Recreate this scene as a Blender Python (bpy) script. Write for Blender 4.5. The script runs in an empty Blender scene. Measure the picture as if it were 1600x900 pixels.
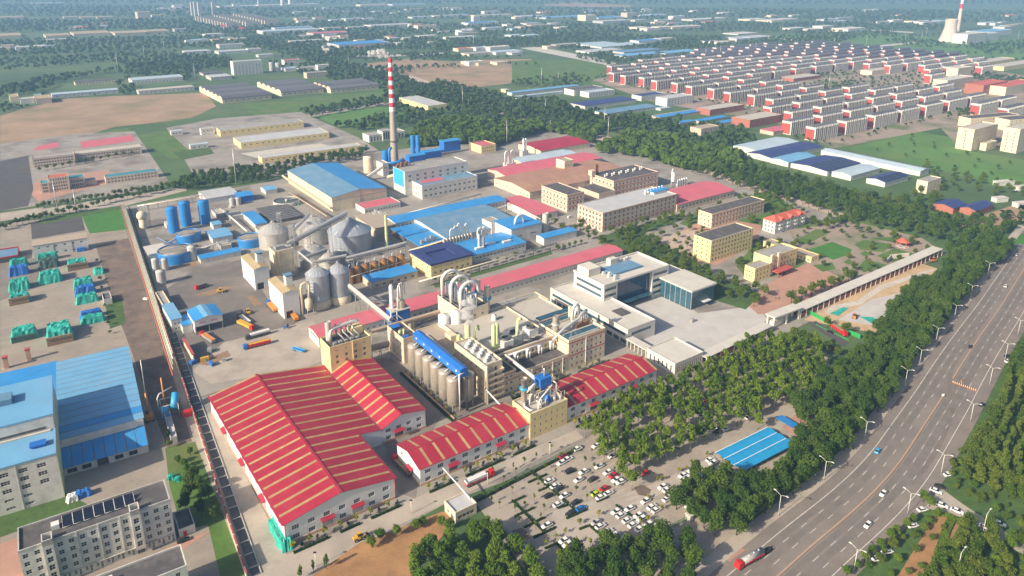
import bpy, math, random
import numpy as np
from mathutils import Vector, Matrix
R = math.radians
scene = bpy.context.scene
COL = scene.collection
# ------------------------------------------------------------------ camera, sky, sun, exposure
CAM_F, CAM_Y0, CAM_HY, CAM_H = 1160.0, 300.0, -48.0, 200.0      # focal length and principal row in 1600 px units, horizon row, height in m
PITCH = math.atan((CAM_Y0 - CAM_HY) / CAM_F)
SUN_AZ, SUN_EL = 219.0, 29.0                                     # direction towards the sun, degrees ccw from +X
cd = bpy.data.cameras.new('camera'); cam = bpy.data.objects.new('camera', cd); COL.objects.link(cam)
cam.location = (0, 0, CAM_H); cam.rotation_euler = (math.pi / 2 - PITCH, 0, 0)
cd.sensor_width = 36; cd.lens = 36 * CAM_F / 1600; cd.shift_y = -(450 - CAM_Y0) / 1600
cd.clip_start = 1; cd.clip_end = 60000
scene.camera = cam
scene.render.resolution_x, scene.render.resolution_y = 1024, 576
w = bpy.data.worlds.new('World'); scene.world = w; w.use_nodes = True
nt = w.node_tree; bg = nt.nodes['Background']; sky = nt.nodes.new('ShaderNodeTexSky')
sky.sky_type = 'NISHITA'; sky.sun_disc = False; sky.sun_elevation = R(SUN_EL); sky.sun_rotation = R(90 - SUN_AZ)
sky.air_density = 1.0; sky.dust_density = 3.5; sky.altitude = 0
nt.links.new(sky.outputs[0], bg.inputs[0]); bg.inputs[1].default_value = 0.085
sl = bpy.data.lights.new('sun', 'SUN'); sl.energy = 5.0; sl.angle = R(0.53); sl.color = (1.0, 0.86, 0.66)
so = bpy.data.objects.new('sun', sl); COL.objects.link(so)
_d = Vector((math.cos(R(SUN_AZ)) * math.cos(R(SUN_EL)), math.sin(R(SUN_AZ)) * math.cos(R(SUN_EL)), math.sin(R(SUN_EL))))
so.rotation_euler = (-_d).to_track_quat('-Z', 'Y').to_euler(); so.location = (0, 0, 400)
vs = scene.view_settings; vs.view_transform = 'Standard'; vs.look = 'None'; vs.gamma = 1.0; vs.use_curve_mapping = False; vs.exposure = 0.6
scene.cycles.max_bounces = 6; scene.cycles.volume_bounces = 1

def g(x, y, z=0.0):
    """survey: photo pixel -> world point on the level plane z"""
    dx = x - 800.0; dy = -(y - CAM_Y0)
    Y = CAM_F * math.cos(PITCH) + dy * math.sin(PITCH); Z = -CAM_F * math.sin(PITCH) + dy * math.cos(PITCH)
    t = (z - CAM_H) / Z
    return Vector((dx * t, Y * t, z))
U = 35.3                                                          # bearing of the works' grid
rnd = random.Random(7)

# ------------------------------------------------------------------ materials
MATS = {}
def mt(name, col, rough=.7, var=.14, scale=.25, metal=0., rib=None, ribstr=.35, bump=0., obvar=0., stain=None, spec=.4, fine=3.0):
    """procedural material: base colour with two octaves of wear, optional sheet ribs (axis, pitch in m), grime colour"""
    if name in MATS: return MATS[name]
    m = bpy.data.materials.new(name); m.use_nodes = True; n = m.node_tree.nodes; l = m.node_tree.links
    b = n['Principled BSDF']; b.inputs['Roughness'].default_value = rough; b.inputs['Metallic'].default_value = metal
    b.inputs['Specular IOR Level'].default_value = spec
    tc = n.new('ShaderNodeTexCoord')
    n1 = n.new('ShaderNodeTexNoise'); n1.inputs['Scale'].default_value = scale; n1.inputs['Detail'].default_value = 6; n1.inputs['Roughness'].default_value = .65
    n2 = n.new('ShaderNodeTexNoise'); n2.inputs['Scale'].default_value = fine; n2.inputs['Detail'].default_value = 3
    l.new(tc.outputs['Object'], n1.inputs['Vector']); l.new(tc.outputs['Object'], n2.inputs['Vector'])
    ad = n.new('ShaderNodeMath'); ad.operation = 'MULTIPLY_ADD'; ad.inputs[1].default_value = .4
    l.new(n2.outputs[0], ad.inputs[0]); l.new(n1.outputs[0], ad.inputs[2])
    mr = n.new('ShaderNodeMapRange'); mr.inputs[1].default_value = .4; mr.inputs[2].default_value = 1.0
    mr.inputs[3].default_value = 1 - 1.6 * var; mr.inputs[4].default_value = 1 + 1.6 * var; l.new(ad.outputs[0], mr.inputs[0])
    hs = n.new('ShaderNodeHueSaturation'); hs.inputs['Color'].default_value = (*col, 1)
    src = hs.outputs[0]
    if obvar:
        oi = n.new('ShaderNodeObjectInfo'); mo = n.new('ShaderNodeMapRange'); mo.inputs[3].default_value = 1 - obvar; mo.inputs[4].default_value = 1 + obvar
        l.new(oi.outputs['Random'], mo.inputs[0]); mu = n.new('ShaderNodeMath'); mu.operation = 'MULTIPLY'
        l.new(mr.outputs[0], mu.inputs[0]); l.new(mo.outputs[0], mu.inputs[1]); l.new(mu.outputs[0], hs.inputs['Value'])
    else: l.new(mr.outputs[0], hs.inputs['Value'])
    if stain:
        scol, amt, ssc = stain
        n3 = n.new('ShaderNodeTexNoise'); n3.inputs['Scale'].default_value = ssc; n3.inputs['Detail'].default_value = 7; n3.inputs['Roughness'].default_value = .6
        l.new(tc.outputs['Object'], n3.inputs['Vector'])
        m3 = n.new('ShaderNodeMapRange'); m3.inputs[1].default_value = .48; m3.inputs[2].default_value = .66; m3.inputs[4].default_value = amt; l.new(n3.outputs[0], m3.inputs[0])
        mx = n.new('ShaderNodeMix'); mx.data_type = 'RGBA'; l.new(m3.outputs[0], mx.inputs[0]); l.new(src, mx.inputs[6]); mx.inputs[7].default_value = (*scol, 1)
        src = mx.outputs[2]
    l.new(src, b.inputs['Base Color'])
    hsrc = None
    if rib:
        wv = n.new('ShaderNodeTexWave'); wv.wave_type = 'BANDS'; wv.bands_direction = rib[0]; wv.wave_profile = 'SIN'
        wv.inputs['Scale'].default_value = 0.314 / rib[1]; l.new(tc.outputs['Object'], wv.inputs['Vector'])
        bp = n.new('ShaderNodeBump'); bp.inputs['Strength'].default_value = ribstr; bp.inputs['Distance'].default_value = .08
        l.new(wv.outputs['Fac'], bp.inputs['Height']); l.new(bp.outputs[0], b.inputs['Normal'])
    elif bump:
        bp = n.new('ShaderNodeBump'); bp.inputs['Strength'].default_value = bump; bp.inputs['Distance'].default_value = .3
        l.new(ad.outputs[0], bp.inputs['Height']); l.new(bp.outputs[0], b.inputs['Normal'])
    MATS[name] = m
    return m
def leafmat(name, c1, c2, scale=.35):
    m = bpy.data.materials.new(name); m.use_nodes = True; n = m.node_tree.nodes; l = m.node_tree.links
    n.remove(n['Principled BSDF']); out = n['Material Output']
    tc = n.new('ShaderNodeTexCoord'); nz = n.new('ShaderNodeTexNoise'); nz.inputs['Scale'].default_value = scale; nz.inputs['Detail'].default_value = 4
    l.new(tc.outputs['Object'], nz.inputs['Vector'])
    oi = n.new('ShaderNodeObjectInfo')
    ad = n.new('ShaderNodeMath'); ad.operation = 'MULTIPLY_ADD'; ad.inputs[1].default_value = .55; l.new(oi.outputs['Random'], ad.inputs[0]); l.new(nz.outputs[0], ad.inputs[2])
    mr = n.new('ShaderNodeMapRange'); mr.inputs[1].default_value = .35; mr.inputs[2].default_value = 1.15; l.new(ad.outputs[0], mr.inputs[0])
    mx = n.new('ShaderNodeMix'); mx.data_type = 'RGBA'; l.new(mr.outputs[0], mx.inputs[0]); mx.inputs[6].default_value = (*c1, 1); mx.inputs[7].default_value = (*c2, 1)
    df = n.new('ShaderNodeBsdfDiffuse'); tr = n.new('ShaderNodeBsdfTranslucent'); ms = n.new('ShaderNodeMixShader'); ms.inputs[0].default_value = .28
    l.new(mx.outputs[2], df.inputs[0]); l.new(mx.outputs[2], tr.inputs[0]); l.new(df.outputs[0], ms.inputs[1]); l.new(tr.outputs[0], ms.inputs[2])
    l.new(ms.outputs[0], out.inputs['Surface'])
    MATS[name] = m
    return m

# ------------------------------------------------------------------ mesh and object helpers
SPLIT = {'vessel', 'roof_fan', 'duct_post', 'downpipe', 'pilaster', 'plant_row', 'heat_exchanger', 'mullion', 'tall_window', 'tube_bundle', 'roof_cover', 'drum', 'skylight', 'wall_band', 'post', 'hopper_leg', 'leg', 'machine', 'rail', 'track'}
class MB:
    def __init__(s): s.v = []; s.f = []; s.m = []; s.s = []; s.p = []
    def face(s, pts, m=0, sm=False):
        k = len(s.v); s.v += [tuple(p) for p in pts]; s.f.append(tuple(range(k, k + len(pts)))); s.m.append(m); s.s.append(sm)
    def box(s, x0, x1, y0, y1, z0, z1, m=0, bottom=True, mt_=None):
        s.p.append(len(s.v)); k = len(s.v); s.v += [(x0, y0, z0), (x1, y0, z0), (x1, y1, z0), (x0, y1, z0), (x0, y0, z1), (x1, y0, z1), (x1, y1, z1), (x0, y1, z1)]
        fs = [(0, 1, 5, 4), (1, 2, 6, 5), (2, 3, 7, 6), (3, 0, 4, 7), (4, 5, 6, 7)] + ([(3, 2, 1, 0)] if bottom else [])
        for i, q in enumerate(fs): s.f.append(tuple(k + j for j in q)); s.m.append(mt_ if (mt_ is not None and i == 4) else m); s.s.append(False)
        return s
    def lathe(s, cx, cy, prof, n=20, m=0, sm=True, cap=True, bot=False):
        s.p.append(len(s.v)); k = len(s.v)
        for r, z in prof:
            for i in range(n): a = 2 * math.pi * i / n; s.v.append((cx + r * math.cos(a), cy + r * math.sin(a), z))
        for j in range(len(prof) - 1):
            for i in range(n):
                i2 = (i + 1) % n; s.f.append((k + j * n + i, k + j * n + i2, k + (j + 1) * n + i2, k + (j + 1) * n + i)); s.m.append(m); s.s.append(sm)
        if cap: s.f.append(tuple(k + (len(prof) - 1) * n + i for i in range(n))); s.m.append(m); s.s.append(False)
        if bot: s.f.append(tuple(k + i for i in reversed(range(n)))); s.m.append(m); s.s.append(False)
        return s
    def cyl(s, cx, cy, r, z0, z1, n=14, m=0, r1=None, cap=True): return s.lathe(cx, cy, [(r, z0), (r if r1 is None else r1, z1)], n, m, True, cap)
    def tube(s, pts, r, n=8, m=0, cap=True, r1=None):
        P = [Vector(p) for p in pts]; k = len(s.v); N = len(P)
        a = None
        for i, p in enumerate(P):
            t = (P[min(i + 1, N - 1)] - P[max(i - 1, 0)]).normalized()
            if a is not None: a = a - t * a.dot(t)
            if a is None or a.length < .05: a = t.cross(Vector((0, 0, 1)) if abs(t.z) < .9 else Vector((1, 0, 0)))
            a.normalize(); b = t.cross(a)
            rr = r if r1 is None else r + (r1 - r) * i / (N - 1)
            if 0 < i < N - 1:
                d1 = (P[i] - P[i - 1]).normalized(); d2 = (P[i + 1] - P[i]).normalized(); rr *= min(1.5, 1 / max(.5, math.cos(d1.angle(d2, 0) / 2)))
            for j in range(n): q = 2 * math.pi * j / n; s.v.append(tuple(p + a * (rr * math.cos(q)) + b * (rr * math.sin(q))))
        for i in range(N - 1):
            for j in range(n):
                j2 = (j + 1) % n; s.f.append((k + i * n + j, k + i * n + j2, k + (i + 1) * n + j2, k + (i + 1) * n + j)); s.m.append(m); s.s.append(True)
        if cap:
            s.f.append(tuple(k + j for j in reversed(range(n)))); s.m.append(m); s.s.append(False)
            s.f.append(tuple(k + (N - 1) * n + j for j in range(n))); s.m.append(m); s.s.append(False)
        return s
    def bar(s, a, b, t=.1, m=0): return s.tube([a, b], t * .7, 4, m)
    def prism(s, poly, z0, z1, m=0, mt_=None):
        n = len(poly)
        for i in range(n):
            a, b = poly[i], poly[(i + 1) % n]; s.face([(a[0], a[1], z0), (b[0], b[1], z0), (b[0], b[1], z1), (a[0], a[1], z1)], m)
        s.face([(p[0], p[1], z1) for p in poly], m if mt_ is None else mt_); return s
    def mesh(s, name, mats):
        me = bpy.data.meshes.new(name); me.from_pydata(s.v, [], s.f)
        for q in mats: me.materials.append(MATS[q] if isinstance(q, str) else q)
        me.polygons.foreach_set('material_index', s.m); me.polygons.foreach_set('use_smooth', s.s); me.update()
        return me
    def build(s, name, mats, parent=None, loc=None, rz=0.):
        if isinstance(mats, str): mats = [mats]
        if name in SPLIT and len(s.p) > 1:
            out = []; b = s.p + [len(s.v)]
            for i in range(len(s.p)):
                q = MB(); ix = [k for k, f in enumerate(s.f) if b[i] <= f[0] < b[i + 1]]; q.v = s.v[b[i]:b[i + 1]]; q.f = [tuple(j - b[i] for j in s.f[k]) for k in ix]; q.m = [s.m[k] for k in ix]; q.s = [s.s[k] for k in ix]; out.append(ob(name, q.mesh(name, mats), parent, loc, rz))
            return out[0]
        return ob(name, s.mesh(name, mats), parent, loc, rz)
def ob(name, me, parent=None, loc=None, rz=0.):
    o = bpy.data.objects.new(name, me); COL.objects.link(o)
    if parent is not None: o.parent = parent
    if loc is not None: o.location = loc
    if rz: o.rotation_euler = (0, 0, rz)
    return o
def tag(o, label, cat, group=None, kind=None):
    if label: o['label'] = label
    if cat: o['category'] = cat
    if group: o['group'] = group
    if kind: o['kind'] = kind
    return o
def struct(o, kind='structure'): o['kind'] = kind; return o
def thing(name, label, cat, loc=(0, 0, 0), rz=0., group=None): return tag(ob(name, None, None, loc, rz), label, cat, group)
def copy_tree(o, parent=None):
    c = o.copy(); COL.objects.link(c); c.parent = parent
    for ch in o.children: copy_tree(ch, c)
    return c
CH = {}
def flat(o):
    """description of a thing's tree for fast copying: list of (object, children)"""
    return (o, [flat(c) for c in o.children])
def dup(fl, parent=None, loc=None, rz=None, sc=None):
    o, ch = fl; c = o.copy(); COL.objects.link(c); c.parent = parent
    if loc is not None: c.location = loc
    if rz is not None: c.rotation_euler = (0, 0, rz)
    if sc is not None: c.scale = sc if hasattr(sc, '__len__') else (sc, sc, sc)
    for q in ch: dup(q, c)
    return c
class Fr:
    """a local frame: ground origin, bearing; converts photo pixels at a height into local metres"""
    def __init__(s, o, ang=U, name=None, label=None, cat=None, group=None):
        s.o = Vector((o[0], o[1], 0)); s.a = R(ang); s.u = Vector((math.cos(s.a), math.sin(s.a))); s.w = Vector((-s.u.y, s.u.x))
        s.root = thing(name, label, cat, s.o, s.a, group) if name else None
    def l(s, x, y, z=0.):
        d = (g(x, y, z) - s.o).xy; return (d.dot(s.u), d.dot(s.w), z)
    def W(s, x, y, z=0.): q = s.o.xy + s.u * x + s.w * y; return Vector((q.x, q.y, z))
def along(P, d, x):
    """distance t so that P + t*d is seen at photo column x"""
    q = PITCH; k = (x - 800) / CAM_F; c = math.cos(q); s_ = math.sin(q); zz = P.z - CAM_H
    return (k * (P.y * c - zz * s_) - P.x) / (d.x - k * d.y * c)
def frame_from(A, xb, xd, za=0., ang=U, **kw):
    P = g(A[0], A[1], za); F = Fr(P, ang, **kw)
    F.L = abs(along(P, F.u, xb)); F.D = abs(along(P, F.w, xd)); return F
_pz = [0]
def patch(name, pts, z, mat, kind='structure', parent=None, px=True):
    _pz[0] += 1; z += .0011 * (_pz[0] % 25); mb = MB(); mb.face([(*(g(*p).xy if px else p), z) for p in pts]); o = mb.build(name, mat, parent)
    if parent is None: struct(o, kind)
    # make the sheet face up
    me = o.data
    if me.polygons[0].normal.z < 0: me.flip_normals()
    return o

FOOT = set()
def foot(F, L, D, near=70):
    """keep the ground under and just before a building clear of woodland"""
    for i in range(int(L / 5) + 2):
        for j in range(int(D / 5) + 2):
            p = F.W(min(i * 5, L), min(j * 5, D)); m = 6 + min(near, p.y * .022)
            for k in range(int(m / 5) + 1): FOOT.add((int(p.x // 6), int((p.y + 4 - k * 5) // 6)))
# windows with real openings
WIN = {}
def window_mesh(w_, h_, nv, nh, fm, gm, split):
    k = (w_, h_, nv, nh, fm, gm, split)
    if k in WIN: return WIN[k]
    f = MB(); t = .07
    f.box(-w_ / 2, -w_ / 2 + t, -.06, .04, 0, h_); f.box(w_ / 2 - t, w_ / 2, -.06, .04, 0, h_)
    f.box(-w_ / 2 + t, w_ / 2 - t, -.06, .04, 0, t); f.box(-w_ / 2 + t, w_ / 2 - t, -.06, .04, h_ - t, h_)
    for i in range(1, nv): x = -w_ / 2 + w_ * i / nv; f.box(x - .05, x + .05, -.05, .04, t, h_ - t)
    for i in range(1, nh): z = h_ * i / nh; f.box(-w_ / 2 + t, w_ / 2 - t, -.045, .035, z - .045, z + .045)
    p = MB(); p.face([(-w_ / 2, .0, 0), (w_ / 2, .0, 0), (w_ / 2, .0, h_), (-w_ / 2, .0, h_)])
    if split: WIN[k] = (f.mesh('window', [MATS[fm]]), p.mesh('pane', [MATS[gm]]))
    else:
        n = len(f.f); f.face(p.v, 1); WIN[k] = (f.mesh('window', [MATS[fm], MATS[gm]]), None)
    return WIN[k]
FACE = {'f': lambda L, D: ((0, 0), (1, 0), (0, 1), L, 0.), 'r': lambda L, D: ((L, 0), (0, 1), (-1, 0), D, math.pi / 2),
        'b': lambda L, D: ((L, D), (-1, 0), (0, -1), L, math.pi), 'l': lambda L, D: ((0, D), (0, -1), (1, 0), D, -math.pi / 2)}
def grid(n, rows, w_, h_, z0, dz, length, m=1.2, skip=()):
    """openings: n columns x rows over a facade of this length"""
    o = []; p = (length - 2 * m) / n
    for i in range(n):
        for j in range(rows):
            if (i, j) in skip: continue
            x = m + p * (i + .5); o.append((x - w_ / 2, x + w_ / 2, z0 + dz * j, z0 + dz * j + h_))
    return o
def wall_face(mb, face, L, D, z0, z1, ops, m=0, rec=.18, x0=0., y0=0.):
    (ox, oy), (ax, ay), (nx, ny), ln, rz = FACE[face](L, D); ox += x0; oy += y0
    P = lambda t, z, d=0.: (ox + ax * t + nx * d, oy + ay * t + ny * d, z)
    xs = sorted({0., ln} | {round(v, 4) for o in ops for v in o[:2]}); zs = sorted({z0, z1} | {round(v, 4) for o in ops for v in o[2:]})
    if not ops: mb.face([P(0, z0), P(ln, z0), P(ln, z1), P(0, z1)], m); return
    for j in range(len(zs) - 1):
        zc = (zs[j] + zs[j + 1]) / 2; st = None
        rowops = [o for o in ops if o[2] < zc < o[3]]
        for i in range(len(xs) - 1):
            xc = (xs[i] + xs[i + 1]) / 2; hole = any(o[0] < xc < o[1] for o in rowops)
            if not hole and st is None: st = xs[i]
            if (hole or i == len(xs) - 2) and st is not None:
                e = xs[i] if hole else xs[i + 1]; mb.face([P(st, zs[j]), P(e, zs[j]), P(e, zs[j + 1]), P(st, zs[j + 1])], m); st = None
    for a, b, c, d in ops:
        mb.face([P(a, c), P(b, c), P(b, c, rec), P(a, c, rec)], m); mb.face([P(a, d, rec), P(b, d, rec), P(b, d), P(a, d)], m)
        mb.face([P(a, c, rec), P(a, d, rec), P(a, d), P(a, c)], m); mb.face([P(b, c), P(b, d), P(b, d, rec), P(b, c, rec)], m)
def put_windows(root, face, L, D, ops, nv=2, nh=2, fm='frame_white', gm='glass', split=False, rec=.18, x0=0., y0=0., name='window', sill=None):
    (ox, oy), (ax, ay), (nx, ny), ln, rz = FACE[face](L, D)
    for a, b, c, d in ops:
        f, p = window_mesh(round(b - a, 2), round(d - c, 2), nv, nh, fm, gm, split)
        t = (a + b) / 2; loc = (ox + x0 + ax * t + nx * (rec - .02), oy + y0 + ay * t + ny * (rec - .02), c)
        o = ob(name, f, root, loc, rz)
        if p: ob('pane', p, o)
def block(name, label, cat, A, xb, xd, h, wall, roof, wins=None, za=0., ang=U, par=.7, group=None, split=False, fm='frame_white', gm='glass', F=None, L=None, D=None, band=None, nv=2, nh=2, roofz=None, cornice=None):
    """flat roofed building: walls with window openings, parapet, roof deck; wins = {face: (n, rows, w, h, z0, dz[, margin])}"""
    if F is None: F = frame_from(A, xb, xd, za, ang, name=name, label=label, cat=cat, group=group)
    if L: F.L = L
    if D: F.D = D
    L, D = F.L, F.D; r = F.root; mb = MB(); wins = wins or {}; foot(F, L, D)
    for f in 'frbl':
        ln = L if f in 'fb' else D; sp = wins.get(f); ops = []
        if sp:
            for s_ in (sp if isinstance(sp, list) else [sp]): ops += grid(s_[0], s_[1], s_[2], s_[3], s_[4], s_[5], ln, *(s_[6:7]))
        wall_face(mb, f, L, D, 0, h, ops); put_windows(r, f, L, D, ops, nv, nh, fm, gm, split)
    mb.build('wall', wall, r)
    t = .3; pm = MB()
    if par:
        pm.box(-.03, L + .03, -.03, t, h + .002, h + par); pm.box(-.03, L + .03, D - t, D + .03, h + .002, h + par)
        pm.box(-.03, t, t, D - t, h + .002, h + par); pm.box(L - t, L + .03, t, D - t, h + .002, h + par)
        pm.build('parapet', cornice or wall, r)
    q = MB(); q.box(t if par else -.3, L - t if par else L + .3, t if par else -.3, D - t if par else D + .3, h - .25, h + .06); q.build('roof', roof, r)
    if band:
        for z in band[1]:
            b = MB(); b.box(-.12, L + .12, -.12, -.002, z, z + band[2]); b.box(-.12, -.002, -.002, D + .12, z, z + band[2]); b.build('string_course', band[0], r)
    return F
def gable(F, he, hr, wall, roofs, along_v=False, n=0, strip=.28, wins=None, over=.4, L=None, D=None, x0=0., y0=0., ridgecap=None, split=False, base=None, nv=3, nh=2, rf=.5, noroof=(), gm='glass', fm='frame_white'):
    """pitched shed; ridge along local x (or y). roofs = (panel, strip) materials; n bays with a strip each as separate panels"""
    L = L or F.L; D = D or F.D; r = F.root; mb = MB(); wins = wins or {}; foot(F, L, D)
    for f in 'frbl':
        ln = L if f in 'fb' else D; ops = []
        sp = wins.get(f)
        if sp:
            for s_ in (sp if isinstance(sp, list) else [sp]): ops += (s_ if isinstance(s_, list) else grid(s_[0], s_[1], s_[2], s_[3], s_[4], s_[5], ln, *(s_[6:7])))
        wall_face(mb, f, L, D, 0, he, ops, x0=x0, y0=y0); put_windows(r, f, L, D, ops, nv, nh, fm, gm, split, x0=x0, y0=y0)
        end = (f in 'fb') if along_v else (f in 'lr')
        if end:
            (ox, oy), (ax, ay), _, l2, _ = FACE[f](L, D); k = rf if f in 'fr' else 1 - rf
            mb.face([(ox + x0, oy + y0, he), (ox + x0 + ax * l2, oy + y0 + ay * l2, he), (ox + x0 + ax * l2 * k, oy + y0 + ay * l2 * k, hr)])
    mb.build('wall', wall, r)
    if base: 
        b = MB(); b.box(x0 - .15, x0 + L + .15, y0 - .15, y0 - .003, 0, 1.0); b.box(x0 - .15, x0 - .003, y0 - .003, y0 + D + .15, 0, 1.0); b.build('plinth', base, r)
    th = .16; span = D if not along_v else L; ln = L if not along_v else D
    for side in (0, 1):
        if side in noroof: continue
        wd = span * (rf if side == 0 else 1 - rf); k = (hr - he) / wd
        e0 = -over; lenr = ln + 2 * over
        def P(t, s_, z=0.):   # t along the ridge, s_ from eave to ridge
            c = s_ if side == 0 else span - s_
            zz = he + k * s_ + z
            return (x0 + t, y0 + c, zz) if not along_v else (x0 + c, y0 + t, zz)
        def slab(t0, t1, s0, s1, zo, th_):
            q = MB(); a = [P(t0, s0, zo), P(t1, s0, zo), P(t1, s1, zo), P(t0, s1, zo)]; b = [P(t0, s0, zo + th_), P(t1, s0, zo + th_), P(t1, s1, zo + th_), P(t0, s1, zo + th_)]
            for i in range(4): j = (i + 1) % 4; q.face([a[i], a[j], b[j], b[i]])
            q.face(b); q.face(a[::-1]); return q
        if n == 0: slab(e0, e0 + lenr, -over, wd, .03, th).build('roof', roofs[side % len(roofs)], r)
        else:
            p = lenr / n; sw = p * strip
            for i in range(n):
                t0 = e0 + p * i
                slab(t0, t0 + p - sw, -over, wd, .03, th).build('roof_panel', roofs[0], r)
                slab(t0 + p - sw, t0 + p, -over + .35, wd - .3, .03, th - .05).build('skylight_strip', roofs[1], r)
                slab(t0 + p - sw, t0 + p, -over, -over + .35, .03, th).build('eave_sheet', roofs[0], r)
    if ridgecap:
        c = MB(); w_ = .7; z = hr + th + .05; y = span * rf
        pts = [(-w_, -.22), (0, .06), (w_, -.22), (w_, -.32), (0, -.06), (-w_, -.32)]
        for i in range(6):
            a, b = pts[i], pts[(i + 1) % 6]
            q = [(-over - .05, a), (ln + over + .05, a), (ln + over + .05, b), (-over - .05, b)]
            c.face([((x0 + t, y0 + y + s_[0], z + s_[1]) if not along_v else (x0 + y + s_[0], y0 + t, z + s_[1])) for t, s_ in q])
        c.build('ridge_cap', ridgecap, r)
    return F
def door(F, face, t, w_, h_, mat='steel_grey', canopy=None, L=None, D=None, x0=0., y0=0., name='door'):
    L = L or F.L; D = D or F.D; (ox, oy), (ax, ay), (nx, ny), ln, rz = FACE[face](L, D)
    m = MB(); m.box(-w_ / 2, w_ / 2, -.09, .05, 0.02, h_); loc = (ox + x0 + ax * t, oy + y0 + ay * t, 0)
    d = m.build(name, mat, F.root, loc, rz)
    if canopy:
        c = MB(); a = w_ / 2 + .5; pts = [(-1.6, h_ + .15), (-.1, h_ + 1.0), (-.1, h_ + .1), (-1.6, h_ + .0)]
        c.face([(-a, *pts[0]), (a, *pts[0]), (a, *pts[1]), (-a, *pts[1])]); c.face([(-a, *pts[3]), (a, *pts[3]), (a, *pts[0]), (-a, *pts[0])])
        c.face([(-a, *q) for q in pts[::-1]]); c.face([(a, *q) for q in pts]); c.face([(-a, *pts[2]), (a, *pts[2]), (a, *pts[3]), (-a, *pts[3])])
        c.build('door_canopy', canopy, F.root, loc, rz)
    return d
def arc(cx, cy, r, a0, a1, n=8):
    return [(cx + r * math.cos(R(a0 + (a1 - a0) * i / n)), cy + r * math.sin(R(a0 + (a1 - a0) * i / n))) for i in range(n + 1)]
# ------------------------------------------------------------------ palette
mt('frame_white', (.62, .62, .60), .5, .05); mt('frame_dark', (.16, .17, .18), .5, .05); mt('frame_red', (.40, .10, .10), .5, .05)
mt('glass', (.018, .024, .032), .12, .25, .5, spec=.6); mt('glass_blue', (.02, .06, .12), .06, .3, .15, spec=.8); mt('glass_teal', (.03, .09, .13), .06, .3, .2, spec=.8)
mt('wall_white', (.60, .59, .56), .8, .10, .2, stain=((.38, .36, .33), .45, .35)); mt('wall_white_sheet', (.70, .70, .69), .6, .06, .15, rib=('X', .9), ribstr=.15)
mt('wall_cream', (.68, .58, .42), .8, .08, .2, stain=((.45, .38, .30), .35, .3)); mt('wall_yellow', (.74, .60, .30), .8, .07, .2, stain=((.5, .42, .26), .3, .3))
mt('wall_beige', (.52, .44, .34), .85, .1, .2, stain=((.33, .28, .23), .45, .3)); mt('wall_pinkbeige', (.60, .48, .38), .85, .08, .2, stain=((.40, .32, .27), .3, .3))
mt('wall_grey', (.45, .44, .42), .8, .1, .2, stain=((.28, .27, .26), .4, .3)); mt('wall_brick', (.34, .13, .09), .85, .12, .4); mt('wall_offwhite', (.62, .59, .53), .7, .06, .15, stain=((.5, .46, .40), .25, .3))
mt('trim_red', (.42, .09, .08), .7, .1); mt('trim_brown', (.25, .12, .09), .8, .1); mt('plinth_brick', (.58, .36, .25), .85, .12, .8)
mt('roof_red', (.35, .021, .046), .6, .12, .1, rib=('X', .8), ribstr=.4, stain=((.36, .05, .06), .5, .15), obvar=.07); mt('roof_red_x', (.35, .021, .046), .6, .12, .1, rib=('Y', .8), ribstr=.4, stain=((.36, .05, .06), .5, .15), obvar=.07)
mt('skylight', (.42, .28, .13), .6, .16, .3, stain=((.30, .19, .09), .6, .4), obvar=.12); mt('roof_pink', (.56, .13, .17), .6, .09, .1, rib=('X', 1.0), ribstr=.15, stain=((.46, .16, .17), .5, .07))
mt('roof_blue', (.035, .26, .62), .45, .09, .1, rib=('X', .9), ribstr=.2, stain=((.08, .30, .58), .5, .07)); mt('roof_blue_y', (.035, .26, .62), .45, .09, .1, rib=('Y', .9), ribstr=.2, stain=((.08, .30, .58), .5, .07))
mt('roof_skyblue', (.15, .37, .60), .5, .08, .1, rib=('Y', .9), ribstr=.2, stain=((.22, .38, .55), .5, .06)); mt('roof_bluegrey', (.13, .26, .40), .5, .1, .1, rib=('X', .9), ribstr=.2, stain=((.22, .30, .38), .6, .1))
mt('roof_greyblue_light', (.42, .52, .60), .5, .08, .1, rib=('X', .9), ribstr=.2); mt('roof_navy', (.035, .05, .17), .5, .1, .12, rib=('X', .9), ribstr=.2)
mt('roof_teal', (.04, .25, .33), .5, .1, .1, rib=('X', .9)); mt('roof_brown', (.36, .20, .14), .75, .12, .08, rib=('Y', 1.5), ribstr=.3, stain=((.42, .27, .18), .6, .05))
mt('roof_grey', (.33, .32, .31), .85, .12, .12, stain=((.20, .20, .20), .5, .2)); mt('roof_tar', (.085, .08, .085), .9, .2, .15, stain=((.17, .16, .15), .6, .25)); mt('roof_concrete', (.48, .45, .40), .85, .1, .15, stain=((.30, .28, .25), .55, .15))
mt('roof_white', (.54, .52, .48), .8, .07, .12, stain=((.48, .44, .38), .45, .15)); mt('roof_palegrey', (.46, .47, .49), .7, .08, .12, rib=('X', 1.2), ribstr=.15, stain=((.35, .35, .36), .4, .08)); mt('roof_tile_red', (.52, .12, .08), .75, .12, .5, rib=('Y', .5), ribstr=.4)
mt('roof_tan', (.42, .33, .19), .7, .08, .15, rib=('X', 1.0), ribstr=.2); mt('roof_beigegrey', (.40, .33, .26), .8, .1, .1, stain=((.30, .25, .2), .5, .1))
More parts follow.
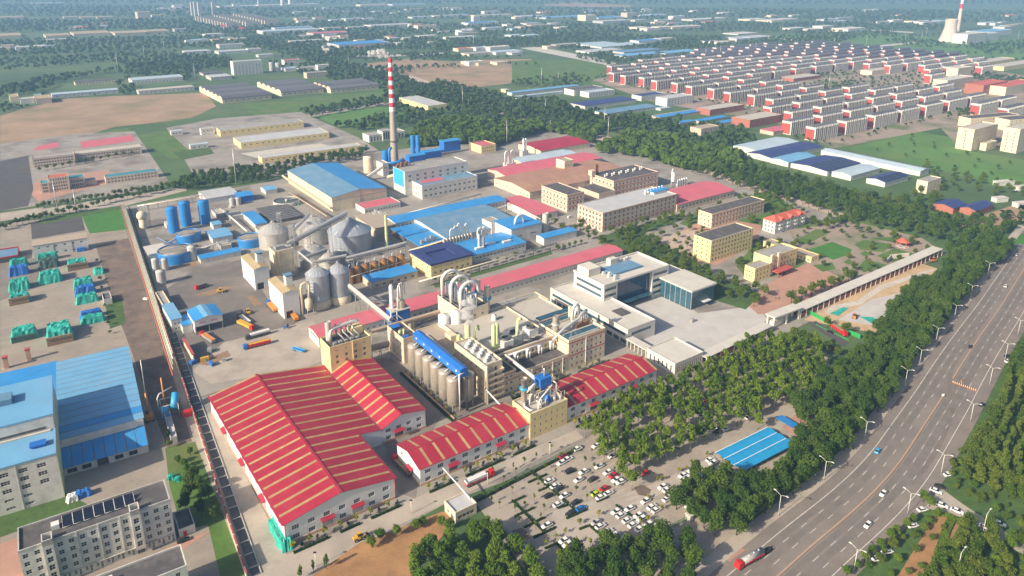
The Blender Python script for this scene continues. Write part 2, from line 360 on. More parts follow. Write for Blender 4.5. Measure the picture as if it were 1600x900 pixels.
mt('steel_silo', (.50, .49, .47), .38, .10, .12, .35, rib=('Z', 1.1), ribstr=.22, stain=((.36, .33, .29), .35, .2)); mt('steel_silo_blue', (.40, .44, .50), .35, .10, .12, .35, rib=('Z', 1.1), ribstr=.22, stain=((.33, .33, .35), .35, .2)); mt('steel_warm', (.46, .41, .35), .38, .12, .2, .35, rib=('Z', 1.5), ribstr=.1, stain=((.33, .27, .21), .4, .3))
mt('steel_bright', (.62, .61, .59), .35, .1, .3, .35); mt('steel_grey', (.34, .34, .34), .5, .1, .3, .2); mt('steel_dark', (.085, .085, .09), .6, .15, .5); mt('pipe_white', (.68, .68, .66), .4, .08, .4); mt('pipe_cream', (.60, .52, .36), .5, .1, .4); mt('pipe_green', (.50, .56, .30), .5, .1, .4)
mt('tank_blue', (.02, .20, .55), .4, .1, .12, stain=((.06, .2, .42), .5, .25)); mt('tank_orange', (.46, .23, .055), .55, .12, .2, stain=((.30, .13, .04), .5, .3)); mt('paint_blue', (.02, .15, .52), .4, .08, .3); mt('paint_skyblue', (.05, .36, .66), .45, .1, .3)
mt('rust', (.22, .11, .06), .8, .2, .5); mt('paint_yellow', (.62, .36, .04), .45, .08, .5); mt('paint_orange', (.66, .24, .03), .45, .08, .5); mt('paint_red', (.50, .02, .02), .4, .08, .5); mt('paint_white', (.74, .74, .73), .4, .05, .5); mt('paint_green', (.05, .25, .10), .5, .1, .3); mt('paint_lime', (.45, .60, .03), .4, .05)
mt('rubber', (.02, .02, .02), .8, .1); mt('tarp_green', (.02, .36, .29), .6, .22, .5, bump=.6, stain=((.10, .48, .40), .5, .5)); mt('tarp_dark', (.05, .09, .08), .6, .22, .5, bump=.6); mt('tarp_blue', (.02, .15, .50), .6, .2, .5, bump=.6); mt('bale_brown', (.27, .18, .11), .9, .3, .8, bump=.6)
mt('ash_band_red', (.55, .03, .05), .6, .06, .3); mt('band_white', (.74, .74, .72), .6, .06, .3); mt('concrete_shaft', (.38, .34, .29), .85, .12, .2, stain=((.26, .23, .2), .4, .2)); mt('tower_concrete', (.56, .47, .40), .85, .05, .02)
mt('solar', (.012, .016, .035), .2, .1, .3, spec=.7); mt('concrete_light', (.52, .49, .44), .85, .1, .15, stain=((.34, .31, .28), .5, .2)); mt('kerb', (.48, .46, .43), .85, .1, .6)
mt('bark', (.09, .065, .045), .9, .2, 1.0); mt('bark_pale', (.30, .27, .22), .9, .2, 1.0); mt('skin', (.45, .28, .20), .6, .05); mt('cloth_dark', (.03, .03, .045), .9, .1)
mt('roof_carport', (.02, .29, .58), .4, .06, .2); mt('paint_hoard', (.03, .30, .08), .5, .1)
# ground covers
mt('g_field', (.06, .115, .035), .95, .3, .004, stain=((.12, .165, .06), .8, .006), fine=.05)
mt('g_grass', (.075, .15, .025), .95, .25, .05, stain=((.14, .16, .05), .7, .03), fine=.6); mt('g_lawn', (.05, .17, .022), .95, .15, .1, fine=1.0); mt('g_lawn_dark', (.06, .115, .025), .95, .25, .2, fine=1.0); mt('g_meadow', (.085, .19, .035), .95, .2, .02, stain=((.13, .19, .055), .7, .012), fine=.3)
mt('g_soil', (.33, .225, .14), .95, .16, .02, stain=((.15, .16, .07), .6, .018), fine=.25); mt('g_soil_dark', (.15, .115, .095), .95, .3, .12, stain=((.24, .17, .12), .6, .08), fine=1.5, bump=.4); mt('g_soil_orange', (.34, .19, .085), .95, .2, .08, stain=((.22, .12, .06), .6, .1), fine=1.2, bump=.3); mt('g_sand', (.50, .36, .22), .95, .12, .08, stain=((.36, .25, .15), .5, .1), fine=1.0)
mt('g_concrete', (.30, .275, .245), .9, .13, .05, stain=((.15, .132, .118), .85, .03), fine=.6); mt('g_concrete_w', (.31, .265, .22), .9, .13, .06, stain=((.22, .2, .18), .7, .05), fine=.7); mt('g_apron', (.40, .35, .30), .9, .1, .08, stain=((.27, .24, .21), .65, .06), fine=.8); mt('g_asphalt', (.215, .185, .165), .9, .12, .05, stain=((.15, .132, .12), .7, .03), fine=.8); mt('g_tyre', (.165, .148, .136), .9, .12, .06, stain=((.20, .175, .155), .8, .12), fine=.9); mt('median_stone', (.38, .27, .20), .9, .1, .5); mt('g_asphalt_dark', (.085, .08, .078), .9, .15, .08, fine=.8); mt('g_asphalt_dark2', (.165, .142, .127), .9, .15, .1, stain=((.2, .175, .155), .7, .15), fine=.8); mt('g_park', (.35, .30, .25), .9, .12, .09, stain=((.24, .21, .19), .6, .07), fine=1.0)
mt('g_plaza', (.48, .465, .455), .85, .08, .12, stain=((.42, .39, .36), .6, .09), fine=.9); mt('g_redpave', (.42, .24, .18), .9, .1, .15, stain=((.34, .21, .17), .5, .1), fine=1.0); mt('g_path', (.46, .36, .29), .9, .1, .15, fine=1.0); mt('g_wood_floor', (.03, .05, .02), .95, .3, .06)
mt('g_town', (.31, .245, .20), .95, .15, .03, stain=((.085, .135, .04), .9, .02), fine=.4); mt('mark_white', (.62, .60, .57), .8, .18, .4); mt('water', (.09, .10, .09), .15, .1, .05)
leafmat('leaf_dark', (.032, .080, .013), (.11, .17, .026)); leafmat('leaf_mid', (.055, .11, .013), (.15, .20, .026)); leafmat('leaf_bright', (.06, .13, .015), (.16, .23, .028)); leafmat('leaf_lime', (.17, .21, .02), (.32, .30, .03)); leafmat('leaf_far', (.028, .066, .018), (.075, .12, .03), .02); leafmat('leaf_hedge', (.022, .05, .014), (.05, .09, .02), .8); leafmat('leaf_park', (.065, .13, .011), (.17, .24, .024)); leafmat('leaf_olive', (.06, .115, .016), (.16, .20, .03))
# ------------------------------------------------------------------ ground, yards, fields, road
m = MB(); S = 26000; m.face([(-S, -600, 0), (S, -600, 0), (S, 2 * S, 0), (-S, 2 * S, 0)]); struct(m.build('ground', 'g_field'))
patch('bare_field', [(0, 181), (40, 169), (105, 154), (180, 150), (320, 145), (338, 166), (300, 184), (240, 192), (180, 198), (130, 213), (90, 222), (50, 222), (0, 234)], .05, 'g_soil')
patch('bare_field', [(565, 100), (640, 92), (700, 96), (760, 93), (830, 92), (835, 108), (800, 130), (730, 138), (660, 130), (600, 108)], .05, 'g_soil')
patch('dry_field', [(850, 7), (900, 4), (985, 8), (985, 11), (930, 11), (850, 9)], .05, 'g_soil')
patch('meadow', [(490, 180), (560, 165), (640, 170), (640, 185), (545, 198), (520, 195)], .05, 'g_meadow')
patch('crop_field', [(370, 165), (480, 152), (610, 142), (612, 152), (500, 172), (400, 180)], .05, 'g_grass')
patch('crop_field', [(1300, 80), (1440, 65), (1600, 62), (1600, 98), (1400, 92)], .05, 'g_meadow')
patch('crop_field', [(1200, 55), (1360, 50), (1480, 60), (1320, 74), (1200, 66)], .05, 'g_meadow')
patch('meadow', [(1325, 232), (1430, 205), (1490, 215), (1510, 235), (1600, 250), (1600, 300), (1450, 262)], .05, 'g_meadow')
patch('meadow', [(800, 95), (930, 92), (1000, 140), (900, 130), (800, 128)], .05, 'g_grass')
patch('meadow', [(1480, 355), (1600, 315), (1600, 345), (1560, 352)], .05, 'g_soil')
patch('town_ground', [(925, 125), (1150, 78), (1400, 88), (1490, 100), (1600, 118), (1600, 225), (1500, 232), (1470, 200), (1300, 232), (1210, 190), (1020, 160)], .05, 'g_town')
patch('west_yard', [(0, 350), (135, 335), (200, 322), (360, 835), (392, 905), (0, 905)], .06, 'g_concrete_w')
patch('factory_yard', [(202, 322), (392, 905), (480, 905), (700, 785), (850, 730), (1010, 650), (1210, 530), (1480, 395), (1400, 362), (1200, 300), (985, 238), (860, 202), (700, 225), (610, 235), (430, 282), (300, 305)], .06, 'g_concrete')
patch('dirt_strip', [(150, 385), (200, 372), (235, 470), (262, 560), (300, 690), (262, 700), (238, 640), (205, 548), (175, 470)], .10, 'g_soil_dark')
patch('grass_plot', [(127, 335), (193, 327), (205, 358), (140, 365)], .10, 'g_lawn'); patch('grass_plot', [(163, 470), (190, 465), (197, 505), (172, 514)], .10, 'g_lawn_dark'); patch('grass_verge', [(258, 700), (305, 690), (362, 840), (385, 905), (345, 905), (325, 820), (285, 830), (265, 760)], .10, 'g_grass')
patch('grass_verge', [(0, 800), (100, 770), (140, 790), (28, 830), (0, 840)], .10, 'g_lawn_dark')
patch('brick_court', [(0, 850), (30, 840), (40, 905), (0, 905)], .10, 'g_redpave'); patch('brick_court', [(170, 898), (285, 845), (330, 830), (300, 850), (280, 862), (190, 905)], .10, 'g_redpave')
patch('dirt_lot', [(480, 905), (560, 850), (690, 800), (720, 800), (640, 905)], .10, 'g_soil_orange')
patch('apron', [(410, 905), (445, 868), (700, 756), (900, 672), (912, 684), (700, 785), (560, 850), (480, 905)], .09, 'g_apron')
patch('apron', [(290, 690), (330, 640), (450, 870), (420, 905), (385, 905)], .09, 'g_apron')
patch('weigh_yard', [(350, 535), (490, 500), (520, 555), (480, 575), (330, 600), (300, 580)], .09, 'g_apron')
patch('dark_lane', [(575, 560), (610, 560), (760, 655), (735, 672), (690, 650), (660, 700), (650, 780), (622, 770), (600, 690)], .10, 'g_asphalt')
patch('parking_lot', [(740, 782), (905, 700), (960, 640), (1210, 540), (1290, 545), (1300, 590), (1260, 700), (1180, 780), (1130, 870), (1080, 905), (830, 905)], .09, 'g_park')
patch('lot_lane', [(860, 800), (1000, 765), (1190, 680), (1280, 618), (1285, 640), (1120, 722), (1010, 785), (1000, 800), (900, 880), (880, 870)], .12, 'g_apron')
patch('plaza', [(950, 465), (1030, 440), (1090, 490), (1180, 478), (1200, 500), (1105, 548), (1010, 545), (985, 500)], .12, 'g_plaza')
patch('red_plaza', [(1160, 470), (1230, 425), (1262, 412), (1330, 440), (1300, 455), (1235, 480), (1185, 492)], .13, 'g_redpave')
patch('school_yard', [(1020, 385), (1085, 350), (1150, 345), (1190, 352), (1180, 380), (1120, 415), (1060, 400)], .12, 'g_redpave'); patch('sand_court', [(1030, 372), (1082, 357), (1110, 372), (1080, 395), (1045, 390)], .14, 'g_path')
patch('garden', [(1230, 360), (1330, 345), (1440, 372), (1462, 386), (1330, 442), (1262, 408)], .12, 'g_town')
for q in ([(1262, 391), (1300, 378), (1331, 390), (1328, 398), (1302, 406)],): patch('lawn', q, .16, 'g_lawn')
for q in ([(1335, 382), (1348, 375), (1395, 382), (1380, 395), (1345, 390)], [(1370, 400), (1398, 388), (1430, 397), (1395, 410)], [(1343, 396), (1352, 392), (1362, 398), (1350, 401)], [(1318, 410), (1326, 405), (1334, 410), (1326, 414)], [(1340, 418), (1352, 406), (1385, 414), (1350, 426)], [(1358, 372), (1400, 370), (1430, 385), (1400, 380)], [(1270, 415), (1300, 410), (1306, 420), (1285, 425)], [(1240, 378), (1275, 358), (1300, 362), (1260, 382)]): patch('flower_bed', q, .16, 'g_grass')
patch('construction_site', [(1255, 500), (1350, 450), (1440, 412), (1465, 420), (1440, 445), (1400, 470), (1370, 520), (1330, 515)], .12, 'g_sand')
patch('site_slab', [(1310, 500), (1362, 468), (1420, 455), (1390, 480), (1372, 510), (1340, 505)], .15, 'g_plaza')
patch('site_path', [(1288, 488), (1300, 478), (1340, 470), (1372, 447), (1440, 425), (1460, 420), (1458, 424), (1380, 452), (1345, 476), (1305, 484), (1294, 492)], .15, 'concrete_light')
patch('left_street', [(0, 333), (60, 325), (190, 308), (290, 292), (292, 298), (195, 322), (60, 338), (0, 346)], .10, 'g_apron')
patch('north_street', [(480, 178), (560, 165), (640, 155), (642, 158), (560, 170), (485, 183)], .08, 'g_apron'); patch('north_street', [(565, 100), (650, 120), (760, 160), (850, 190), (1000, 225), (1180, 290), (1400, 360), (1392, 364), (1170, 295), (990, 232), (840, 196), (740, 165), (640, 126)], .07, 'g_path')
patch('left_district', [(0, 225), (110, 210), (210, 205), (265, 285), (210, 300), (0, 330)], .06, 'g_concrete'); patch('works_ground', [(260, 200), (340, 185), (470, 175), (560, 215), (600, 240), (440, 275), (300, 270)], .06, 'g_concrete'); patch('brick_court', [(45, 300), (60, 280), (170, 265), (175, 285), (60, 315)], .09, 'g_redpave')
for q in ([(812, 75), (840, 73), (930, 90), (985, 105), (970, 106)], [(1200, 57), (1310, 68), (1310, 70), (1200, 60)], [(1340, 74), (1430, 65), (1430, 67), (1345, 77)], [(500, 88), (600, 86), (700, 82), (700, 84), (600, 89)], [(1360, 46), (1430, 50), (1430, 52), (1362, 48)]): patch('country_road', q, .07, 'concrete_light')
# ---- main road on the right
ROAD = [(1150, 960), (1220, 897), (1275, 847), (1325, 807), (1375, 760), (1407, 722), (1437, 675), (1472, 622), (1487, 595), (1525, 535), (1560, 485), (1582, 450), (1612, 402), (1640, 360)]
def smooth(P, n=10):
    P = [Vector(p) for p in P]; o = []
    for i in range(len(P) - 1):
        a, b, c, d = P[max(i - 1, 0)], P[i], P[i + 1], P[min(i + 2, len(P) - 1)]
        for k in range(n):
            t = k / n; o.append(.5 * ((2 * b) + (c - a) * t + (2 * a - 5 * b + 4 * c - d) * t * t + (3 * b - a - 3 * c + d) * t ** 3))
    return o + [P[-1]]
def resample(P, step):
    o = [P[0]]; acc = 0.
    for i in range(1, len(P)):
        seg = (P[i] - P[i - 1]).length; d = step - acc
        while d <= seg: o.append(P[i - 1].lerp(P[i], d / seg)); d += step
        acc = (acc + seg) % step if seg >= step - acc else acc + seg
    return o
RP = resample(smooth([g(*p).xy for p in ROAD]), 3.0)
# even the survey out
for _ in range(30): RP = [RP[0]] + [(RP[i - 1] + RP[i] * 2 + RP[i + 1]) / 4 for i in range(1, len(RP) - 1)] + [RP[-1]]
def nrm(i): t = (RP[min(i + 1, len(RP) - 1)] - RP[max(i - 1, 0)]).normalized(); return Vector((t.y, -t.x))   # to the right
def strip(name, o0, o1, z, mat, parent=None, i0=0, i1=None, kind='structure', h=0.):
    mb = MB(); i1 = i1 or len(RP) - 1
    for i in range(i0, i1):
        a, b = RP[i], RP[i + 1]; na, nb = nrm(i), nrm(i + 1)
        q = [(*(a + na * o0), z + h), (*(a + na * o1), z + h), (*(b + nb * o1), z + h), (*(b + nb * o0), z + h)]; mb.face(q)
        if h:
            mb.face([(*(a + na * o0), z), (*(a + na * o0), z + h), (*(b + nb * o0), z + h), (*(b + nb * o0), z)][::-1]); mb.face([(*(a + na * o1), z), (*(a + na * o1), z + h), (*(b + nb * o1), z + h), (*(b + nb * o1), z)])
    o = mb.build(name, mat, parent)
    if not parent: struct(o, kind)
    return o
road = strip('road', -15.5, 17.0, .14, 'g_asphalt')
strip('pavement', -21.0, -15.5, .10, 'g_apron', h=.12)
for o in (-11.2, 11.8): strip('edge_line', o - .12, o + .12, .15, 'mark_white', road)
mi = min(range(len(RP)), key=lambda i: (RP[i] - g(1479, 609).xy).length)
strip('median_kerb', -.35, .35, .14, 'median_stone', road, 0, mi - 3, h=.3); strip('median_kerb', -.35, .35, .14, 'median_stone', road, mi + 4, h=.3)
for a, b in ((-10.6, -8.3), (-6.9, -4.7), (1.2, 3.6), (4.6, 7.4)): strip('worn_lane', a, b, .143, 'g_tyre', road)
dm = MB(); dm.box(-1.9, 1.9, -.09, .09, 0, .006); dme = dm.mesh('lane_dash', ['mark_white'])
for o in (-3.9, -7.6, 4.1, 7.9):
    for i in range(2, len(RP) - 2, 4):
        p = RP[i] + nrm(i) * o; t = RP[i + 1] - RP[i - 1]; ob('lane_dash', dme, road, (p.x, p.y, .147), math.atan2(t.y, t.x))
patch('verge', [(1200, 905), (1310, 905), (1480, 725), (1530, 640), (1620, 480), (1700, 480), (1700, 905)], .03, 'g_lawn_dark'); patch('crossing', [(1550, 395), (1600, 385), (1640, 395), (1640, 425), (1570, 420)], .13, 'g_asphalt_dark')
patch('side_road', [(1430, 768), (1462, 757), (1510, 792), (1600, 850), (1640, 880), (1640, 890), (1590, 862), (1500, 808), (1450, 795)], .10, 'g_apron')
patch('verge_lawn', [(1465, 800), (1485, 802), (1500, 820), (1470, 870), (1440, 905), (1400, 905)], .07, 'g_soil_orange')
patch('lawn', [(1550, 375), (1600, 365), (1640, 372), (1640, 382), (1560, 381)], .16, 'g_lawn')
patch('truck_yard', [(255, 455), (300, 425), (380, 405), (420, 470), (470, 500), (440, 520), (350, 545), (310, 570), (285, 520)], .085, 'g_tyre')
for q in ([(300, 462), (345, 449), (372, 447), (330, 462)], [(385, 464), (395, 461), (410, 476), (398, 479)], [(305, 568), (355, 548), (361, 556), (325, 572)], [(287, 415), (310, 408), (325, 405), (300, 418)]): patch('grain_mat', q, .13, 'bale_brown')
patch('stain', [(990, 762), (1005, 758), (1018, 766), (1012, 776), (998, 774)], .15, 'g_soil_dark'); patch('stain', [(800, 830), (815, 825), (832, 838), (818, 848)], .15, 'g_soil_dark')
patch('weed_patch', [(125, 210), (200, 200), (225, 225), (150, 232)], .02, 'g_grass'); patch('weed_patch', [(215, 212), (262, 205), (300, 240), (270, 252)], .12, 'g_grass'); patch('weed_patch', [(270, 238), (325, 228), (335, 240), (285, 250)], .12, 'g_lawn_dark'); patch('weed_patch', [(60, 345), (135, 330), (195, 320), (196, 326), (130, 338), (60, 352)], .12, 'g_lawn_dark')
patch('coach_park', [(0, 252), (44, 243), (52, 296), (44, 322), (0, 330)], .11, 'g_asphalt_dark'); patch('avenue_lawn', [(950, 385), (985, 362), (1075, 400), (1110, 428), (1190, 460), (1165, 484), (1105, 466), (1040, 440), (990, 408)], .125, 'g_lawn_dark'); patch('factory_lawn', [(930, 372), (1062, 334), (1072, 342), (985, 372), (950, 382)], .125, 'g_lawn_dark'); patch('debris_field', [(375, 240), (500, 224), (530, 232), (420, 252)], .12, 'concrete_light'); patch('hall_bed', [(676, 444), (860, 392), (864, 397), (680, 450)], .125, 'g_lawn_dark')
def skid(pts, w_, name='tyre_mark'):
    P = smooth([g(*p).xy for p in pts], 8); m = MB()
    for i in range(len(P) - 1):
        n0 = (P[min(i + 1, len(P) - 1)] - P[max(i - 1, 0)]).normalized(); n1 = (P[min(i + 2, len(P) - 1)] - P[i]).normalized(); a = Vector((n0.y, -n0.x)) * w_; b = Vector((n1.y, -n1.x)) * w_; m.face([(*(P[i] - a), .1445), (*(P[i] + a), .1445), (*(P[i + 1] + b), .1445), (*(P[i + 1] - b), .1445)])
    m.build(name, 'g_asphalt_dark2', road)
skid([(1545, 490), (1520, 525), (1500, 555), (1486, 580), (1483, 605), (1488, 630), (1484, 655), (1470, 690), (1450, 725), (1425, 755)], 1.0)
for q in ([(1062, 350), (1085, 332), (1200, 298), (1262, 338), (1192, 356), (1150, 346), (1085, 356)], [(1150, 415), (1185, 375), (1262, 408), (1235, 426), (1170, 440)], [(1240, 352), (1330, 338), (1445, 372), (1400, 372), (1330, 352), (1250, 366)], [(1300, 425), (1462, 386), (1400, 400), (1330, 438)]): patch('lawn', q, .118, 'g_grass')
# ------------------------------------------------------------------ the works: front warehouses
FW = Fr(g(447, 853))
def sub(x, y, name, label, cat, L, D, group=None, F0=None, ang=0.):
    F0 = F0 or FW; F = Fr(F0.W(x, y), math.degrees(F0.a) + ang, name, label, cat, group); F.L, F.D = L, D; return F
def slope(r, xe, ze, xr, zr, y0, y1, n, st, mats, th=.16):
    """roof plane between eave (xe, ze) and ridge (xr, zr), ridge along local y, n bays with a skylight strip each"""
    p = (y1 - y0) / n; sw = p * st
    def slab(a, b, s0, s1, t, name, mat):
        q = MB(); P = lambda s_, y, z: (xe + (xr - xe) * s_, y, ze + (zr - ze) * s_ + z)
        A = [P(s0, a, .03), P(s1, a, .03), P(s1, b, .03), P(s0, b, .03)]; B = [P(s0, a, t), P(s1, a, t), P(s1, b, t), P(s0, b, t)]
        if xr < xe: A.reverse(); B.reverse()
        for i in range(4): j = (i + 1) % 4; q.face([A[i], A[j], B[j], B[i]])
        q.face(B); q.face(A[::-1]); q.build(name, mat, r)
    for i in range(n):
        a = y0 + p * i; slab(a, a + p - sw, -.02, 1, th, 'roof_panel', mats[0]); slab(a + p - sw, a + p, .015, .985, th - .05, 'skylight_strip', mats[1]); slab(a + p - sw, a + p, -.02, .015, th, 'eave_sheet', mats[0])
F = sub(0, 0, 'warehouse', 'largest red roofed white warehouse with tan skylight strips, wide gable facing the front road', 'warehouse', 44, 102.5)
r = F.root; mb = MB(); W2 = 54.8; k = (13 - 9.2) / 22; zv = 13 - (W2 - 22) * k
fo = grid(7, 2, 2.6, 1.7, 1.6, 3.9, 44, 1.0, skip={(2, 0), (4, 0)}); lo = grid(11, 2, 2.4, 1.6, 1.6, 3.7, 102.5, 2., skip={(2, 0), (5, 0), (8, 0)})
wall_face(mb, 'f', 44, 102.5, 0, 9.2, fo); put_windows(r, 'f', 44, 102.5, fo, 3, 2, split=True); mb.face([(0, 0, 9.2), (44, 0, 9.2), (22, 0, 13)])
wall_face(mb, 'l', 44, 102.5, 0, 9.2, lo); put_windows(r, 'l', 44, 102.5, lo, 3, 2, split=True)
mb.face([(44, 0, 0), (44, 34.7, 0), (44, 34.7, 9.2), (44, 0, 9.2)]); mb.face([(W2, 102.5, 0), (0, 102.5, 0), (0, 102.5, 9.2), (22, 102.5, 13), (W2, 102.5, zv)]); mb.face([(44, 34.7, 0), (W2, 34.7, 0), (W2, 34.7, zv), (44, 34.7, 9.2)])
mb.build('wall', 'wall_white_sheet', r)
slope(r, -.4, 9.13, 22, 13, -.4, 102.8, 17, .22, ('roof_red_x', 'skylight')); slope(r, 44.4, 9.13, 22, 13, -.4, 34.5, 6, .22, ('roof_red_x', 'skylight')); slope(r, W2, zv, 22, 13, 34.5, 102.8, 11, .22, ('roof_red_x', 'skylight'))
q = MB(); q.box(21.4, 22.6, -.5, 102.9, 13.02, 13.3); q.build('ridge_cap', 'roof_red', r); q = MB(); q.box(-.18, 44.1, -.18, -.003, 0, 1.1); q.box(-.18, -.003, -.003, 102.6, 0, 1.1); q.build('plinth', 'plinth_brick', r)
for t in (1. + 42 / 7 * 2.5, 1. + 42 / 7 * 4.5): door(F, 'f', t, 4.2, 4.4, 'steel_grey', 'roof_red')
for i in (2, 5, 8): door(F, 'l', 2 + 98.5 / 11 * (i + .5), 4.2, 4.4, 'steel_grey', 'roof_red')
q = MB()
for x in (.12, 43.8): q.tube([(x, -.2, .1), (x, -.2, 9.1)], .12, 6)
q.build('downpipe', 'paint_red', r)
F = sub(W2 + .05, 34.7, 'warehouse_annex', 'smaller red roofed annex joined to the right of the largest warehouse', 'warehouse', 21.8, 58, None)
r = F.root; mb = MB(); fo = grid(4, 2, 2.4, 1.6, 1.5, 3.4, 21.8, .8, skip={(1, 0)})
wall_face(mb, 'f', 21.8, 58, 0, zv, fo); put_windows(r, 'f', 21.8, 58, fo, 3, 2, split=True); mb.face([(0, 0, zv), (21.8, 0, zv), (21.8, 0, 9.2), (9.8, 0, 11.6)])
wall_face(mb, 'r', 21.8, 58, 0, 9.2, []); mb.build('wall', 'wall_white_sheet', r)
slope(r, .02, zv, 9.8, 11.6, -.4, 58, 9, .23, ('roof_red_x', 'skylight')); slope(r, 22.2, 9.1, 9.8, 11.6, -.4, 58, 9, .23, ('roof_red_x', 'skylight'))
q = MB(); q.box(9.3, 10.3, -.5, 58.1, 11.62, 11.9); q.build('ridge_cap', 'roof_red', r); q = MB(); q.box(.1, 22, -.18, -.003, 0, 1.1); q.build('plinth', 'plinth_brick', r)
door(F, 'f', .8 + 20.2 / 4 * 1.5, 4.0, 4.0, 'steel_dark', 'roof_red'); q = MB(); q.tube([(0, -.45, zv), (0, 58, zv)], .25, 6); q.build('valley_gutter', 'steel_dark', r)
for nm, x, L_, lab, seed in (('left', 55.3, 54.5, 'long red roofed shed left of the yellow tower block, end wall facing the parked truck', 0), ('right', 131.3, 58.0, 'long red roofed shed right of the yellow tower block, running towards the office plaza', 1)):
    F = sub(x, .4, 'long_shed', lab, 'shed', L_, 20); n = 9
    fo = grid(n, 2, 2.6, 1.7, 1.3, 3.7, L_, .6, skip={(2, 0), (6, 0)})
    gable(F, 8, 10.6, 'wall_white_sheet', ('roof_red', 'skylight'), n=9, strip=.2, wins={'f': [fo], 'l': [[(3, 5, 5.2, 6.8)]]}, ridgecap='roof_red', split=True, base='plinth_brick')
    for i in (2, 6): door(F, 'f', .6 + (L_ - 1.2) / n * (i + .5), 4.0, 3.9, 'steel_grey' if i == 6 else 'steel_dark', 'roof_red')
    if seed == 0: door(F, 'l', 12, 3.6, 3.8, 'steel_grey', 'roof_red')
def rooftop_pipes(r, items):
    for name, mat, pts, rad in items: MB().tube(pts, rad, 9).build(name, mat, r)
# yellow tower block between the two sheds
F = sub(109.9, -.2, 'tower_block', 'yellow three storey block with blue hopper and silver stack on its roof', 'building', 21.2, 13.4)
block(None, None, None, None, 0, 0, 12, 'wall_yellow', 'roof_concrete', {'f': [(6, 3, .8, 1.3, 1.6, 3.6)], 'l': [(3, 2, .9, 1.2, 5, 3.4)]}, F=F, par=.9, split=True); r = F.root
m = MB(); m.lathe(3.5, 9.5, [(1.35, 12), (1.35, 24.5), (1.5, 24.5), (1.5, 25)], 16, cap=False); m.lathe(3.5, 9.5, [(1.2, 24.6), (1.2, 24.4)], 16); o = m.build('stack', 'steel_warm', r); MB().lathe(3.5, 9.5, [(1.4, 19.6), (2.0, 19.6), (2.0, 20.4), (1.4, 20.4)], 16, cap=False).build('platform', 'paint_skyblue', o)
m = MB(); m.box(11.3, 17.5, 7.5, 12.2, 18.4, 22.2); o = m.build('hopper', 'paint_blue', r); m = MB()
for s in ((0, 0), (1, 0), (1, 1), (0, 1)): pass
P0 = [(11.3, 7.5, 18.4), (17.5, 7.5, 18.4), (17.5, 12.2, 18.4), (11.3, 12.2, 18.4)]; P1 = [(13.2, 9, 15.4), (15.4, 9, 15.4), (15.4, 10.8, 15.4), (13.2, 10.8, 15.4)]
for i in range(4): j = (i + 1) % 4; m.face([P1[i], P1[j], P0[j], P0[i]])
m.build('hopper_cone', 'paint_blue', o); m = MB()
for x in (11.5, 17.3):
    for y in (7.7, 12): m.box(x - .15, x + .15, y - .15, y + .15, 12, 18.4)
m.build('hopper_leg', 'steel_grey', o); MB().lathe(13.6, 5.0, [(1.6, 12.1), (1.6, 14), (.2, 15.4)], 14).build('cyclone', 'paint_blue', r); m = MB(); m.lathe(9.5, 10.6, [(1.0, 12), (1.3, 14), (1.3, 15.8), (.5, 16.6)], 12); m.build('cyclone', 'pipe_cream', r)
rooftop_pipes(r, [('duct', 'pipe_white', [(6.2, 2, 12), (6.2, 2, 15), (8, 3, 16.3), (12, 4.5, 17.2), (16.5, 6, 18.2), (17.8, 7, 18.2)], .4), ('duct', 'pipe_white', [(5, 7, 12), (5, 7, 16.4), (5.6, 7, 17), (7, 7.5, 17)], .45), ('duct', 'pipe_white', [(4.5, 2.5, 12.4), (1.6, 2.5, 13), (1.4, 6, 13), (3.5, 9, 13)], .5), ('duct', 'pipe_white', [(15, 9.5, 22.2), (15, 9.5, 25.6), (14.4, 9.2, 26.1)], .35), ('duct', 'pipe_white', [(9.5, 10.6, 16.4), (9.5, 10.6, 18), (12, 10.6, 19.5)], .3), ('duct', 'steel_bright', [(18.5, 5, 12), (18.5, 5, 19.5), (17.6, 6, 20.5)], .35)])
m = MB()
for x in (7.2, 9.4, 18.3, 20.2):
    for y in (1.2, 6.2): m.bar((x, y, 12), (x, y, 17.2), .16)
for z in (14.6, 17):
    for x in (7.2, 18.3): m.bar((x, 1.2, z), (x + 2, 1.2, z), .12); m.bar((x, 6.2, z), (x + 2, 6.2, z), .12); m.bar((x, 1.2, z), (x, 6.2, z), .12)
m.build('pipe_frame', 'steel_bright', r)
m = MB()
for i, (x, y) in enumerate(((8.3, 3.2), (10.4, 8.2), (8.6, 6.0), (19.3, 3.0), (16.4, 3.6), (11.6, 3.4))): m.lathe(x, y, [(.7, 12.05), (.9, 13.2), (.6, 14.2)], 9)
m.build('vessel', 'steel_warm', r)
# yellow four storey block behind the largest warehouse
F = frame_from((515, 544), 579, 500, 21, name='tower_block', label='yellow four storey block behind the largest warehouse with curved silver ducts on its roof', cat='building')
block(None, None, None, None, 0, 0, 20.4, 'wall_yellow', 'roof_tar', {'f': [(4, 2, 1.5, 1.5, 11.4, 3.0), (4, 1, 1.4, .6, 18.2, 1)], 'l': [(1, 3, .9, 1.1, 11, 2.9)]}, F=F, par=.9, split=True); r = F.root; L, D = F.L, F.D
m = MB(); m.box(L - 7.2, L - 1, D - 5.4, D - .7, 20.48, 24.2); m.build('penthouse', 'wall_yellow', r); m = MB(); m.box(L * .54, L * .54 + .5, -.3, -.003, 8, 21.5); m.build('pilaster', 'wall_yellow', r)
m = MB(); m.lathe(3.4, D - 3.2, [(1.5, 20.5), (1.5, 30.5)], 16, cap=False); m.lathe(3.4, D - 3.2, [(1.3, 30.2), (1.3, 30.25)], 16); m.build('stack', 'steel_bright', r)
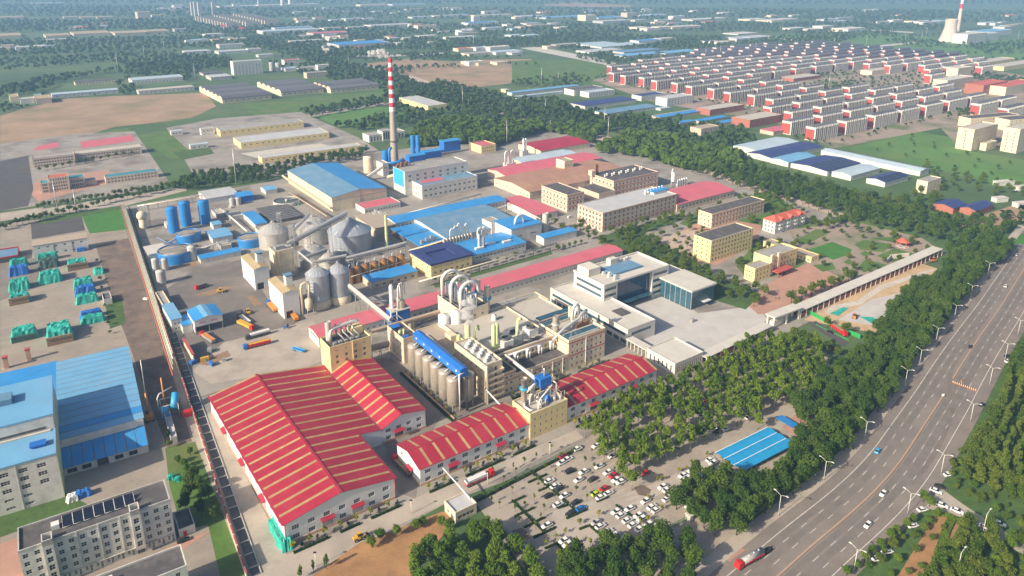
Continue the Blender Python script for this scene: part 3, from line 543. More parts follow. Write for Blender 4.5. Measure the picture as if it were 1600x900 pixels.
rooftop_pipes(r, [('duct', 'steel_bright', [(3.6, D - 5, 20.5), (3.6, D - 5, 24), (4.2, D - 4.4, 25.6), (6, D - 4, 26.4), (16, D - 3.4, 27), (18.4, D - 3.4, 27), (19, D - 4.2, 26)], .95)] + [('duct', 'steel_bright', [(7.5 + 2.7 * i, D - 3.8, 26), (7.8 + 2.7 * i, D - 5, 23.6), (9 + 2.7 * i, D - 7, 22), (9.8 + 2.7 * i, D - 8, 20.5)], .35) for i in range(4)])
m = MB()
for i in range(4): m.box(7.2 + 2.8 * i, 7.8 + 2.8 * i, D - 3.2, D - 2.6, 20.5, 28 + .3 * i)
m.build('duct_post', 'steel_grey', r); m = MB()
for i in range(5): m.box(3 + 3 * i, 4.6 + 3 * i, 2, 3.4, 20.47, 21.6 + .2 * (i % 2))
m.build('roof_fan', 'steel_grey', r)
# long pink roof behind
F = frame_from((498, 527), 973, 482, 6.5, name='long_hall', label='very long low hall with faded pink roof crossing the middle of the works', cat='hall')
gable(F, 6.4, 7.6, 'wall_offwhite', ('roof_pink',), wins={'f': (60, 1, 1.6, 1.2, 2.4, 1), 'l': [[(3, F.D - 3, 4.2, 5.4)]]})
# blue equipment tower at the pink hall
F = frame_from((613, 497), 641, 604, 10, name='equipment_tower', label='blue clad equipment tower with silver columns beside the pink hall', cat='tower')
block(None, None, None, None, 0, 0, 13.4, 'paint_blue', 'roof_concrete', F=F, par=.0); r = F.root; L, D = F.L, F.D
m = MB(); m.lathe(2.6, D - 2, [(1.2, 13.4), (1.2, 27), (.7, 28)], 14); m.build('column', 'pipe_white', r); m = MB(); m.lathe(6, D - 3, [(.9, 13.4), (.9, 19), (.5, 20)], 12); m.build('column', 'steel_warm', r); m = MB(); m.lathe(L - 4, D - 4, [(2.4, 13.4), (2.4, 17.4), (1.2, 19)], 16); m.build('vessel', 'steel_warm', r)
rooftop_pipes(r, [('duct', 'pipe_white', [(5, 2, 13.4), (5, 2, 25.5), (5.8, 2.6, 27.5), (8, 3.6, 28.4), (10.4, 4.2, 27.8), (10.6, 4.4, 20)], .35), ('duct', 'pipe_white', [(L - 2, D - 2, 13.4), (L - 2, D - 2, 27.6), (L - 4, D - 3, 28), (L - 4, D - 4, 19)], .28)])
m = MB()
for x in (-1.6, 2.2):
    for y in (-1.6,): m.bar((x, y, 0), (x, y, 15.5), .45)
for z in (4, 8, 12, 15): m.bar((-1.6, -1.6, z), (2.2, -1.6, z), .35)
m.bar((-1.6, -1.6, 4), (2.2, -1.6, 8), .25); m.bar((2.2, -1.6, 8), (-1.6, -1.6, 12), .25); m.bar((2.2, -1.6, 12), (9, -1.8, 5), .4); m.build('stair_frame', 'pipe_white', r)
m = MB()
for i in range(4): m.lathe(9 + 1.5 * (i % 2), -3 - 1.6 * (i // 2), [(.8, 0), (.9, 5 + i), (.4, 6 + i)], 9)
m.build('vessel', 'steel_warm', r)

# ------------------------------------------------------------------ central process building
O4 = FW.W(110, 36); F4 = Fr(O4); LB = 'process building'
def part4(x, y, L_, D_, name, label): F = Fr(F4.W(x, y), U, name, label, 'building'); F.L, F.D = L_, D_; return F
F = part4(0, 0, 10, 28, 'stair_block', 'tall cream stair block with stacked balconies at the corner of the process building')
block(None, None, None, None, 0, 0, 19, 'wall_cream', 'roof_concrete', {'l': (6, 4, 1.1, 1.4, 2.4, 4.2)}, F=F, split=True, par=1.1); r = F.root
for i in range(5):
    m = MB(); z = 2.6 + 3.2 * i; m.box(1, 9.8, -2.0, -.003, z, z + .28); o = m.build('balcony', 'wall_cream', r); m = MB(); m.box(1, 9.8, -2.0, -1.9, z + .28, z + 1.15); m.box(1, 1.1, -1.9, -.003, z + .28, z + 1.15); m.box(9.7, 9.8, -1.9, -.003, z + .28, z + 1.15); m.build('balustrade', 'wall_cream', o)
    m = MB(); m.box(5.6, 6.7, -.06, -.003, z + .3, z + 2.4); m.build('door', 'rust', r)
m = MB(); m.box(-.25, .5, -2.1, -.004, 0, 20); m.build('pier', 'wall_cream', r)
ms = [MB().lathe(0, 0, [(1.0, 0), (1.1, 1.2), (.5, 1.9)], 10).mesh('roof_vent', ['pipe_white'])]
for i in range(12): ob('roof_vent', ms[0], r, (3 + 1.6 * (i % 3) + .6 * ((i * 7) % 3), 4 + 1.9 * i, 19.06))
m = MB(); m.box(7.4, 8, 2, 26, 19.06, 19.9); m.build('duct', 'steel_grey', r)
F = part4(10.02, 0, 8, 12, 'front_wing', 'narrow three storey wing right of the balconies')
block(None, None, None, None, 0, 0, 11.5, 'wall_cream', 'roof_tar', {'f': (2, 3, 1.3, 1.4, 1.6, 3.4)}, F=F, split=True, band=('trim_red', (7.2, 10.6), .4))
F = part4(18.04, 0, 33.4, 12, 'terrace_wing', 'two storey front wing with dark roof terrace and white ducts on its back wall')
block(None, None, None, None, 0, 0, 8.6, 'wall_cream', 'roof_tar', {'f': (10, 2, 1.3, 1.4, 1.5, 3.4)}, F=F, split=True, band=('trim_red', (7.3,), .35), par=1.2); r = F.root
m = MB()
for i in range(5): m.box(3.2 + i * 6.6, 3.5 + i * 6.6, -.25, -.003, 0, 8.6)
m.build('downpipe', 'pipe_white', r)
for i in range(4):
    x = 6.4 + 7.6 * i
    rooftop_pipes(r, [('duct', 'pipe_white', [(x + 2.5, 10.5, 13), (x, 10, 13), (x, 9.6, 12.2), (x, 9.6, 9)], .62), ('duct', 'pipe_white', [(x + 1.4, 9.2, 12.6), (x + 1.4, 9.2, 9)], .4)])
MB().tube([(1, 11, 13.6), (31.5, 11, 13.6)], .5, 9).build('header_duct', 'pipe_white', r)
F = part4(51.46, 0, 25.2, 20, 'end_block', 'four storey cream end block with red bands and a dark green glazed roof unit')
block(None, None, None, None, 0, 0, 16, 'wall_cream', 'roof_concrete', {'f': (7, 4, 1.3, 1.4, 1.6, 3.6), 'r': (5, 4, 1.3, 1.4, 1.6, 3.6)}, F=F, split=True, band=('trim_red', (8.0, 15.2), .45), par=1.3); r = F.root
for y in (2.2, ): 
    m = MB(); m.box(2, 22, y, y + 4.2, 16.06, 17.4); m.build('roof_unit', 'glass_teal', r); m = MB(); m.box(1.9, 22.1, y - .25, y - .05, 16.06, 17.5); m.build('railing', 'pipe_white', r)
m = MB(); m.box(11.6, 11.9, -.3, -.003, 0, 16); m.build('downpipe', 'pipe_white', r)
rooftop_pipes(r, [('duct', 'steel_bright', [(-3, 9, 14.6), (1, 9.5, 16.8), (5, 10, 18.6), (12, 11, 19.8), (16, 11.5, 20.5), (18, 11.8, 22.5), (20, 12, 23), (23, 13, 23)], .85), ('duct', 'pipe_white', [(12, 12, 16), (12, 12, 25), (13, 12.4, 27.4), (15, 12.8, 28.4), (17, 13.2, 27.8), (18, 13.4, 26), (18, 13.4, 21)], .75), ('duct', 'pipe_white', [(16, 14.5, 20), (16.4, 14.5, 23), (17.6, 14.8, 25), (19.5, 15, 25)], .6)] + [('duct', 'pipe_white', [(20 + 1.4 * i, 12.5, 16), (20 + 1.4 * i, 12.5, 22.6)], .42) for i in range(3)])
m = MB()
for i in range(6): m.box(13 + 1.6 * i, 14 + 1.6 * i, 9.4, 10.6, 16.06, 18.4 + .4 * (i % 3))
m.build('heat_exchanger', 'rust', r)
F = part4(10.02, 12.04, 41.4, 46, 'process_hall', 'broad cream process hall with cooling fans, pale green towers and dark panels on its roof')
block(None, None, None, None, 0, 0, 14.2, 'wall_cream', 'roof_concrete', {'f': (14, 1, 1.3, 1.6, 10, 3)}, F=F, par=.9, band=('trim_red', (13.2,), .5)); r = F.root
for i, (x, y) in enumerate(((8.5, 8), (12.2, 10.5))):
    m = MB(); m.lathe(x, y, [(1.15, 14.2), (1.15, 27 - 1.5 * i), (.4, 28 - 1.5 * i)], 14); m.build('scrubber', 'pipe_green', r)
for nm, (px, py), z1, rad in (('scrubber', (731, 541), 26, 1.5), ('scrubber', (717, 540), 20, 1.1)):
    x, y, _ = F.l(px, py, 14.2); m = MB(); m.lathe(x, y, [(rad, 14.2), (rad, z1), (rad * .5, z1 + .6)], 14); m.build(nm, 'pipe_green', r)
for (px, py) in ((742, 539),):
    x, y, _ = F.l(px, py, 14.2); MB().tube([(x, y, 14.2), (x, y, 22), (x + .8, y, 24), (x + 2, y, 24.4), (x + 2.6, y, 22)], .55, 9).build('duct', 'pipe_green', r)
for i, (px, py) in enumerate(((790, 530), (803, 521), (829, 512))):
    x, y, _ = F.l(px, py, 18); m = MB(); m.box(x - 3, x + 3, y - 3, y + 3, 14.3, 18.2); o = m.build('cooling_unit', 'pipe_white', r); m = MB(); m.lathe(x, y, [(2.4, 18.2), (2.3, 19.2), (2.0, 19.2), (2.0, 18.6)], 16, cap=True); m.build('fan_cowl', 'steel_dark', o)
x, y, _ = F.l(775, 531, 16); MB().lathe(x, y, [(2.4, 14.3), (2.4, 18.4), (1, 19.6)], 16).build('vessel', 'pipe_white', r); MB().tube([(x - 2, y - 1, 14.4), (x - 2, y - 1, 19.6), (x - 1, y - 1, 21.4), (x + .6, y - 1, 21.4), (x + 1.4, y - 1, 19.6), (x + 1.4, y - 1, 15)], .7, 9).build('duct', 'pipe_white', r)
MB().tube([F.l(772, 541, 15.6), F.l(809, 530, 15.6), F.l(808, 526, 15.6), F.l(808, 522, 22), F.l(808, 498, 27), F.l(812, 497, 28), F.l(815, 499, 27)], .55, 9).build('duct', 'pipe_green', r)
m = MB(); x, y, _ = F.l(868, 524, 14.2); m.lathe(x, y, [(1.7, 14.2), (1.7, 25.5)], 16, cap=False); m.lathe(x, y, [(1.5, 25.2), (1.5, 25.25)], 16); o = m.build('stack', 'steel_warm', r); MB().lathe(x, y, [(1.75, 20.5), (2.3, 20.5), (2.3, 21.2), (1.75, 21.2)], 16, cap=False).build('platform', 'steel_bright', o)
x, y, _ = F.l(890, 498, 14.2); MB().lathe(x, y, [(.9, 14.2), (.9, 22)], 12).build('stack', 'pipe_cream', r)
for (a, b) in (((843, 500), (888, 483)), ((853, 509), (898, 490)), ((872, 513), (905, 497)) ):
    x0, y0, _ = F.l(*a, 15.6); x1, y1, _ = F.l(*b, 15.6); m = MB(); m.box(x0, x1, y0, y0 + 3.6, 14.27, 15.6); o = m.build('roof_unit', 'glass_teal', r); m = MB(); m.box(x0, x1, y0 - .3, y0 - .06, 14.27, 15.0); m.box(x0 - .3, x0 - .06, y0 - .3, y0 + 3.8, 14.27, 15.2); m.build('railing', 'pipe_white', o)
m = MB()
for i in range(9): m.box(6 + 3.2 * i, 8.6 + 3.2 * i, 2.4, 3.8, 14.27, 15.2 + .3 * (i % 3))
m.build('plant_row', 'steel_dark', r)
F = part4(51.5, 20.1, 25.1, 38, 'rear_block', 'cream flat roofed rear block between the process hall and the office podium')
block(None, None, None, None, 0, 0, 13.4, 'wall_cream', 'roof_concrete', {'r': (9, 3, 1.3, 1.4, 1.6, 3.8)}, F=F, par=.9)
F = part4(-4, 28.1, 13.9, 34, 'side_block', 'low beige block with stepped flat roofs behind the row of steel silos')
block(None, None, None, None, 0, 0, 13.0, 'wall_cream', 'roof_beigegrey', {}, F=F, par=.8); r = F.root
m = MB(); m.box(9, 13, 12, 18, 13.07, 16.4); m.build('penthouse', 'wall_cream', r); m = MB(); m.box(1, 2, 2, 26, 13.07, 14.4); m.build('dividing_wall', 'wall_cream', r)
F = frame_from((632, 569), 655, 607, 0, name='corner_block', label='beige three storey block with blue roof bits left of the steel silos', cat='building')
block(None, None, None, None, 0, 0, 14, 'wall_pinkbeige', 'roof_tar', {'l': (4, 3, 1.2, 1.3, 2, 4)}, F=F, par=.9); r = F.root; m = MB(); m.box(.8, 5.5, F.D - 5.5, F.D - 1.5, 14.8, 15.1); m.box(.6, 4, 1, 3.4, 14.6, 14.9); m.build('roof_cover', 'paint_blue', r); MB().lathe(3.4, 6.2, [(.5, 14), (.5, 17)], 9).build('vessel', 'pipe_green', r); MB().lathe(2, 8, [(.8, 14), (.8, 15.8)], 9).build('vessel', 'pipe_green', r)
# evaporator block
F = frame_from((721, 489), 763, 684, 20, name='evaporator_house', label='cream evaporator house topped by three big white arched ducts and three silver stacks', cat='building')
block(None, None, None, None, 0, 0, 20, 'wall_cream', 'roof_tar', {'f': (3, 1, 1.4, 1.4, 15.4, 3), 'l': (4, 1, .9, 1.1, 15.8, 3)}, F=F, par=1.0); r = F.root; L, D = F.L, F.D
for i in range(3):
    y = 2.6 + i * (D - 5) / 2.1
    MB().tube([(1.2, y, 20), (1.2, y, 31)] + [(1.2 + 5.6 * (1 - math.cos(R(a))), y, 31 + 4.6 * math.sin(R(a))) for a in range(15, 166, 15)] + [(12.2, y, 31), (13.8, y, 27.5)], .95, 12).build('arched_duct', 'pipe_white', r)
    m = MB(); m.box(4.4, 10.6, y - 1.9, y + 1.9, 21.5, 28.4); o = m.build('evaporator', 'steel_silo_blue', r); m = MB(); [m.lathe(5 + 1.6 * k_, y - 2.2, [(.55, 20.1), (.55, 27 + k_ % 2), (.2, 27.8 + k_ % 2)], 10) for k_ in range(4)]; m.build('tube_bundle', 'steel_bright', o)
    m = MB(); xs = L + 1.6; m.lathe(xs, y + 1, [(1.7, 6), (1.7, 29.5)], 16, cap=False); m.lathe(xs, y + 1, [(1.5, 29.2), (1.5, 29.25)], 16); o = m.build('stack', 'steel_warm', r); m = MB(); m.lathe(xs, y + 1, [(1.75, 22), (2.6, 22), (2.6, 23), (1.75, 23)], 16, cap=False); m.build('platform', 'paint_skyblue', o)
m = MB()
for x in (.3, L * .5, L - .3):
    for y in (.3, D * .5, D - .3): m.bar((x, y, 20), (x, y, 24.6), .2)
for z in (22.4, 24.5):
    for y in (.3, D - .3): m.bar((.3, y, z), (L - .3, y, z), .14)
    for x in (.3, L - .3): m.bar((x, .3, z), (x, D - .3, z), .14)
m.build('steel_frame', 'steel_grey', r)
F = frame_from((785, 492), 858, 764, 13, name='flat_hall', label='low hall with grey flat roof and beige parapet beside the silver stacks', cat='hall')
block(None, None, None, None, 0, 0, 13, 'wall_cream', 'roof_grey', {}, F=F, par=.6); r = F.root; m = MB()
for j in range(2):
    for i in range(7): m.box(4 + 2.2 * i, 5.4 + 2.2 * i, 6 + 7 * j, 6.7 + 7 * j, 13.07, 13.4)
m.build('skylight', 'frame_white', r)
for (px, py), rad, hh in (((694, 508), 3.2, 6), ((713, 506), 3.6, 7.5), ((772, 503), 1.4, 4)):
    P = g(px, py, 13); m = MB(); m.lathe(0, 0, [(rad, 0), (rad, hh), (0.05, hh + .7)], 20, cap=False); tag(m.build('roof_tank', 'pipe_white', None, (P.x, P.y, 13.07)), {3.2: 'left of two white round tanks on the beige roof below the arched ducts', 3.6: 'larger right one of two white round tanks on the beige roof', 1.4: 'small cream tank by the silver stacks on the roof edge'}[rad], 'tank')
# ------------------------------------------------------------------ steel silos with blue gallery
c0, c1 = F4.l(709, 590, 17.5), F4.l(652, 537, 17.5)
for row in (0, 1):
    for i in range(6):
        t = i / 5; x = c0[0] + (c1[0] - c0[0]) * t * 0 - .2 + row * 7.4; y = c0[1] + (c1[1] - c0[1]) * t; P = F4.W(x, y)
        F = Fr(P, U, 'steel_silo', ('%s steel silo in the front row under the blue gallery, counted from the road' if row == 0 else '%s steel silo in the rear row under the blue gallery, counted from the road') % ['first', 'second', 'third', 'fourth', 'fifth', 'sixth'][i], 'silo', 'steel silos under the blue gallery'); r = F.root
        m = MB(); m.lathe(0, 0, [(.4, 1.8), (3.3, 4.6), (3.3, 17.2)], 28, cap=False); m.build('shell', 'steel_warm', r); m = MB(); m.lathe(0, 0, [(3.35, 17.1), (3.35, 17.35), (.6, 18.3)], 28); o = m.build('lid', 'steel_warm', r)
        if i == 0 and row == 0: legm = MB(); legm.box(-.2, .2, -.2, .2, 0, 5); legm = legm.mesh('leg', ['steel_grey'])
        for a in range(4): ob('leg', legm, r, (2.6 * math.cos(a * math.pi / 2 + .78), 2.6 * math.sin(a * math.pi / 2 + .78), 0))
        if row == 0: m = MB(); m.tube([(2.4, -1, 17.7), (1.2, -1.4, 18.8), (-.6, -1.4, 18.2), (-.6, -1.4, 17.5)], .22, 7); m.bar((.8, -2.2, 17.5), (2.6, -2.2, 19), .14); m.build('filler_pipe', 'pipe_white', r)
y0, y1 = c0[1] - 3.6, c1[1] + 3.4; F = Fr(F4.W(c0[0] + 1.4, y0), U, 'silo_gallery', 'bright blue enclosed conveyor gallery on top of the steel silos', 'gallery'); r = F.root
m = MB(); m.box(0, 4.4, 0, y1 - y0, 18.6, 22.2); m.face([(0, 0, 22.2), (4.4, 0, 22.2), (2.2, 0, 23)]); m.build('housing', 'paint_blue', r)
n = 12
for i in range(n):
    a = (y1 - y0) / n * i; b = a + (y1 - y0) / n - .05
    for s in (0, 1):
        m = MB(); q = [(-.2 if s == 0 else 4.6, a, 22.2), (2.2, a, 23.1), (2.2, b, 23.1), (-.2 if s == 0 else 4.6, b, 22.2)]; m.face(q if s else q[::-1]); m.build('roof_panel', 'paint_blue', r)
for i in range(6): m = MB(); m.lathe(0, 0, [(.55, 0), (.55, .1)], 14); o = m.build('round_window', 'pipe_white', r, (-.02, 3.6 + (y1 - y0 - 7) / 5 * i, 20.6)); o.rotation_euler = (0, -math.pi / 2, 0)
rooftop_pipes(r, [('conveyor_leg', 'pipe_white', [(1.2, -1.4, 21.5), (-1.4, -1.4, 21.5), (-1.4, -1.4, 3)], .3), ('conveyor_leg', 'steel_dark', [(2.8, -1, 18), (2.8, -1, 1)], .7)])

# ------------------------------------------------------------------ offices and plaza
F = frame_from((944, 447), 1045, 897, 19, name='office_building', label='white four storey office with recessed blue glass front beside the plaza', cat='office')
L, D = F.L, F.D; g0, g1 = L * .2, L * .74; r = F.root; mb = MB(); h = 18.5
lo = [(2.5, D - 2.5, 2.4 + 4.1 * i, 4.2 + 4.1 * i) for i in range(4)]; wall_face(mb, 'l', L, D, 0, h, lo)
put_windows(r, 'l', L, D, lo, 14, 1, 'frame_dark', 'glass_teal', split=True)
for a, b in ((0, g0), (g1, L)):
    ops = [(.9, b - a - .9, 2.4 + 4.1 * i, 4.4 + 4.1 * i) for i in range(4)]; wall_face(mb, 'f', b - a, D, 0, h, ops, x0=a); put_windows(r, 'f', b - a, D, ops, 5, 1, 'frame_dark', 'glass_teal', x0=a, split=True)
mb.face([(g0, 0, 0), (g0, 2.5, 0), (g0, 2.5, h), (g0, 0, h)]); mb.face([(g1, 2.5, 0), (g1, 0, 0), (g1, 0, h), (g1, 2.5, h)]); wall_face(mb, 'r', L, D, 0, h, []); wall_face(mb, 'b', L, D, 0, h, [])
mb.build('wall', 'wall_offwhite', r); n = 9; p = (g1 - g0) / n
pm = MB(); pm.box(.04, p - .04, 0, .1, .05, 4.3); pm = pm.mesh('glass_panel', ['glass_blue']); q = MB(); q.box(g0, g1, 2.62, 2.9, 0, h); q.build('curtain_wall_back', 'glass_blue', r)
for i in range(n):
    for j in range(4): ob('glass_panel', pm, r, (g0 + p * i, 2.5, 4.4 * j))
q = MB(); q.box(g0, g1, -2.5, 2.4, 4.2, 4.5); q.build('entrance_canopy', 'glass_teal', r); q = MB(); q.box(-.2, L + .2, -.2, D + .2, h, h + .15); q.build('roof', 'roof_white', r)
q = MB(); t = .4
for b in ((-.3, L + .3, -.3, t), (-.3, L + .3, D - t, D + .3), (-.3, t, t, D - t), (L - t, L + .3, t, D - t)): q.box(*b, h + .152, h + 1.3)
q.build('parapet', 'wall_offwhite', r); q = MB(); q.box(L * .28, L * .72, D * .3, D * .72, h + .152, h + 1.6); q.build('roof_pool_cover', 'roof_bluegrey', r)
q = MB(); q.box(1.5, 11, D - 12, D - 1.5, h + .152, h + 5); o = q.build('penthouse', 'wall_offwhite', r); q = MB(); q.box(L - 30, L - 24, D - 6, D - 2, h + .152, h + 4.2); q.build('penthouse', 'wall_offwhite', r)
cu = MB(); cu.box(-1, 1, -.8, .8, 0, 1.6); cu.lathe(0, 0, [(.6, 1.6), (.6, 1.8)], 10); cu = cu.mesh('air_unit', ['steel_bright'])
for i in range(5): ob('air_unit', cu, r, (12.6 + 2.6 * (i % 2), 4 + 2.6 * i, h + .152))
for i in range(4): ob('air_unit', cu, r, (L - 22 + 3 * i, D - 4.5 + (i % 2), h + .152))
F = frame_from((981, 517), 1024, 860, 9.2, name='office_podium', label='long white two storey podium with dark ribbon windows in front of the office', cat='office')
L, D = F.L, F.D
block(None, None, None, None, 0, 0, 9.0, 'wall_offwhite', 'roof_white', {'f': (1, 1, L - 6, 1.8, 5.4, 3, .2), 'l': [(1, 1, D - 4, 1.8, 5.2, 3, .2), (12, 1, D / 15, 2.6, .4, 3, .5)]}, F=F, par=1.1, gm='glass_teal', fm='frame_dark', nv=14, nh=1, split=True)
q = MB(); q.box(L * .45, L * .8, D * .22, D * .34, 9.06, 9.5); q.build('roof_light', 'roof_tar', F.root)
F = frame_from((1081, 457), 1118, 1032, 12, name='glass_hall', label='glass walled hall with flat beige roof between the office and the trees', cat='hall')
L, D = F.L, F.D; r = F.root; h = 12; q = MB(); q.box(.3, L - .3, .3, D - .3, 0, h - .1); q.build('core', 'glass_teal', r); q = MB(); q.box(-.6, L + .6, -.6, D + .6, h, h + 1.0); q.build('roof', 'roof_white', r)
gm_ = MB(); gm_.box(.05, 2.35, -.08, 0, .05, 3.9); gm_ = gm_.mesh('glass_panel', ['glass_teal'])
for i in range(int(L / 2.4)):
    for j in range(3): ob('glass_panel', gm_, r, (.3 + i * (L - .6) / int(L / 2.4), .28, 4 * j))
for i in range(int(D / 2.4)):
    for j in range(3): ob('glass_panel', gm_, r, (.28, D - .3 - i * (D - .6) / int(D / 2.4), 4 * j), -math.pi / 2)
q = MB()
for i in range(6): q.box(-.05 + 0, .28, D * i / 6 - .1, D * i / 6 + .1, 0, h)
q.build('mullion', 'steel_bright', r); q = MB(); q.box(L * .45, L * .75, -2.2, .2, 3.4, 3.7); q.build('door_canopy', 'pipe_white', r)
block('link_block', 'lower white roofed link behind the glass hall', 'building', (1030, 436), 1068, 1010, 9, 'wall_offwhite', 'roof_palegrey', {}, za=9)
block('gate_office', 'low white office with tall slit windows at the corner of the plaza', 'office', (1055, 570), 1099, 1011, 6, 'wall_offwhite', 'roof_white', {'f': (13, 1, .8, 3.2, 1.2, 3), 'l': (6, 1, .8, 3.2, 1.2, 3)}, za=6, split=True, fm='frame_dark', nv=1, nh=2)
F = frame_from((1011, 548), 1022, 978, 5, name='covered_walk', label='white covered walk between podium and low office', cat='walkway'); q = MB(); q.box(0, F.L, 0, F.D, 4.6, 5.2); q.build('roof', 'roof_white', F.root); q = MB(); q.box(.3, .7, 1, 1.4, 0, 4.6); q = q.mesh('column', ['wall_offwhite'])
for i in range(6): ob('column', q, F.root, (0, i * (F.D - 2) / 5, 0))
# boundary colonnade and gate
A = g(1105, 556, 5.6); B = g(1208, 506, 5.6); an = math.degrees(math.atan2(B.y - A.y, B.x - A.x)); ln = (B - A).length
def colonnade(A, B, w_, h_, label, wallm='wall_brick', openn=0):
    an = math.degrees(math.atan2(B.y - A.y, B.x - A.x)); F = Fr(A, an, 'colonnade', label, 'wall'); F.L = (B - A).length; r = F.root
    q = MB(); q.box(0, F.L, 0, w_, h_ - .5, h_); o = q.build('roof', 'roof_white', r); q = MB(); q.box(0, F.L, w_ - .5, w_ - .2, 0, h_ - .5); q.build('back_wall', wallm, r); c = MB(); c.box(-.25, .25, .1, .6, 0, h_ - .5); c = c.mesh('column', ['wall_offwhite'])
    for i in range(int(F.L / 6) + 1): ob('column', c, r, (min(i * 6. + .3, F.L - .3), 0, 0))
    q = MB(); q.box(0, F.L, .62, .8, 0, h_ * .55); q.build('low_wall', wallm, r)
    return F
colonnade(A, B, 6, 4.4, 'white roofed brick wall walk between low office and gate canopy'); colonnade(g(1252, 486, 5.2), g(1474, 389, 5.2), 7.5, 5.2, 'very long white roofed colonnade running from the gate canopy to the road crossing')
F = frame_from((1211, 497), 1254, 1196, 7.5, name='gate_canopy', label='raised white flat gate canopy on columns at the plaza entrance', cat='canopy', ang=33); q = MB(); q.box(0, F.L, 0, F.D, 6.9, 7.7); q.build('roof', 'roof_white', F.root)
c = MB(); c.box(-.5, .5, -.5, .5, 0, 6.9); c = c.mesh('column', ['wall_offwhite']); [ob('column', c, F.root, (x, y, 0)) for x in (1.2, F.L * .5, F.L - 1.2) for y in (1.2, F.D - 1.2)]
q = MB(); q.box(F.L * .1, F.L * .5, F.D * .4, F.D * .9, 0, 3.4); q.build('guard_room', 'wall_offwhite', F.root)
q = MB(); q.box(-1.4, 1.4, -1, 1, 0, 1.6); q.lathe(-.6, 0, [(.5, 1.6), (.5, 2.1)], 8); P = g(1082, 503); tag(q.build('plant_unit', 'steel_grey', None, (P.x, P.y, .16), R(U)), 'grey cabinet standing alone on the pale plaza', 'cabinet')
# school-like cream blocks
block('cream_block', 'five storey cream block with peeling dark roof nearest the office trees', 'building', (1109, 411), 1174, 1082, 16.2, 'wall_yellow', 'roof_tar', {'f': (13, 5, 1.4, 1.6, 1.2, 3.2), 'l': (3, 5, 1.0, 1.3, 1.4, 3.2)}, fm='frame_dark', cornice='wall_cream')
block('cream_block', 'three storey pinkish cream block at the back of the school yard', 'building', (1111, 357), 1193, 1090, 11.5, 'wall_cream', 'roof_tar', {'f': (16, 3, 1.4, 1.9, 1.2, 3.6), 'l': (3, 3, 1.1, 1.5, 1.2, 3.6)}, fm='frame_dark', band=('trim_red', (3.9, 7.6, 10.8), .3))
block('gate_building', 'low cream end of the stepped gate building', 'building', (1178, 442), 1203, 1162, 9.5, 'wall_yellow', 'roof_grey', {'f': (4, 3, 1.2, 1.5, 1, 3), 'l': (3, 2, .8, 1.2, 3, 3)}, fm='frame_dark')
F = block('gate_building', 'taller cream middle of the stepped gate building with two pylons', 'building', (1203, 404), 1246, 1178, 12.5, 'wall_yellow', 'roof_grey', {'f': (8, 3, 1.2, 1.5, 1, 3.8)}, za=12.5, fm='frame_dark'); q = MB(); q.box(.5, 3, -1.2, -.004, 0, 15); q.build('pylon', 'wall_cream', F.root); q = MB(); q.box(8, 10.5, -1.2, -.004, 0, 15); q.build('pylon', 'wall_cream', F.root); q = MB(); q.box(1, 18, -7, -.01, 3.6, 4.2); q.build('porch_roof', 'trim_red', F.root); c = MB(); c.box(-.2, .2, -.2, .2, 0, 3.6); c = c.mesh('column', ['trim_red']); [ob('column', c, F.root, (x, -6.5, 0)) for x in (1.6, 6, 12, 17)]
F = frame_from((1210, 366), 1257, 1191, 0, name='villa', label='white three storey house with red tiled hip roof and balconies', cat='house'); L, D = F.L, F.D; r = F.root; mb = MB()
for f in 'frbl': ops = grid(8 if f in 'fb' else 3, 3, 1.5, 1.5, 1.2, 3.2, L if f in 'fb' else D); wall_face(mb, f, L, D, 0, 10, ops); put_windows(r, f, L, D, ops)
mb.build('wall', 'wall_white', r); q = MB(); e = .8; P = [(-e, -e, 10), (L + e, -e, 10), (L + e, D + e, 10), (-e, D + e, 10)]; T = [(D * .5, D * .5, 13.5), (L - D * .5, D * .5, 13.5)]
q.face([P[0], P[1], T[1], T[0]]); q.face([P[1], P[2], T[1]]); q.face([P[2], P[3], T[0], T[1]]); q.face([P[3], P[0], T[0]]); q.face(P[::-1]); o = q.build('roof', 'roof_tile_red', r)
for i in range(3):
    x = L * (.2 + .3 * i); q = MB(); q.face([(x - 2, -e, 10.2), (x + 2, -e, 10.2), (x, -e, 12.6)]); q.face([(x - 2, -e, 10.2), (x, -e, 12.6), (x, D * .4, 12.6), (x - 2, 1.5, 10.9)][::-1]); q.face([(x + 2, -e, 10.2), (x + 2, 1.5, 10.9), (x, D * .4, 12.6), (x, -e, 12.6)][::-1]); q.build('dormer', 'roof_tile_red', o)
for i in range(4):
    for j in (1, 2): q = MB(); x = L * (.12 + .25 * i); q.box(x, x + 3.4, -1.2, -.004, 3.2 * j - .2, 3.2 * j + .9); q.build('balcony', 'wall_white', r)
F = frame_from((1267, 411), 1279, 1192, 0, name='row_house', label='low yellow one storey row with flat pale roof beside the red plaza', cat='building'); block(None, None, None, None, 0, 0, 4, 'wall_yellow', 'roof_beigegrey', {'f': (2, 1, 1.4, 1.5, 1, 3), 'l': (14, 1, 1.4, 1.5, 1, 3)}, F=F, par=.4)
P = g(1410, 385); F = Fr(P, U, 'pavilion', 'small round red roofed garden pavilion', 'pavilion'); MB().lathe(0, 0, [(5, 4), (.2, 7)], 8).build('roof', 'roof_tile_red', F.root); c = MB().cyl(0, 0, .25, 0, 4.2, 8).mesh('column', ['trim_red']); [ob('column', c, F.root, (4 * math.cos(a), 4 * math.sin(a), 0)) for a in (0, 1.05, 2.1, 3.14, 4.2, 5.24)]; MB().cyl(0, 0, 4.8, 0, .3, 8).build('base', 'concrete_light', F.root)
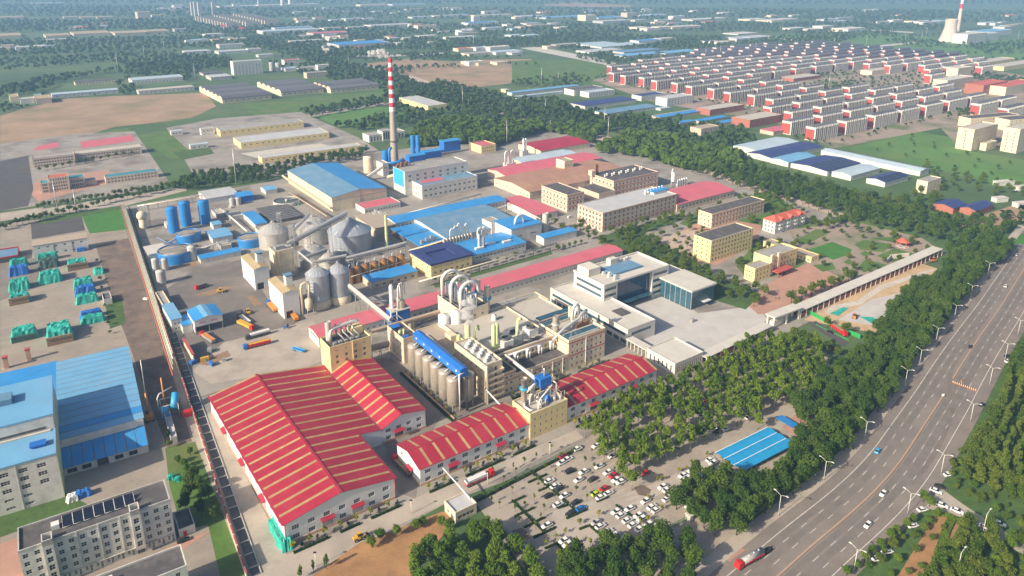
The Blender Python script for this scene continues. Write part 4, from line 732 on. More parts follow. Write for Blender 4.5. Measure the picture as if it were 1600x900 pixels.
q = MB(); pts = [g(x, y) for x, y in ((1386, 412), (1392, 405), (1410, 403), (1420, 402))]
for i in range(3): a, b = pts[i], pts[i + 1]; q.face([(*a.xy, 0), (*b.xy, 0), (*b.xy, 3.4), (*a.xy, 3.4)]); d = (b - a).normalized(); nn = Vector((-d.y, d.x, 0)) * .6; q.face([(*(b + nn).xy, 0), (*(a + nn).xy, 0), (*(a + nn).xy, 3.4), (*(b + nn).xy, 3.4)]); q.face([(*a.xy, 3.4), (*b.xy, 3.4), (*(b + nn).xy, 3.4), (*(a + nn).xy, 3.4)])
tag(q.build('garden_screen', 'wall_offwhite'), 'curved white garden screen wall near the long colonnade', 'wall')
# ------------------------------------------------------------------ north halls
block('factory_block', 'large four storey beige factory with grey flat roof and rooftop fans', 'factory', (941, 363), 1056, 902, 15.4, 'wall_pinkbeige', 'roof_palegrey', {'f': (17, 4, 1.9, 2.0, 1.2, 3.7), 'l': (7, 4, 1.9, 2.0, 1.2, 3.7)}, band=('trim_red', (3.9, 14.8), .35), ang=37, nv=2, fm='frame_white', cornice='wall_pinkbeige')
F = frame_from((1022, 303), 1046, 1010, 16.5, name='roof_shelter', label='small bright blue shelter on the grey factory roof', cat='shelter', ang=37); q = MB(); q.box(0, F.L, 0, F.D, 17.4, 17.8); q.build('roof', 'roof_blue', F.root); q = MB(); q.box(.5, F.L - .5, .5, F.D - .5, 15.5, 17.4); q.build('wall', 'wall_white', F.root)
fan = MB(); fan.lathe(0, 0, [(.8, 0), (.8, 1.6), (1.2, 1.9), (.2, 2.6)], 10); fan = fan.mesh('roof_fan', ['pipe_white'])
for i in range(14): P = g(1008 + (i % 7) * 4.4, 305 - (i % 7) * 1.2 + (i // 7) * 3.0 - 4, 15.5); tag(ob('roof_fan', fan, None, (P.x, P.y, 15.5)), 'white roof fan in the cluster on the grey factory roof', 'roof fan', 'roof fans on the grey factory')
block('factory_block', 'square three storey beige block with black roof left of the grey roofed factory', 'factory', (886, 332), 912, 846, 15.0, 'wall_pinkbeige', 'roof_tar', {'f': (4, 3, 1.9, 2.0, 1.6, 4.4), 'l': (7, 3, 1.9, 2.0, 1.6, 4.4)}, band=('trim_red', (4.6, 9.4, 14.2), .35))
F = block('factory_block', 'three storey beige block with black roof and a row of white vents, rearmost', 'factory', (959, 284), 1029, 922, 15.0, 'wall_pinkbeige', 'roof_tar', {'f': (12, 3, 1.9, 2.0, 1.6, 4.4), 'l': (6, 3, 1.9, 2.0, 1.6, 4.4)}, za=15, band=('trim_red', (4.6, 9.4, 14.2), .35))
for i in range(12): ob('roof_vent', fan, F.root, (4 + i * (F.L - 8) / 11, F.D * .5 + 2 * (i % 2), 15.06))
q = MB(); q.box(-4, 1, F.D - 7, F.D - 2, 15.07, 20); q.build('penthouse', 'wall_pinkbeige', F.root); q = MB(); [q.cyl(3 + 2.5 * i, F.D - 4, .9, 15, 25, 12) for i in range(2)]; q.build('stack', 'rust', F.root)
block('link_hall', 'low black roofed link between the two black roofed blocks', 'hall', (936, 304), 962, 904, 8, 'wall_pinkbeige', 'roof_tar', {}, za=8)
F = frame_from((828, 300), 985, 772, 8, name='brown_hall', label='wide hall with weathered brown ribbed roof north of the factory blocks', cat='hall'); gable(F, 7.6, 10.2, 'wall_pinkbeige', ('roof_brown',), wins={'l': (10, 1, 1.6, 1.4, 3, 3), 'f': (18, 1, 1.6, 1.4, 3, 3)}, rf=.5)
sk = MB(); sk.box(-.4, .4, -3, 3, 0, .12); sk = sk.mesh('skylight_strip', ['skylight'])
for i in range(22):
    for s in (.22,): o = ob('skylight_strip', sk, F.root, (6 + i * (F.L - 12) / 21, F.D * s, 7.6 + 2.6 * s * 2 + .16)); o.rotation_euler = (math.atan(2.6 / (F.D / 2)), 0, 0)
F = frame_from((790, 272), 940, 762, 9, name='red_brown_hall', label='long hall with faded red roof behind the brown ribbed roof', cat='hall'); gable(F, 7, 9, 'wall_pinkbeige', ('roof_pink',))
F = frame_from((1058, 319), 1148, 1010, 7, name='pink_hall', label='hall with pink and tan roof right of the grey roofed factory', cat='hall'); gable(F, 6.4, 9, 'wall_pinkbeige', ('roof_pink',), wins={'f': (16, 1, 2.4, 2.0, 2, 3)}, rf=.55)
block('lift_house', 'small beige two step house on the brown hall ridge', 'building', (882, 253), 896, 869, 16, 'wall_cream', 'roof_beigegrey', {'f': (3, 1, 1.5, 1.5, 11, 3)}, za=16)
F = frame_from((845, 236), 922, 810, 6, name='red_roof_hall', label='bright red roofed hall at the northern edge of the works', cat='hall'); gable(F, 6, 8, 'wall_cream', ('roof_red',))
F = frame_from((820, 256), 905, 795, 6, name='pale_blue_hall', label='pale blue roofed strip hall in front of the bright red roof', cat='hall'); gable(F, 5.5, 7, 'wall_cream', ('roof_greyblue_light',))
block('yellow_house', 'small yellow two storey house at the northern edge near the blue boiler plant', 'building', (752, 240), 775, 733, 8, 'wall_yellow', 'roof_pink', {'f': (6, 2, 1.4, 1.5, 1.3, 3.5), 'l': (3, 2, 1.2, 1.5, 1.3, 3.5)}, za=0)
F = Fr(g(794, 268), U, 'process_towers', 'white pipe columns joined by an arched duct, north of the brown hall', 'towers'); r = F.root
for i in range(4): MB().lathe(i * 2.6, (i % 2) * 2, [(.9, 0), (.9, 16 - 2 * i), (.3, 17 - 2 * i)], 10).build('column', 'pipe_white', r)
for x in (-4, 3): MB().tube([(x, 0, 8), (x, 0, 19), (x + 1, 0, 21.4), (x + 3, 0, 22), (x + 4.4, 0, 20.4), (x + 4.6, 0, 13)], .7, 9).build('arched_duct', 'pipe_white', r)
q = MB(); q.box(-3, 9, -2, 5, 0, 9); q.build('base_house', 'wall_white', r)
F = Fr(g(818, 245), U, 'process_towers', 'pair of tall white columns on a grey plinth behind the arched duct', 'towers'); r = F.root
for i in range(2): MB().lathe(i * 3, 0, [(1.1, 0), (1.1, 20), (.3, 21)], 10).build('column', 'pipe_white', r)
q = MB(); q.box(-2, 6, -1, 5, 0, 7); q.build('base_house', 'wall_grey', r)
F = Fr(g(1051, 293), U, 'process_towers', 'white silo with hooked duct and tank row left of the pink hall', 'towers'); r = F.root; MB().lathe(0, 0, [(1.8, 6), (1.8, 13), (.6, 15)], 12).build('silo', 'pipe_white', r); MB().tube([(-1, 1, 0), (-1, 1, 16), (0, 1, 18), (1.4, 1, 17)], .5, 8).build('duct', 'pipe_white', r)
for i in range(5): MB().lathe(5 + 3.2 * i, -1, [(1.2, 0), (1.2, 7), (.3, 8)], 10).build('tank', 'steel_bright', r)
# ------------------------------------------------------------------ blue halls in the centre
F = frame_from((520, 331), 605, 451, 0, name='blue_hall', label='big cream walled hall with two tone blue gable roof left of the boiler house', cat='hall'); gable(F, 12.6, 16, 'wall_cream', ('roof_bluegrey', 'roof_blue_y'), along_v=True, wins={'l': (1, 1, 3, 1, 8, 3)}, rf=.5)
q = MB(); q.box(-.05, F.L + .05, -.1, -.004, 9.8, 10.2); q.box(-.1, -.004, 0, F.D, 9.8, 10.2); q.build('wall_rail', 'steel_grey', F.root); MB().tube([(-2, -1, 4), (-2, F.D + 1, 5), (-5, F.D + 2, 8)], .9, 10).build('duct', 'pipe_cream', F.root); q = MB(); q.box(F.L * .5, F.L * .5 + .3, -.2, -.004, 0, 15.4); q.build('downpipe', 'steel_grey', F.root)
F = frame_from((618, 348), 791, 602, 9, name='blue_hall', label='long bright blue roofed hall in front of the white boiler house', cat='hall'); gable(F, 8.4, 9.6, 'wall_white', ('roof_blue',), wins={'f': (30, 1, 1.6, 1.2, 5, 2)}, rf=.6)
F = frame_from((698, 372), 812, 636, 8, name='bluegrey_hall', label='hall with faded blue grey roof and pale ridge strips beside the bright blue roof', cat='hall'); gable(F, 7.6, 9.4, 'wall_white', ('roof_bluegrey',), wins={'f': (14, 1, 1.6, 1.4, 3, 2)}, rf=.65)
q = MB(); [q.box(8 + 9 * i, 8.7 + 9 * i, .5, F.D * .6, 9.62 - .2, 9.75) for i in range(0)]
block('white_block', 'white block with bright blue roof and ring duct on top', 'building', (799, 383), 846, 771, 12.5, 'wall_white', 'roof_blue', {'f': [(2, 1, 6, 1, 5.2, 3)], 'l': (2, 1, 1.2, 1.2, 6, 3)}, za=0, par=0)
P = g(811, 348, 13); F = Fr(P, U, 'ring_duct', 'white semicircular duct standing on the blue roof of the white block', 'duct'); MB().tube([(-4 + 4 * (1 - math.cos(R(a))) * 1, 0, 12.6 + 6.5 * math.sin(R(a))) for a in range(0, 181, 15)], .9, 10).build('pipe', 'pipe_white', F.root); MB().lathe(5.5, 2, [(.8, 12.5), (1.2, 14), (.4, 15)], 9).build('vent', 'steel_bright', F.root)
block('white_penthouse', 'small white flat roofed box beside the faded blue grey roof', 'building', (768, 349), 783, 753, 12, 'wall_white', 'roof_grey', {}, za=12, par=.3)
F = frame_from((740, 398), 822, 707, 7, name='blue_hall', label='bright blue roofed workshop with small roof boxes below the faded blue grey roof', cat='hall'); gable(F, 6.4, 7.8, 'wall_white', ('roof_blue',), wins={'f': (14, 1, 2.2, 1.2, 3.4, 2)}, rf=.6)
for i in range(3): q = MB(); q.box(0, 7, 0, 2.4, 0, 1.2); q.build('roof_box', 'pipe_white', F.root, (6 + 12 * i, 6 + 3 * (i % 2), 7.2))
F = Fr(g(752, 385, 8), U, 'process_tower', 'cluster of white pipes with arched top rising from the blue workshop roof', 'tower'); r = F.root
for i in range(4): MB().lathe(i * 1.7 - 2, (i % 2) * 1.4, [(.8, 7), (.8, 17 - i), (.3, 18 - i)], 10).build('column', 'pipe_white', r)
for s in (-2.5, 1): MB().tube([(s, 1, 14), (s, 1, 19.5), (s + .8, 1, 21.5), (s + 2.4, 1, 22), (s + 3.8, 1, 20.6), (s + 4, 1, 15)], .6, 9).build('arched_duct', 'pipe_white', r)
F = Fr(g(716, 370, 9), U, 'pipe_rack', 'cream pipework with tall arches on the faded blue grey roof', 'pipes'); r = F.root
for i in range(5): MB().tube([(i * 3.2 - 7, 0, 8.6), (i * 3.2 - 7, 0, 15 + 1.5 * (i % 3)), (i * 3.2 - 6, 0, 16.4 + 1.5 * (i % 3)), (i * 3.2 - 4, 0, 16 + (i % 3)), (i * 3.2 - 3.6, 0, 9)], .45, 8).build('pipe', 'pipe_cream' if i % 2 else 'pipe_white', r)
q = MB(); [q.lathe(i * 2.6 - 14, -3, [(1.1, 6.8), (1.1, 10.5), (.4, 11.3)], 10) for i in range(10)]; q.build('drum_row', 'steel_warm', r)['kind'] = 'stuff'
F = frame_from((655, 385), 700, 610, 6, name='blue_canopy', label='dark blue canopy with machinery left of the blue workshop', cat='canopy'); q = MB(); q.box(0, F.L, 0, F.D, 6, 6.4); q.build('roof', 'roof_blue', F.root); q = MB(); q.box(1, F.L - 1, 1, F.D - 1, 0, 6); q.build('wall', 'steel_dark', F.root); q = MB(); [q.box(3 + 4 * i, 5 + 4 * i, 2, 4, 6.42, 9 + i % 3) for i in range(4)]; q.build('machine', 'steel_grey', F.root)['kind'] = 'stuff'
MB_ = MB(); P = g(605, 389); MB_.lathe(0, 0, [(1.3, 0), (1.0, 27)], 12, cap=False); MB_.lathe(0, 0, [(.9, 26.8), (.9, 26.82)], 12); tag(MB_.build('vent_stack', 'pipe_green', None, P), 'slim olive stack with a wisp of steam among the blue halls', 'stack')
F = frame_from((850, 372), 901, 838, 6, name='blue_hall', label='small bright blue roofed hall right of the white block', cat='hall'); gable(F, 5.6, 6.4, 'wall_white', ('roof_blue',)); P = g(852, 365); q = MB(); q.lathe(0, 0, [(2.4, 0), (2.4, 17)], 16, cap=False); q.lathe(0, 0, [(2.1, 16.6), (2.1, 16.62)], 16); tag(q.build('round_stack', 'concrete_light', None, P), 'short wide grey stack between the white block and the small blue hall', 'stack')
F = frame_from((838, 336), 841, 780, 6, name='pink_roof', label='pink roofed strip behind the white block', cat='hall'); F.L = 22; gable(F, 5.6, 6.6, 'wall_white', ('roof_pink',))
F = block('dark_roof_block', 'cream two storey block with sunken dark blue roof near the orange tanks', 'building', (674, 437), 738, 641, 10, 'wall_yellow', 'roof_navy', {'f': [(7, 1, 1.8, 1.5, 3.6, 3), (7, 1, 1.2, .7, 7.6, 3)], 'l': [(4, 2, 1.6, 1.4, 3.2, 3.4)]}, par=0, split=True)
for b in ((-.3, F.L + .3, -.3, F.D * .22), (-.3, F.L + .3, F.D * .68, F.D + .3), (-.3, F.L * .2, F.D * .22, F.D * .68), (F.L * .72, F.L + .3, F.D * .22, F.D * .68)): q = MB(); q.box(*b, 10.1, 11.2); q.build('roof_rim', 'roof_navy', F.root)
block('blue_roof_shop', 'small bright blue roofed workshop in front of the orange tanks', 'building', (581, 453), 653, 567, 5.4, 'wall_beige', 'roof_blue', {'f': (6, 1, 2.2, 1.6, 1.4, 3)}, par=0)
# orange tanks
for i, (x, y) in enumerate(((545, 446), (558, 442), (571, 438), (585, 434), (599, 430), (612.5, 426), (626, 422))):
    P = g(x, y) + Vector((0, 2.8, 0)); F = Fr(P, U, 'orange_tank', '%s orange tank from the left in the row under the conveyor' % ['first', 'second', 'third', 'fourth', 'fifth', 'sixth', 'last'][i], 'tank', 'orange tanks in a row'); MB().lathe(0, 0, [(2.8, 0), (2.8, 10)], 22, cap=False).build('shell', 'tank_orange', F.root); MB().lathe(0, 0, [(2.9, 9.9), (2.9, 10.2), (.3, 11)], 22).build('lid', 'rust', F.root); MB().tube([(0, 0, 11), (0, 0, 12.6), (1.2, .8, 13.4)], .22, 7).build('vent_pipe', 'pipe_white', F.root)
# grain silos
def silo(x, y, dia, h, ha, label, mat='steel_silo', base=None):
    rr = dia / 2 / (.958 * (y + 48) / 200); P = g(x, y) + Vector((0, rr, 0)); F = Fr(P, U, 'grain_silo', label, 'silo'); r = F.root; n = 40; nz = 12
    MB().lathe(0, 0, [(rr, 0 if not base else base), (rr, h)], n, cap=False).build('shell', mat, r); q = MB(); q.lathe(0, 0, [(rr * 1.03, h - .1), (rr * 1.03, h + .15), (rr * .12, ha), (rr * .12, ha + 1), (.1, ha + 1.4)], n, sm=False); q.build('cone_roof', mat, r); q = MB()
    if base: MB().lathe(0, 0, [(rr + .25, 0), (rr + .25, base)], n).build('footing', 'wall_cream', r)
    for i in range(16): a = 2 * math.pi * i / 16; q.bar((rr * 1.02 * math.cos(a), rr * 1.02 * math.sin(a), h + .2), (rr * .13 * math.cos(a), rr * .13 * math.sin(a), ha + .05), .16)
    q.build('roof_rib', 'steel_bright', r)
    q = MB()
    for i in range(int(h / 2.2)): q.lathe(0, 0, [(rr + .02, 1 + i * 2.2), (rr + .12, 1.1 + i * 2.2), (rr + .02, 1.2 + i * 2.2)], n, cap=False)
    q.build('hoop', mat, r); q = MB(); a = -.9; [q.bar((rr * math.cos(a + s) * 1.02, rr * math.sin(a + s) * 1.02, 0), (rr * math.cos(a + s) * 1.02, rr * math.sin(a + s) * 1.02, h), .12) for s in (0, .06)]; q.build('ladder', 'steel_bright', r); return F
silo(541, 403, 67, 16, 24.5, 'biggest bright steel grain silo in the middle of the works', 'steel_silo_blue'); silo(422, 392, 46, 12, 18.5, 'dull steel grain silo at the left of the group behind the cream tower'); silo(484, 386, 54, 13, 20, 'steel grain silo at the back of the group'); silo(486, 424, 44, 11, 17, 'steel grain silo in the middle, partly hidden by conveyors'); silo(512, 430, 34, 9, 14, 'low steel grain silo just behind the two tall ones')
silo(495, 485, 36, 21.5, 26, 'left one of two tall silver silos on cream footings', 'steel_silo_blue', 5); silo(528, 477, 33.5, 20.5, 25.5, 'right one of two tall silver silos on cream footings', 'steel_silo_blue', 5)
for A, xb, xd, h, lab in (((400, 454), 423, 380, 14.5, 'white unloading house with tan roof nearest the blue tanks'), ((445, 499), 470, 423, 16.5, 'white unloading house with tan roof and a truck in its portal')):
    F = frame_from(A, xb, xd, 0, name='unloading_house', label=lab, cat='building'); L, D = F.L, F.D; r = F.root; mb = MB(); op = [(1.2, 5.6, 0.0, 4.6)]; wall_face(mb, 'f', L, D, 0, h, op, rec=1.2); [wall_face(mb, f, L, D, 0, h, []) for f in 'rbl']; mb.face([(0, 0, h), (L, 0, h), (L * .5, 0, h + 1)]); mb.face([(L, D, h), (0, D, h), (L * .5, D, h + 1)]); mb.build('wall', 'wall_white_sheet', r)
    q = MB(); q.box(1.25, 5.55, 1.2, 1.3, 0, 4.6); q.build('portal', 'steel_dark', r); q = MB(); [q.box(-.06, -.004, .1, D - .1, z, z + .35) for z in (3, 5)]; q.build('wall_band', 'trim_red', r)
    for s in (0, 1): q = MB(); x0, x1 = (-.3, L * .5) if s == 0 else (L * .5, L + .3); a = (x0, h - .05 if s == 0 else h + 1.05); b = (x1, h + 1.05 if s == 0 else h - .05); q.face([(a[0], -.3, a[1] + .12), (b[0], -.3, b[1] + .12), (b[0], D + .3, b[1] + .12), (a[0], D + .3, a[1] + .12)]); q.face([(a[0], -.3, a[1]), (b[0], -.3, b[1]), (b[0], -.3, b[1] + .12), (a[0], -.3, a[1] + .12)]); q.build('roof_panel', 'roof_tan', r)
    q = MB(); q.box(L - 4.6, L - .6, D * .3, D * .3 + 4, h - .2, h + 6.5); o = q.build('lift_tower', 'wall_white_sheet', r); q = MB(); q.box(L - 5, L - .2, D * .3 - .4, D * .3 + 4.4, h + 7.2, h + 7.5); q.build('cap', 'roof_bluegrey', o); q = MB(); q.box(L - 4.2, L - 1, D * .3 + .4, D * .3 + 3.6, h + 6.5, h + 7.2); q.build('louvre', 'steel_dark', o)
F = block('cream_tower', 'cream windowless work tower in front of the dull grain silo', 'tower', (433, 437), 462, 424, 19.5, 'wall_cream', 'roof_grey', {}, par=.5); q = MB(); [q.box(x, x + .7, -.3, -.003, 0, 19.5) for x in (.1, 2.4)]; q.build('pilaster', 'wall_yellow', F.root); q = MB(); q.box(2, 8, 3, 7, 19.57, 22); q.build('machine_room', 'steel_grey', F.root)
def truss(name, label, A, B, w_, mat, cat='conveyor', legs=(), deck='steel_bright'):
    A = Vector(A); B = Vector(B); d = (B - A); n = max(3, int(d.length / 3)); s = d.cross(Vector((0, 0, 1))).normalized() * w_ / 2; up = Vector((0, 0, w_ * .9))
    r = thing(name, label, cat, (A.x, A.y, 0)); O = Vector((A.x, A.y, 0)); q = MB(); P = lambda t, k, z: A + d * t + s * k + up * z - O
    q.face([P(0, -1, 0), P(1, -1, 0), P(1, 1, 0), P(0, 1, 0)]); q.face([P(0, -1, 1), P(1, -1, 1), P(1, 0, 1.35), P(0, 0, 1.35)]); q.face([P(0, 0, 1.35), P(1, 0, 1.35), P(1, 1, 1), P(0, 1, 1)]); q.face([P(0, -1, .3), P(1, -1, .3), P(1, -1, 1), P(0, -1, 1)]); q.face([P(0, 1, .3), P(1, 1, .3), P(1, 1, 1), P(0, 1, 1)]); q.build('casing', deck, r)
    q = MB()
    for k in (-1, 1):
        for z in (-.6, .0): q.bar(P(0, k, z), P(1, k, z), .14)
        for i in range(n): q.bar(P(i / n, k, -.6 if i % 2 else 0), P((i + 1) / n, k, 0 if i % 2 else -.6), .1)
    q.build('truss', mat, r)
    for t in legs:
        q = MB(); p = A + d * t - O
        for k in (-1, 1): q.bar(p + s * k * 1.0, Vector((p.x, p.y, 0)) + s * k * 1.6, .22)
        for z in range(2, int(p.z), 4): q.bar(Vector((p.x, p.y, z)) + s * 1.3, Vector((p.x, p.y, min(z + 4, p.z))) - s * 1.3, .12)
        q.build('trestle', mat, r)
    return r
truss('inclined_conveyor', 'long inclined conveyor gallery rising across the grain silos', g(447, 385, 23), g(541, 335, 29), 2.6, 'steel_grey', legs=(.35, .7)); truss('conveyor', 'grey conveyor running over the orange tanks', g(541, 407, 13), g(634, 383, 13), 2.4, 'steel_grey', legs=(.1, .4, .7, 1)); truss('inclined_conveyor', 'covered conveyor from the tall silver silos down to the blue equipment tower', g(546, 449, 12), g(611, 503, 9), 2.2, 'steel_grey', legs=(.2, .5, .9)); truss('conveyor', 'short conveyor between the low grain silo cones', g(468, 407, 17), g(510, 391, 17), 1.6, 'steel_grey'); truss('conveyor', 'lower short conveyor in front of the low grain silo', g(488, 412, 14), g(541, 401, 14), 1.6, 'steel_grey'); truss('inclined_conveyor', 'thin conveyor from the lattice tower to the back grain silo', g(458, 362, 22), g(483, 336, 26), 1.5, 'steel_grey'); truss('spout', 'thin spout falling onto the left tall silver silo', g(466, 394, 30), g(489, 413, 27), .8, 'steel_grey')
def lattice(name, label, P, w_, h_, cat='lattice tower', mat='steel_grey'):
    r = thing(name, label, cat, (P.x, P.y, 0)); q = MB(); c = [(-w_, -w_), (w_, -w_), (w_, w_), (-w_, w_)]; n = int(h_ / (2 * w_)) + 1
    for x, y in c: q.bar((x, y, 0), (x, y, h_), .2)
    q.build('post', mat, r); q = MB()
    for i in range(n):
        a, b = h_ * i / n, h_ * (i + 1) / n
        for j in range(4): k = (j + 1) % 4; q.bar((*c[j], a), (*c[k], b), .1); q.bar((*c[j], b), (*c[k], b), .1)
    q.build('bracing', mat, r); q = MB(); q.box(-w_ - .4, w_ + .4, -w_ - .4, w_ + .4, h_, h_ + .8); q.build('head', mat, r); return r
lattice('lattice_tower', 'dark lattice elevator tower between cream tower and tall silver silos', g(462, 432), 1.4, 36); lattice('lattice_tower', 'dark lattice elevator tower in front of the dull grain silo', g(441, 392), 1.3, 29); lattice('lattice_tower', 'thin lattice tower beside the white ball tank', g(233, 355), 1.2, 18)
r = Fr(g(484, 491), U, 'dust_filter', 'cream dust collector with looping duct beside the white unloading house', 'dust filter').root; MB().lathe(0, 0, [(.5, 2.4), (2.3, 5), (2.3, 9.6), (1, 10.6)], 16).build('bin', 'pipe_cream', r); MB().tube([(-3.4, 2, 0), (-3.4, 2, 17.5), (-2.8, 2, 19.3), (-1.4, 2, 20), (1.2, 2, 20), (1.6, 1.6, 18), (.4, .4, 10.5)], .7, 10).build('duct', 'pipe_cream', r); q = MB(); [q.bar((x, y, 0), (x, y, 5), .25) for x in (-1.8, 1.8) for y in (-1.8, 1.8)]; q.build('leg', 'steel_bright', r)
# ------------------------------------------------------------------ boiler house, chimney
F = frame_from((632, 269), 730, 614, 23, name='boiler_house', label='tall white boiler house with blue cladding and blue roof boxes below the chimney', cat='building'); block(None, None, None, None, 0, 0, 22.6, 'wall_white', 'roof_grey', {'f': [(8, 2, 2.6, 2.0, 13, 4.2), (1, 2, 1.6, 2, 3, 4)]}, F=F, nv=3, par=.8); q = MB(); q.box(-.15, -.004, 2, F.D - 1, 8, 23.2); q.build('blue_cladding', 'paint_skyblue', F.root)
q = MB(); [q.lathe(2 + 2.2 * i, F.D - 4 + 1.2 * (i % 2), [(.9, 22.6), (.9, 25 + i % 3), (.3, 26 + i % 3)], 8) for i in range(7)]; q.build('vent_row', 'rust', F.root)['kind'] = 'stuff'
for a, b, z0, z1, wd, lab in (((640, 254), (665, 250), 24, 29.5, 8, 0), ((664, 249), (691, 245), 24, 30.5, 8, 1), ((694, 238), (717, 233), 28, 38, 9, 2)):
    x0, y0, _ = F.l(*a, z0); x1, y1, _ = F.l(*b, z0); q = MB(); q.box(x0, x1, y0, y0 + wd, z0, z1); o = q.build('roof_house', 'paint_blue', F.root); q = MB(); q.box(x0 - .8, x1 + .8, y0 - .8, y0 + wd + .8, z1 + .01, z1 + .4); q.build('roof', 'roof_blue', o); q = MB(); [q.box(x - .2, x + .2, y - .2, y + .2, 22.6, z0) for x in (x0 + .3, x1 - .3) for y in (y0 + .3, y0 + wd - .3)]; q.build('leg', 'steel_grey', o)
block('boiler_annex', 'white three storey annex with red and blue roof in front of the boiler house', 'building', (660, 312), 746, 645, 12.8, 'wall_white', 'roof_bluegrey', {'f': (11, 2, 2.4, 1.7, 2.2, 5.2), 'l': (4, 2, 1.6, 1.6, 2.2, 5.2)}, nv=3, par=.6, split=True)
P = g(661, 287, 13); r = Fr(P, U, 'annex_roof_cover', 'red roof covering on the left half of the boiler annex', 'roof').root; q = MB(); q.box(1, 24, 1, 10, 12.88, 13.05); q.build('sheet', 'roof_pink', r)
CP = g(616, 256) + Vector((0, 4, 0)); r = thing('chimney', 'tall chimney with red and white bands above a bare concrete shaft', 'chimney', CP); hz = 112.; zs = hz * .505
rad = lambda z: 4.3 - 2.2 * z / hz
MB().lathe(0, 0, [(rad(hz * i / 10 * .505), hz * i / 10 * .505) for i in range(11)], 28, cap=False).build('shaft', 'concrete_shaft', r)
for i in range(12): a = zs + (hz - zs) * i / 12; b = zs + (hz - zs) * (i + 1) / 12; q = MB(); q.lathe(0, 0, [(rad(a), a), (rad(b), b)], 28, cap=(i == 11)); q.build('band', 'ash_band_red' if i % 2 else 'band_white', r)
MB().lathe(0, 0, [(rad(24) + .1, 24), (rad(24) + 1.1, 24), (rad(24) + 1.1, 25), (rad(24) + .1, 25)], 24, cap=False).build('gallery', 'steel_dark', r); q = MB(); [q.bar((rad(0) * -.72 - .1 + s, -rad(0) * .72, 0), (rad(hz) * -.72 - .1 + s, -rad(hz) * .72, hz), .1) for s in (0, .5)]; q.build('ladder', 'steel_dark', r)
def tank(x, y, dia, h, label, mat, name='tank', top=None, ha=None, ladder=False, group=None):
    rr = dia / 2 / (.958 * (y + 48) / 200); P = g(x, y) + Vector((0, rr, 0)); F = Fr(P, U, name, label, 'tank', group); MB().lathe(0, 0, [(rr, 0), (rr, h)], 26, cap=False).build('shell', mat, F.root); MB().lathe(0, 0, [(rr + .08, h - .05), (rr + .08, h + .12), (.2, ha or h + .8)], 26).build('lid', top or mat, F.root)
    if ladder: q = MB(); [q.bar((rr * math.cos(-.6 + s), rr * math.sin(-.6 + s), 0), ((rr + .1) * math.cos(-.6 + s), (rr + .1) * math.sin(-.6 + s), h), .1) for s in (0, .12)]; q.build('ladder', 'pipe_white', F.root)
    F.rr = rr; return F
tank(575, 271, 16, 16, 'beige round tank between blue hall and chimney', 'wall_cream'); tank(602, 262, 11, 17, 'blue scrubber column left of the chimney foot', 'tank_blue'); tank(645, 240, 7, 20, 'left blue scrubber column behind the boiler roof boxes', 'tank_blue'); tank(653, 240, 7, 20, 'right blue scrubber column behind the boiler roof boxes', 'tank_blue')
block('transfer_house', 'small white transfer house with windows left of the boiler house', 'building', (599, 276), 608, 589, 13, 'wall_white', 'roof_grey', {'f': (2, 1, 1.5, 1.4, 8, 3), 'l': (2, 1, 1.5, 1.4, 8, 3)}); truss('inclined_conveyor', 'inclined coal conveyor climbing to the white transfer house', g(573, 279, 2), g(598, 262, 12), 2.6, 'steel_grey'); truss('inclined_conveyor', 'cream conveyor gallery entering the boiler house wall', g(606, 279, 6), g(632, 272, 14), 2.6, 'steel_grey', deck='pipe_cream')
F = Fr(g(616, 262), U, 'duct_line', 'bright blue flue duct line at the foot of the chimney', 'duct'); MB().tube([(-8, -2, 6), (4, -2, 6), (10, -4, 9)], 1.6, 12).build('duct', 'tank_blue', F.root); MB().tube([(-4, 2, 2), (-4, 2, 18), (-3, 2, 20.5), (-1, 2, 21)], 1.4, 12).build('riser', 'tank_blue', F.root)
F = frame_from((570, 335), 626, 556, 0, name='red_roof_office', label='low white office with red flat roof beside the big blue hall', cat='building'); block(None, None, None, None, 0, 0, 4.6, 'wall_white', 'roof_pink', {'f': (12, 1, 1.6, 1.4, 1.4, 3), 'l': (3, 1, 1.4, 1.4, 1.4, 3)}, F=F, par=.5)
F = frame_from((585, 357), 622, 553, 8, name='beige_canopy', label='stained beige canopy roof beside the biggest grain silo', cat='canopy'); q = MB(); q.box(0, F.L, 0, F.D, 7.6, 8); q.build('roof', 'roof_beigegrey', F.root); q = MB(); q.box(1, F.L - 1, 1, F.D - 1, 0, 7.6); q.build('wall', 'wall_beige', F.root)
# ------------------------------------------------------------------ water treatment in the north-west corner
for x, y, h, o in ((269, 365, 20, 'left'), (288.5, 355, 20, 'middle'), (318, 351, 19, 'right')): tank(x, y, 16.5, h, o + ' one of three tall bright blue tanks', 'tank_blue', ladder=True)
for x, y, dia, h, lab in ((288, 382, 37, 6, 'blue open basin below the tall blue tanks'), (265, 415, 55, 7, 'largest blue open basin with concrete walkways on top'), (386, 389, 38, 6, 'blue open basin next to the dull grain silo')):
    F = tank(x, y, dia, h, lab, 'tank_blue', 'basin', 'g_concrete', h + .1); q = MB(); [q.box(-F.rr * .9, F.rr * .9, -F.rr * .8 + i * F.rr * .27 - .4, -F.rr * .8 + i * F.rr * .27 + .4, h + .15, h + 1) for i in range(1, 7) if abs(-F.rr * .8 + i * F.rr * .27) < F.rr * .45]; q.build('walkway', 'concrete_light', F.root)['kind'] = 'stuff'; MB().lathe(0, 0, [(F.rr + .05, h + .1), (F.rr + .05, h + .8), (F.rr - .4, h + .8), (F.rr - .4, h + .1)], 26, cap=False).build('rim', 'tank_blue', F.root)
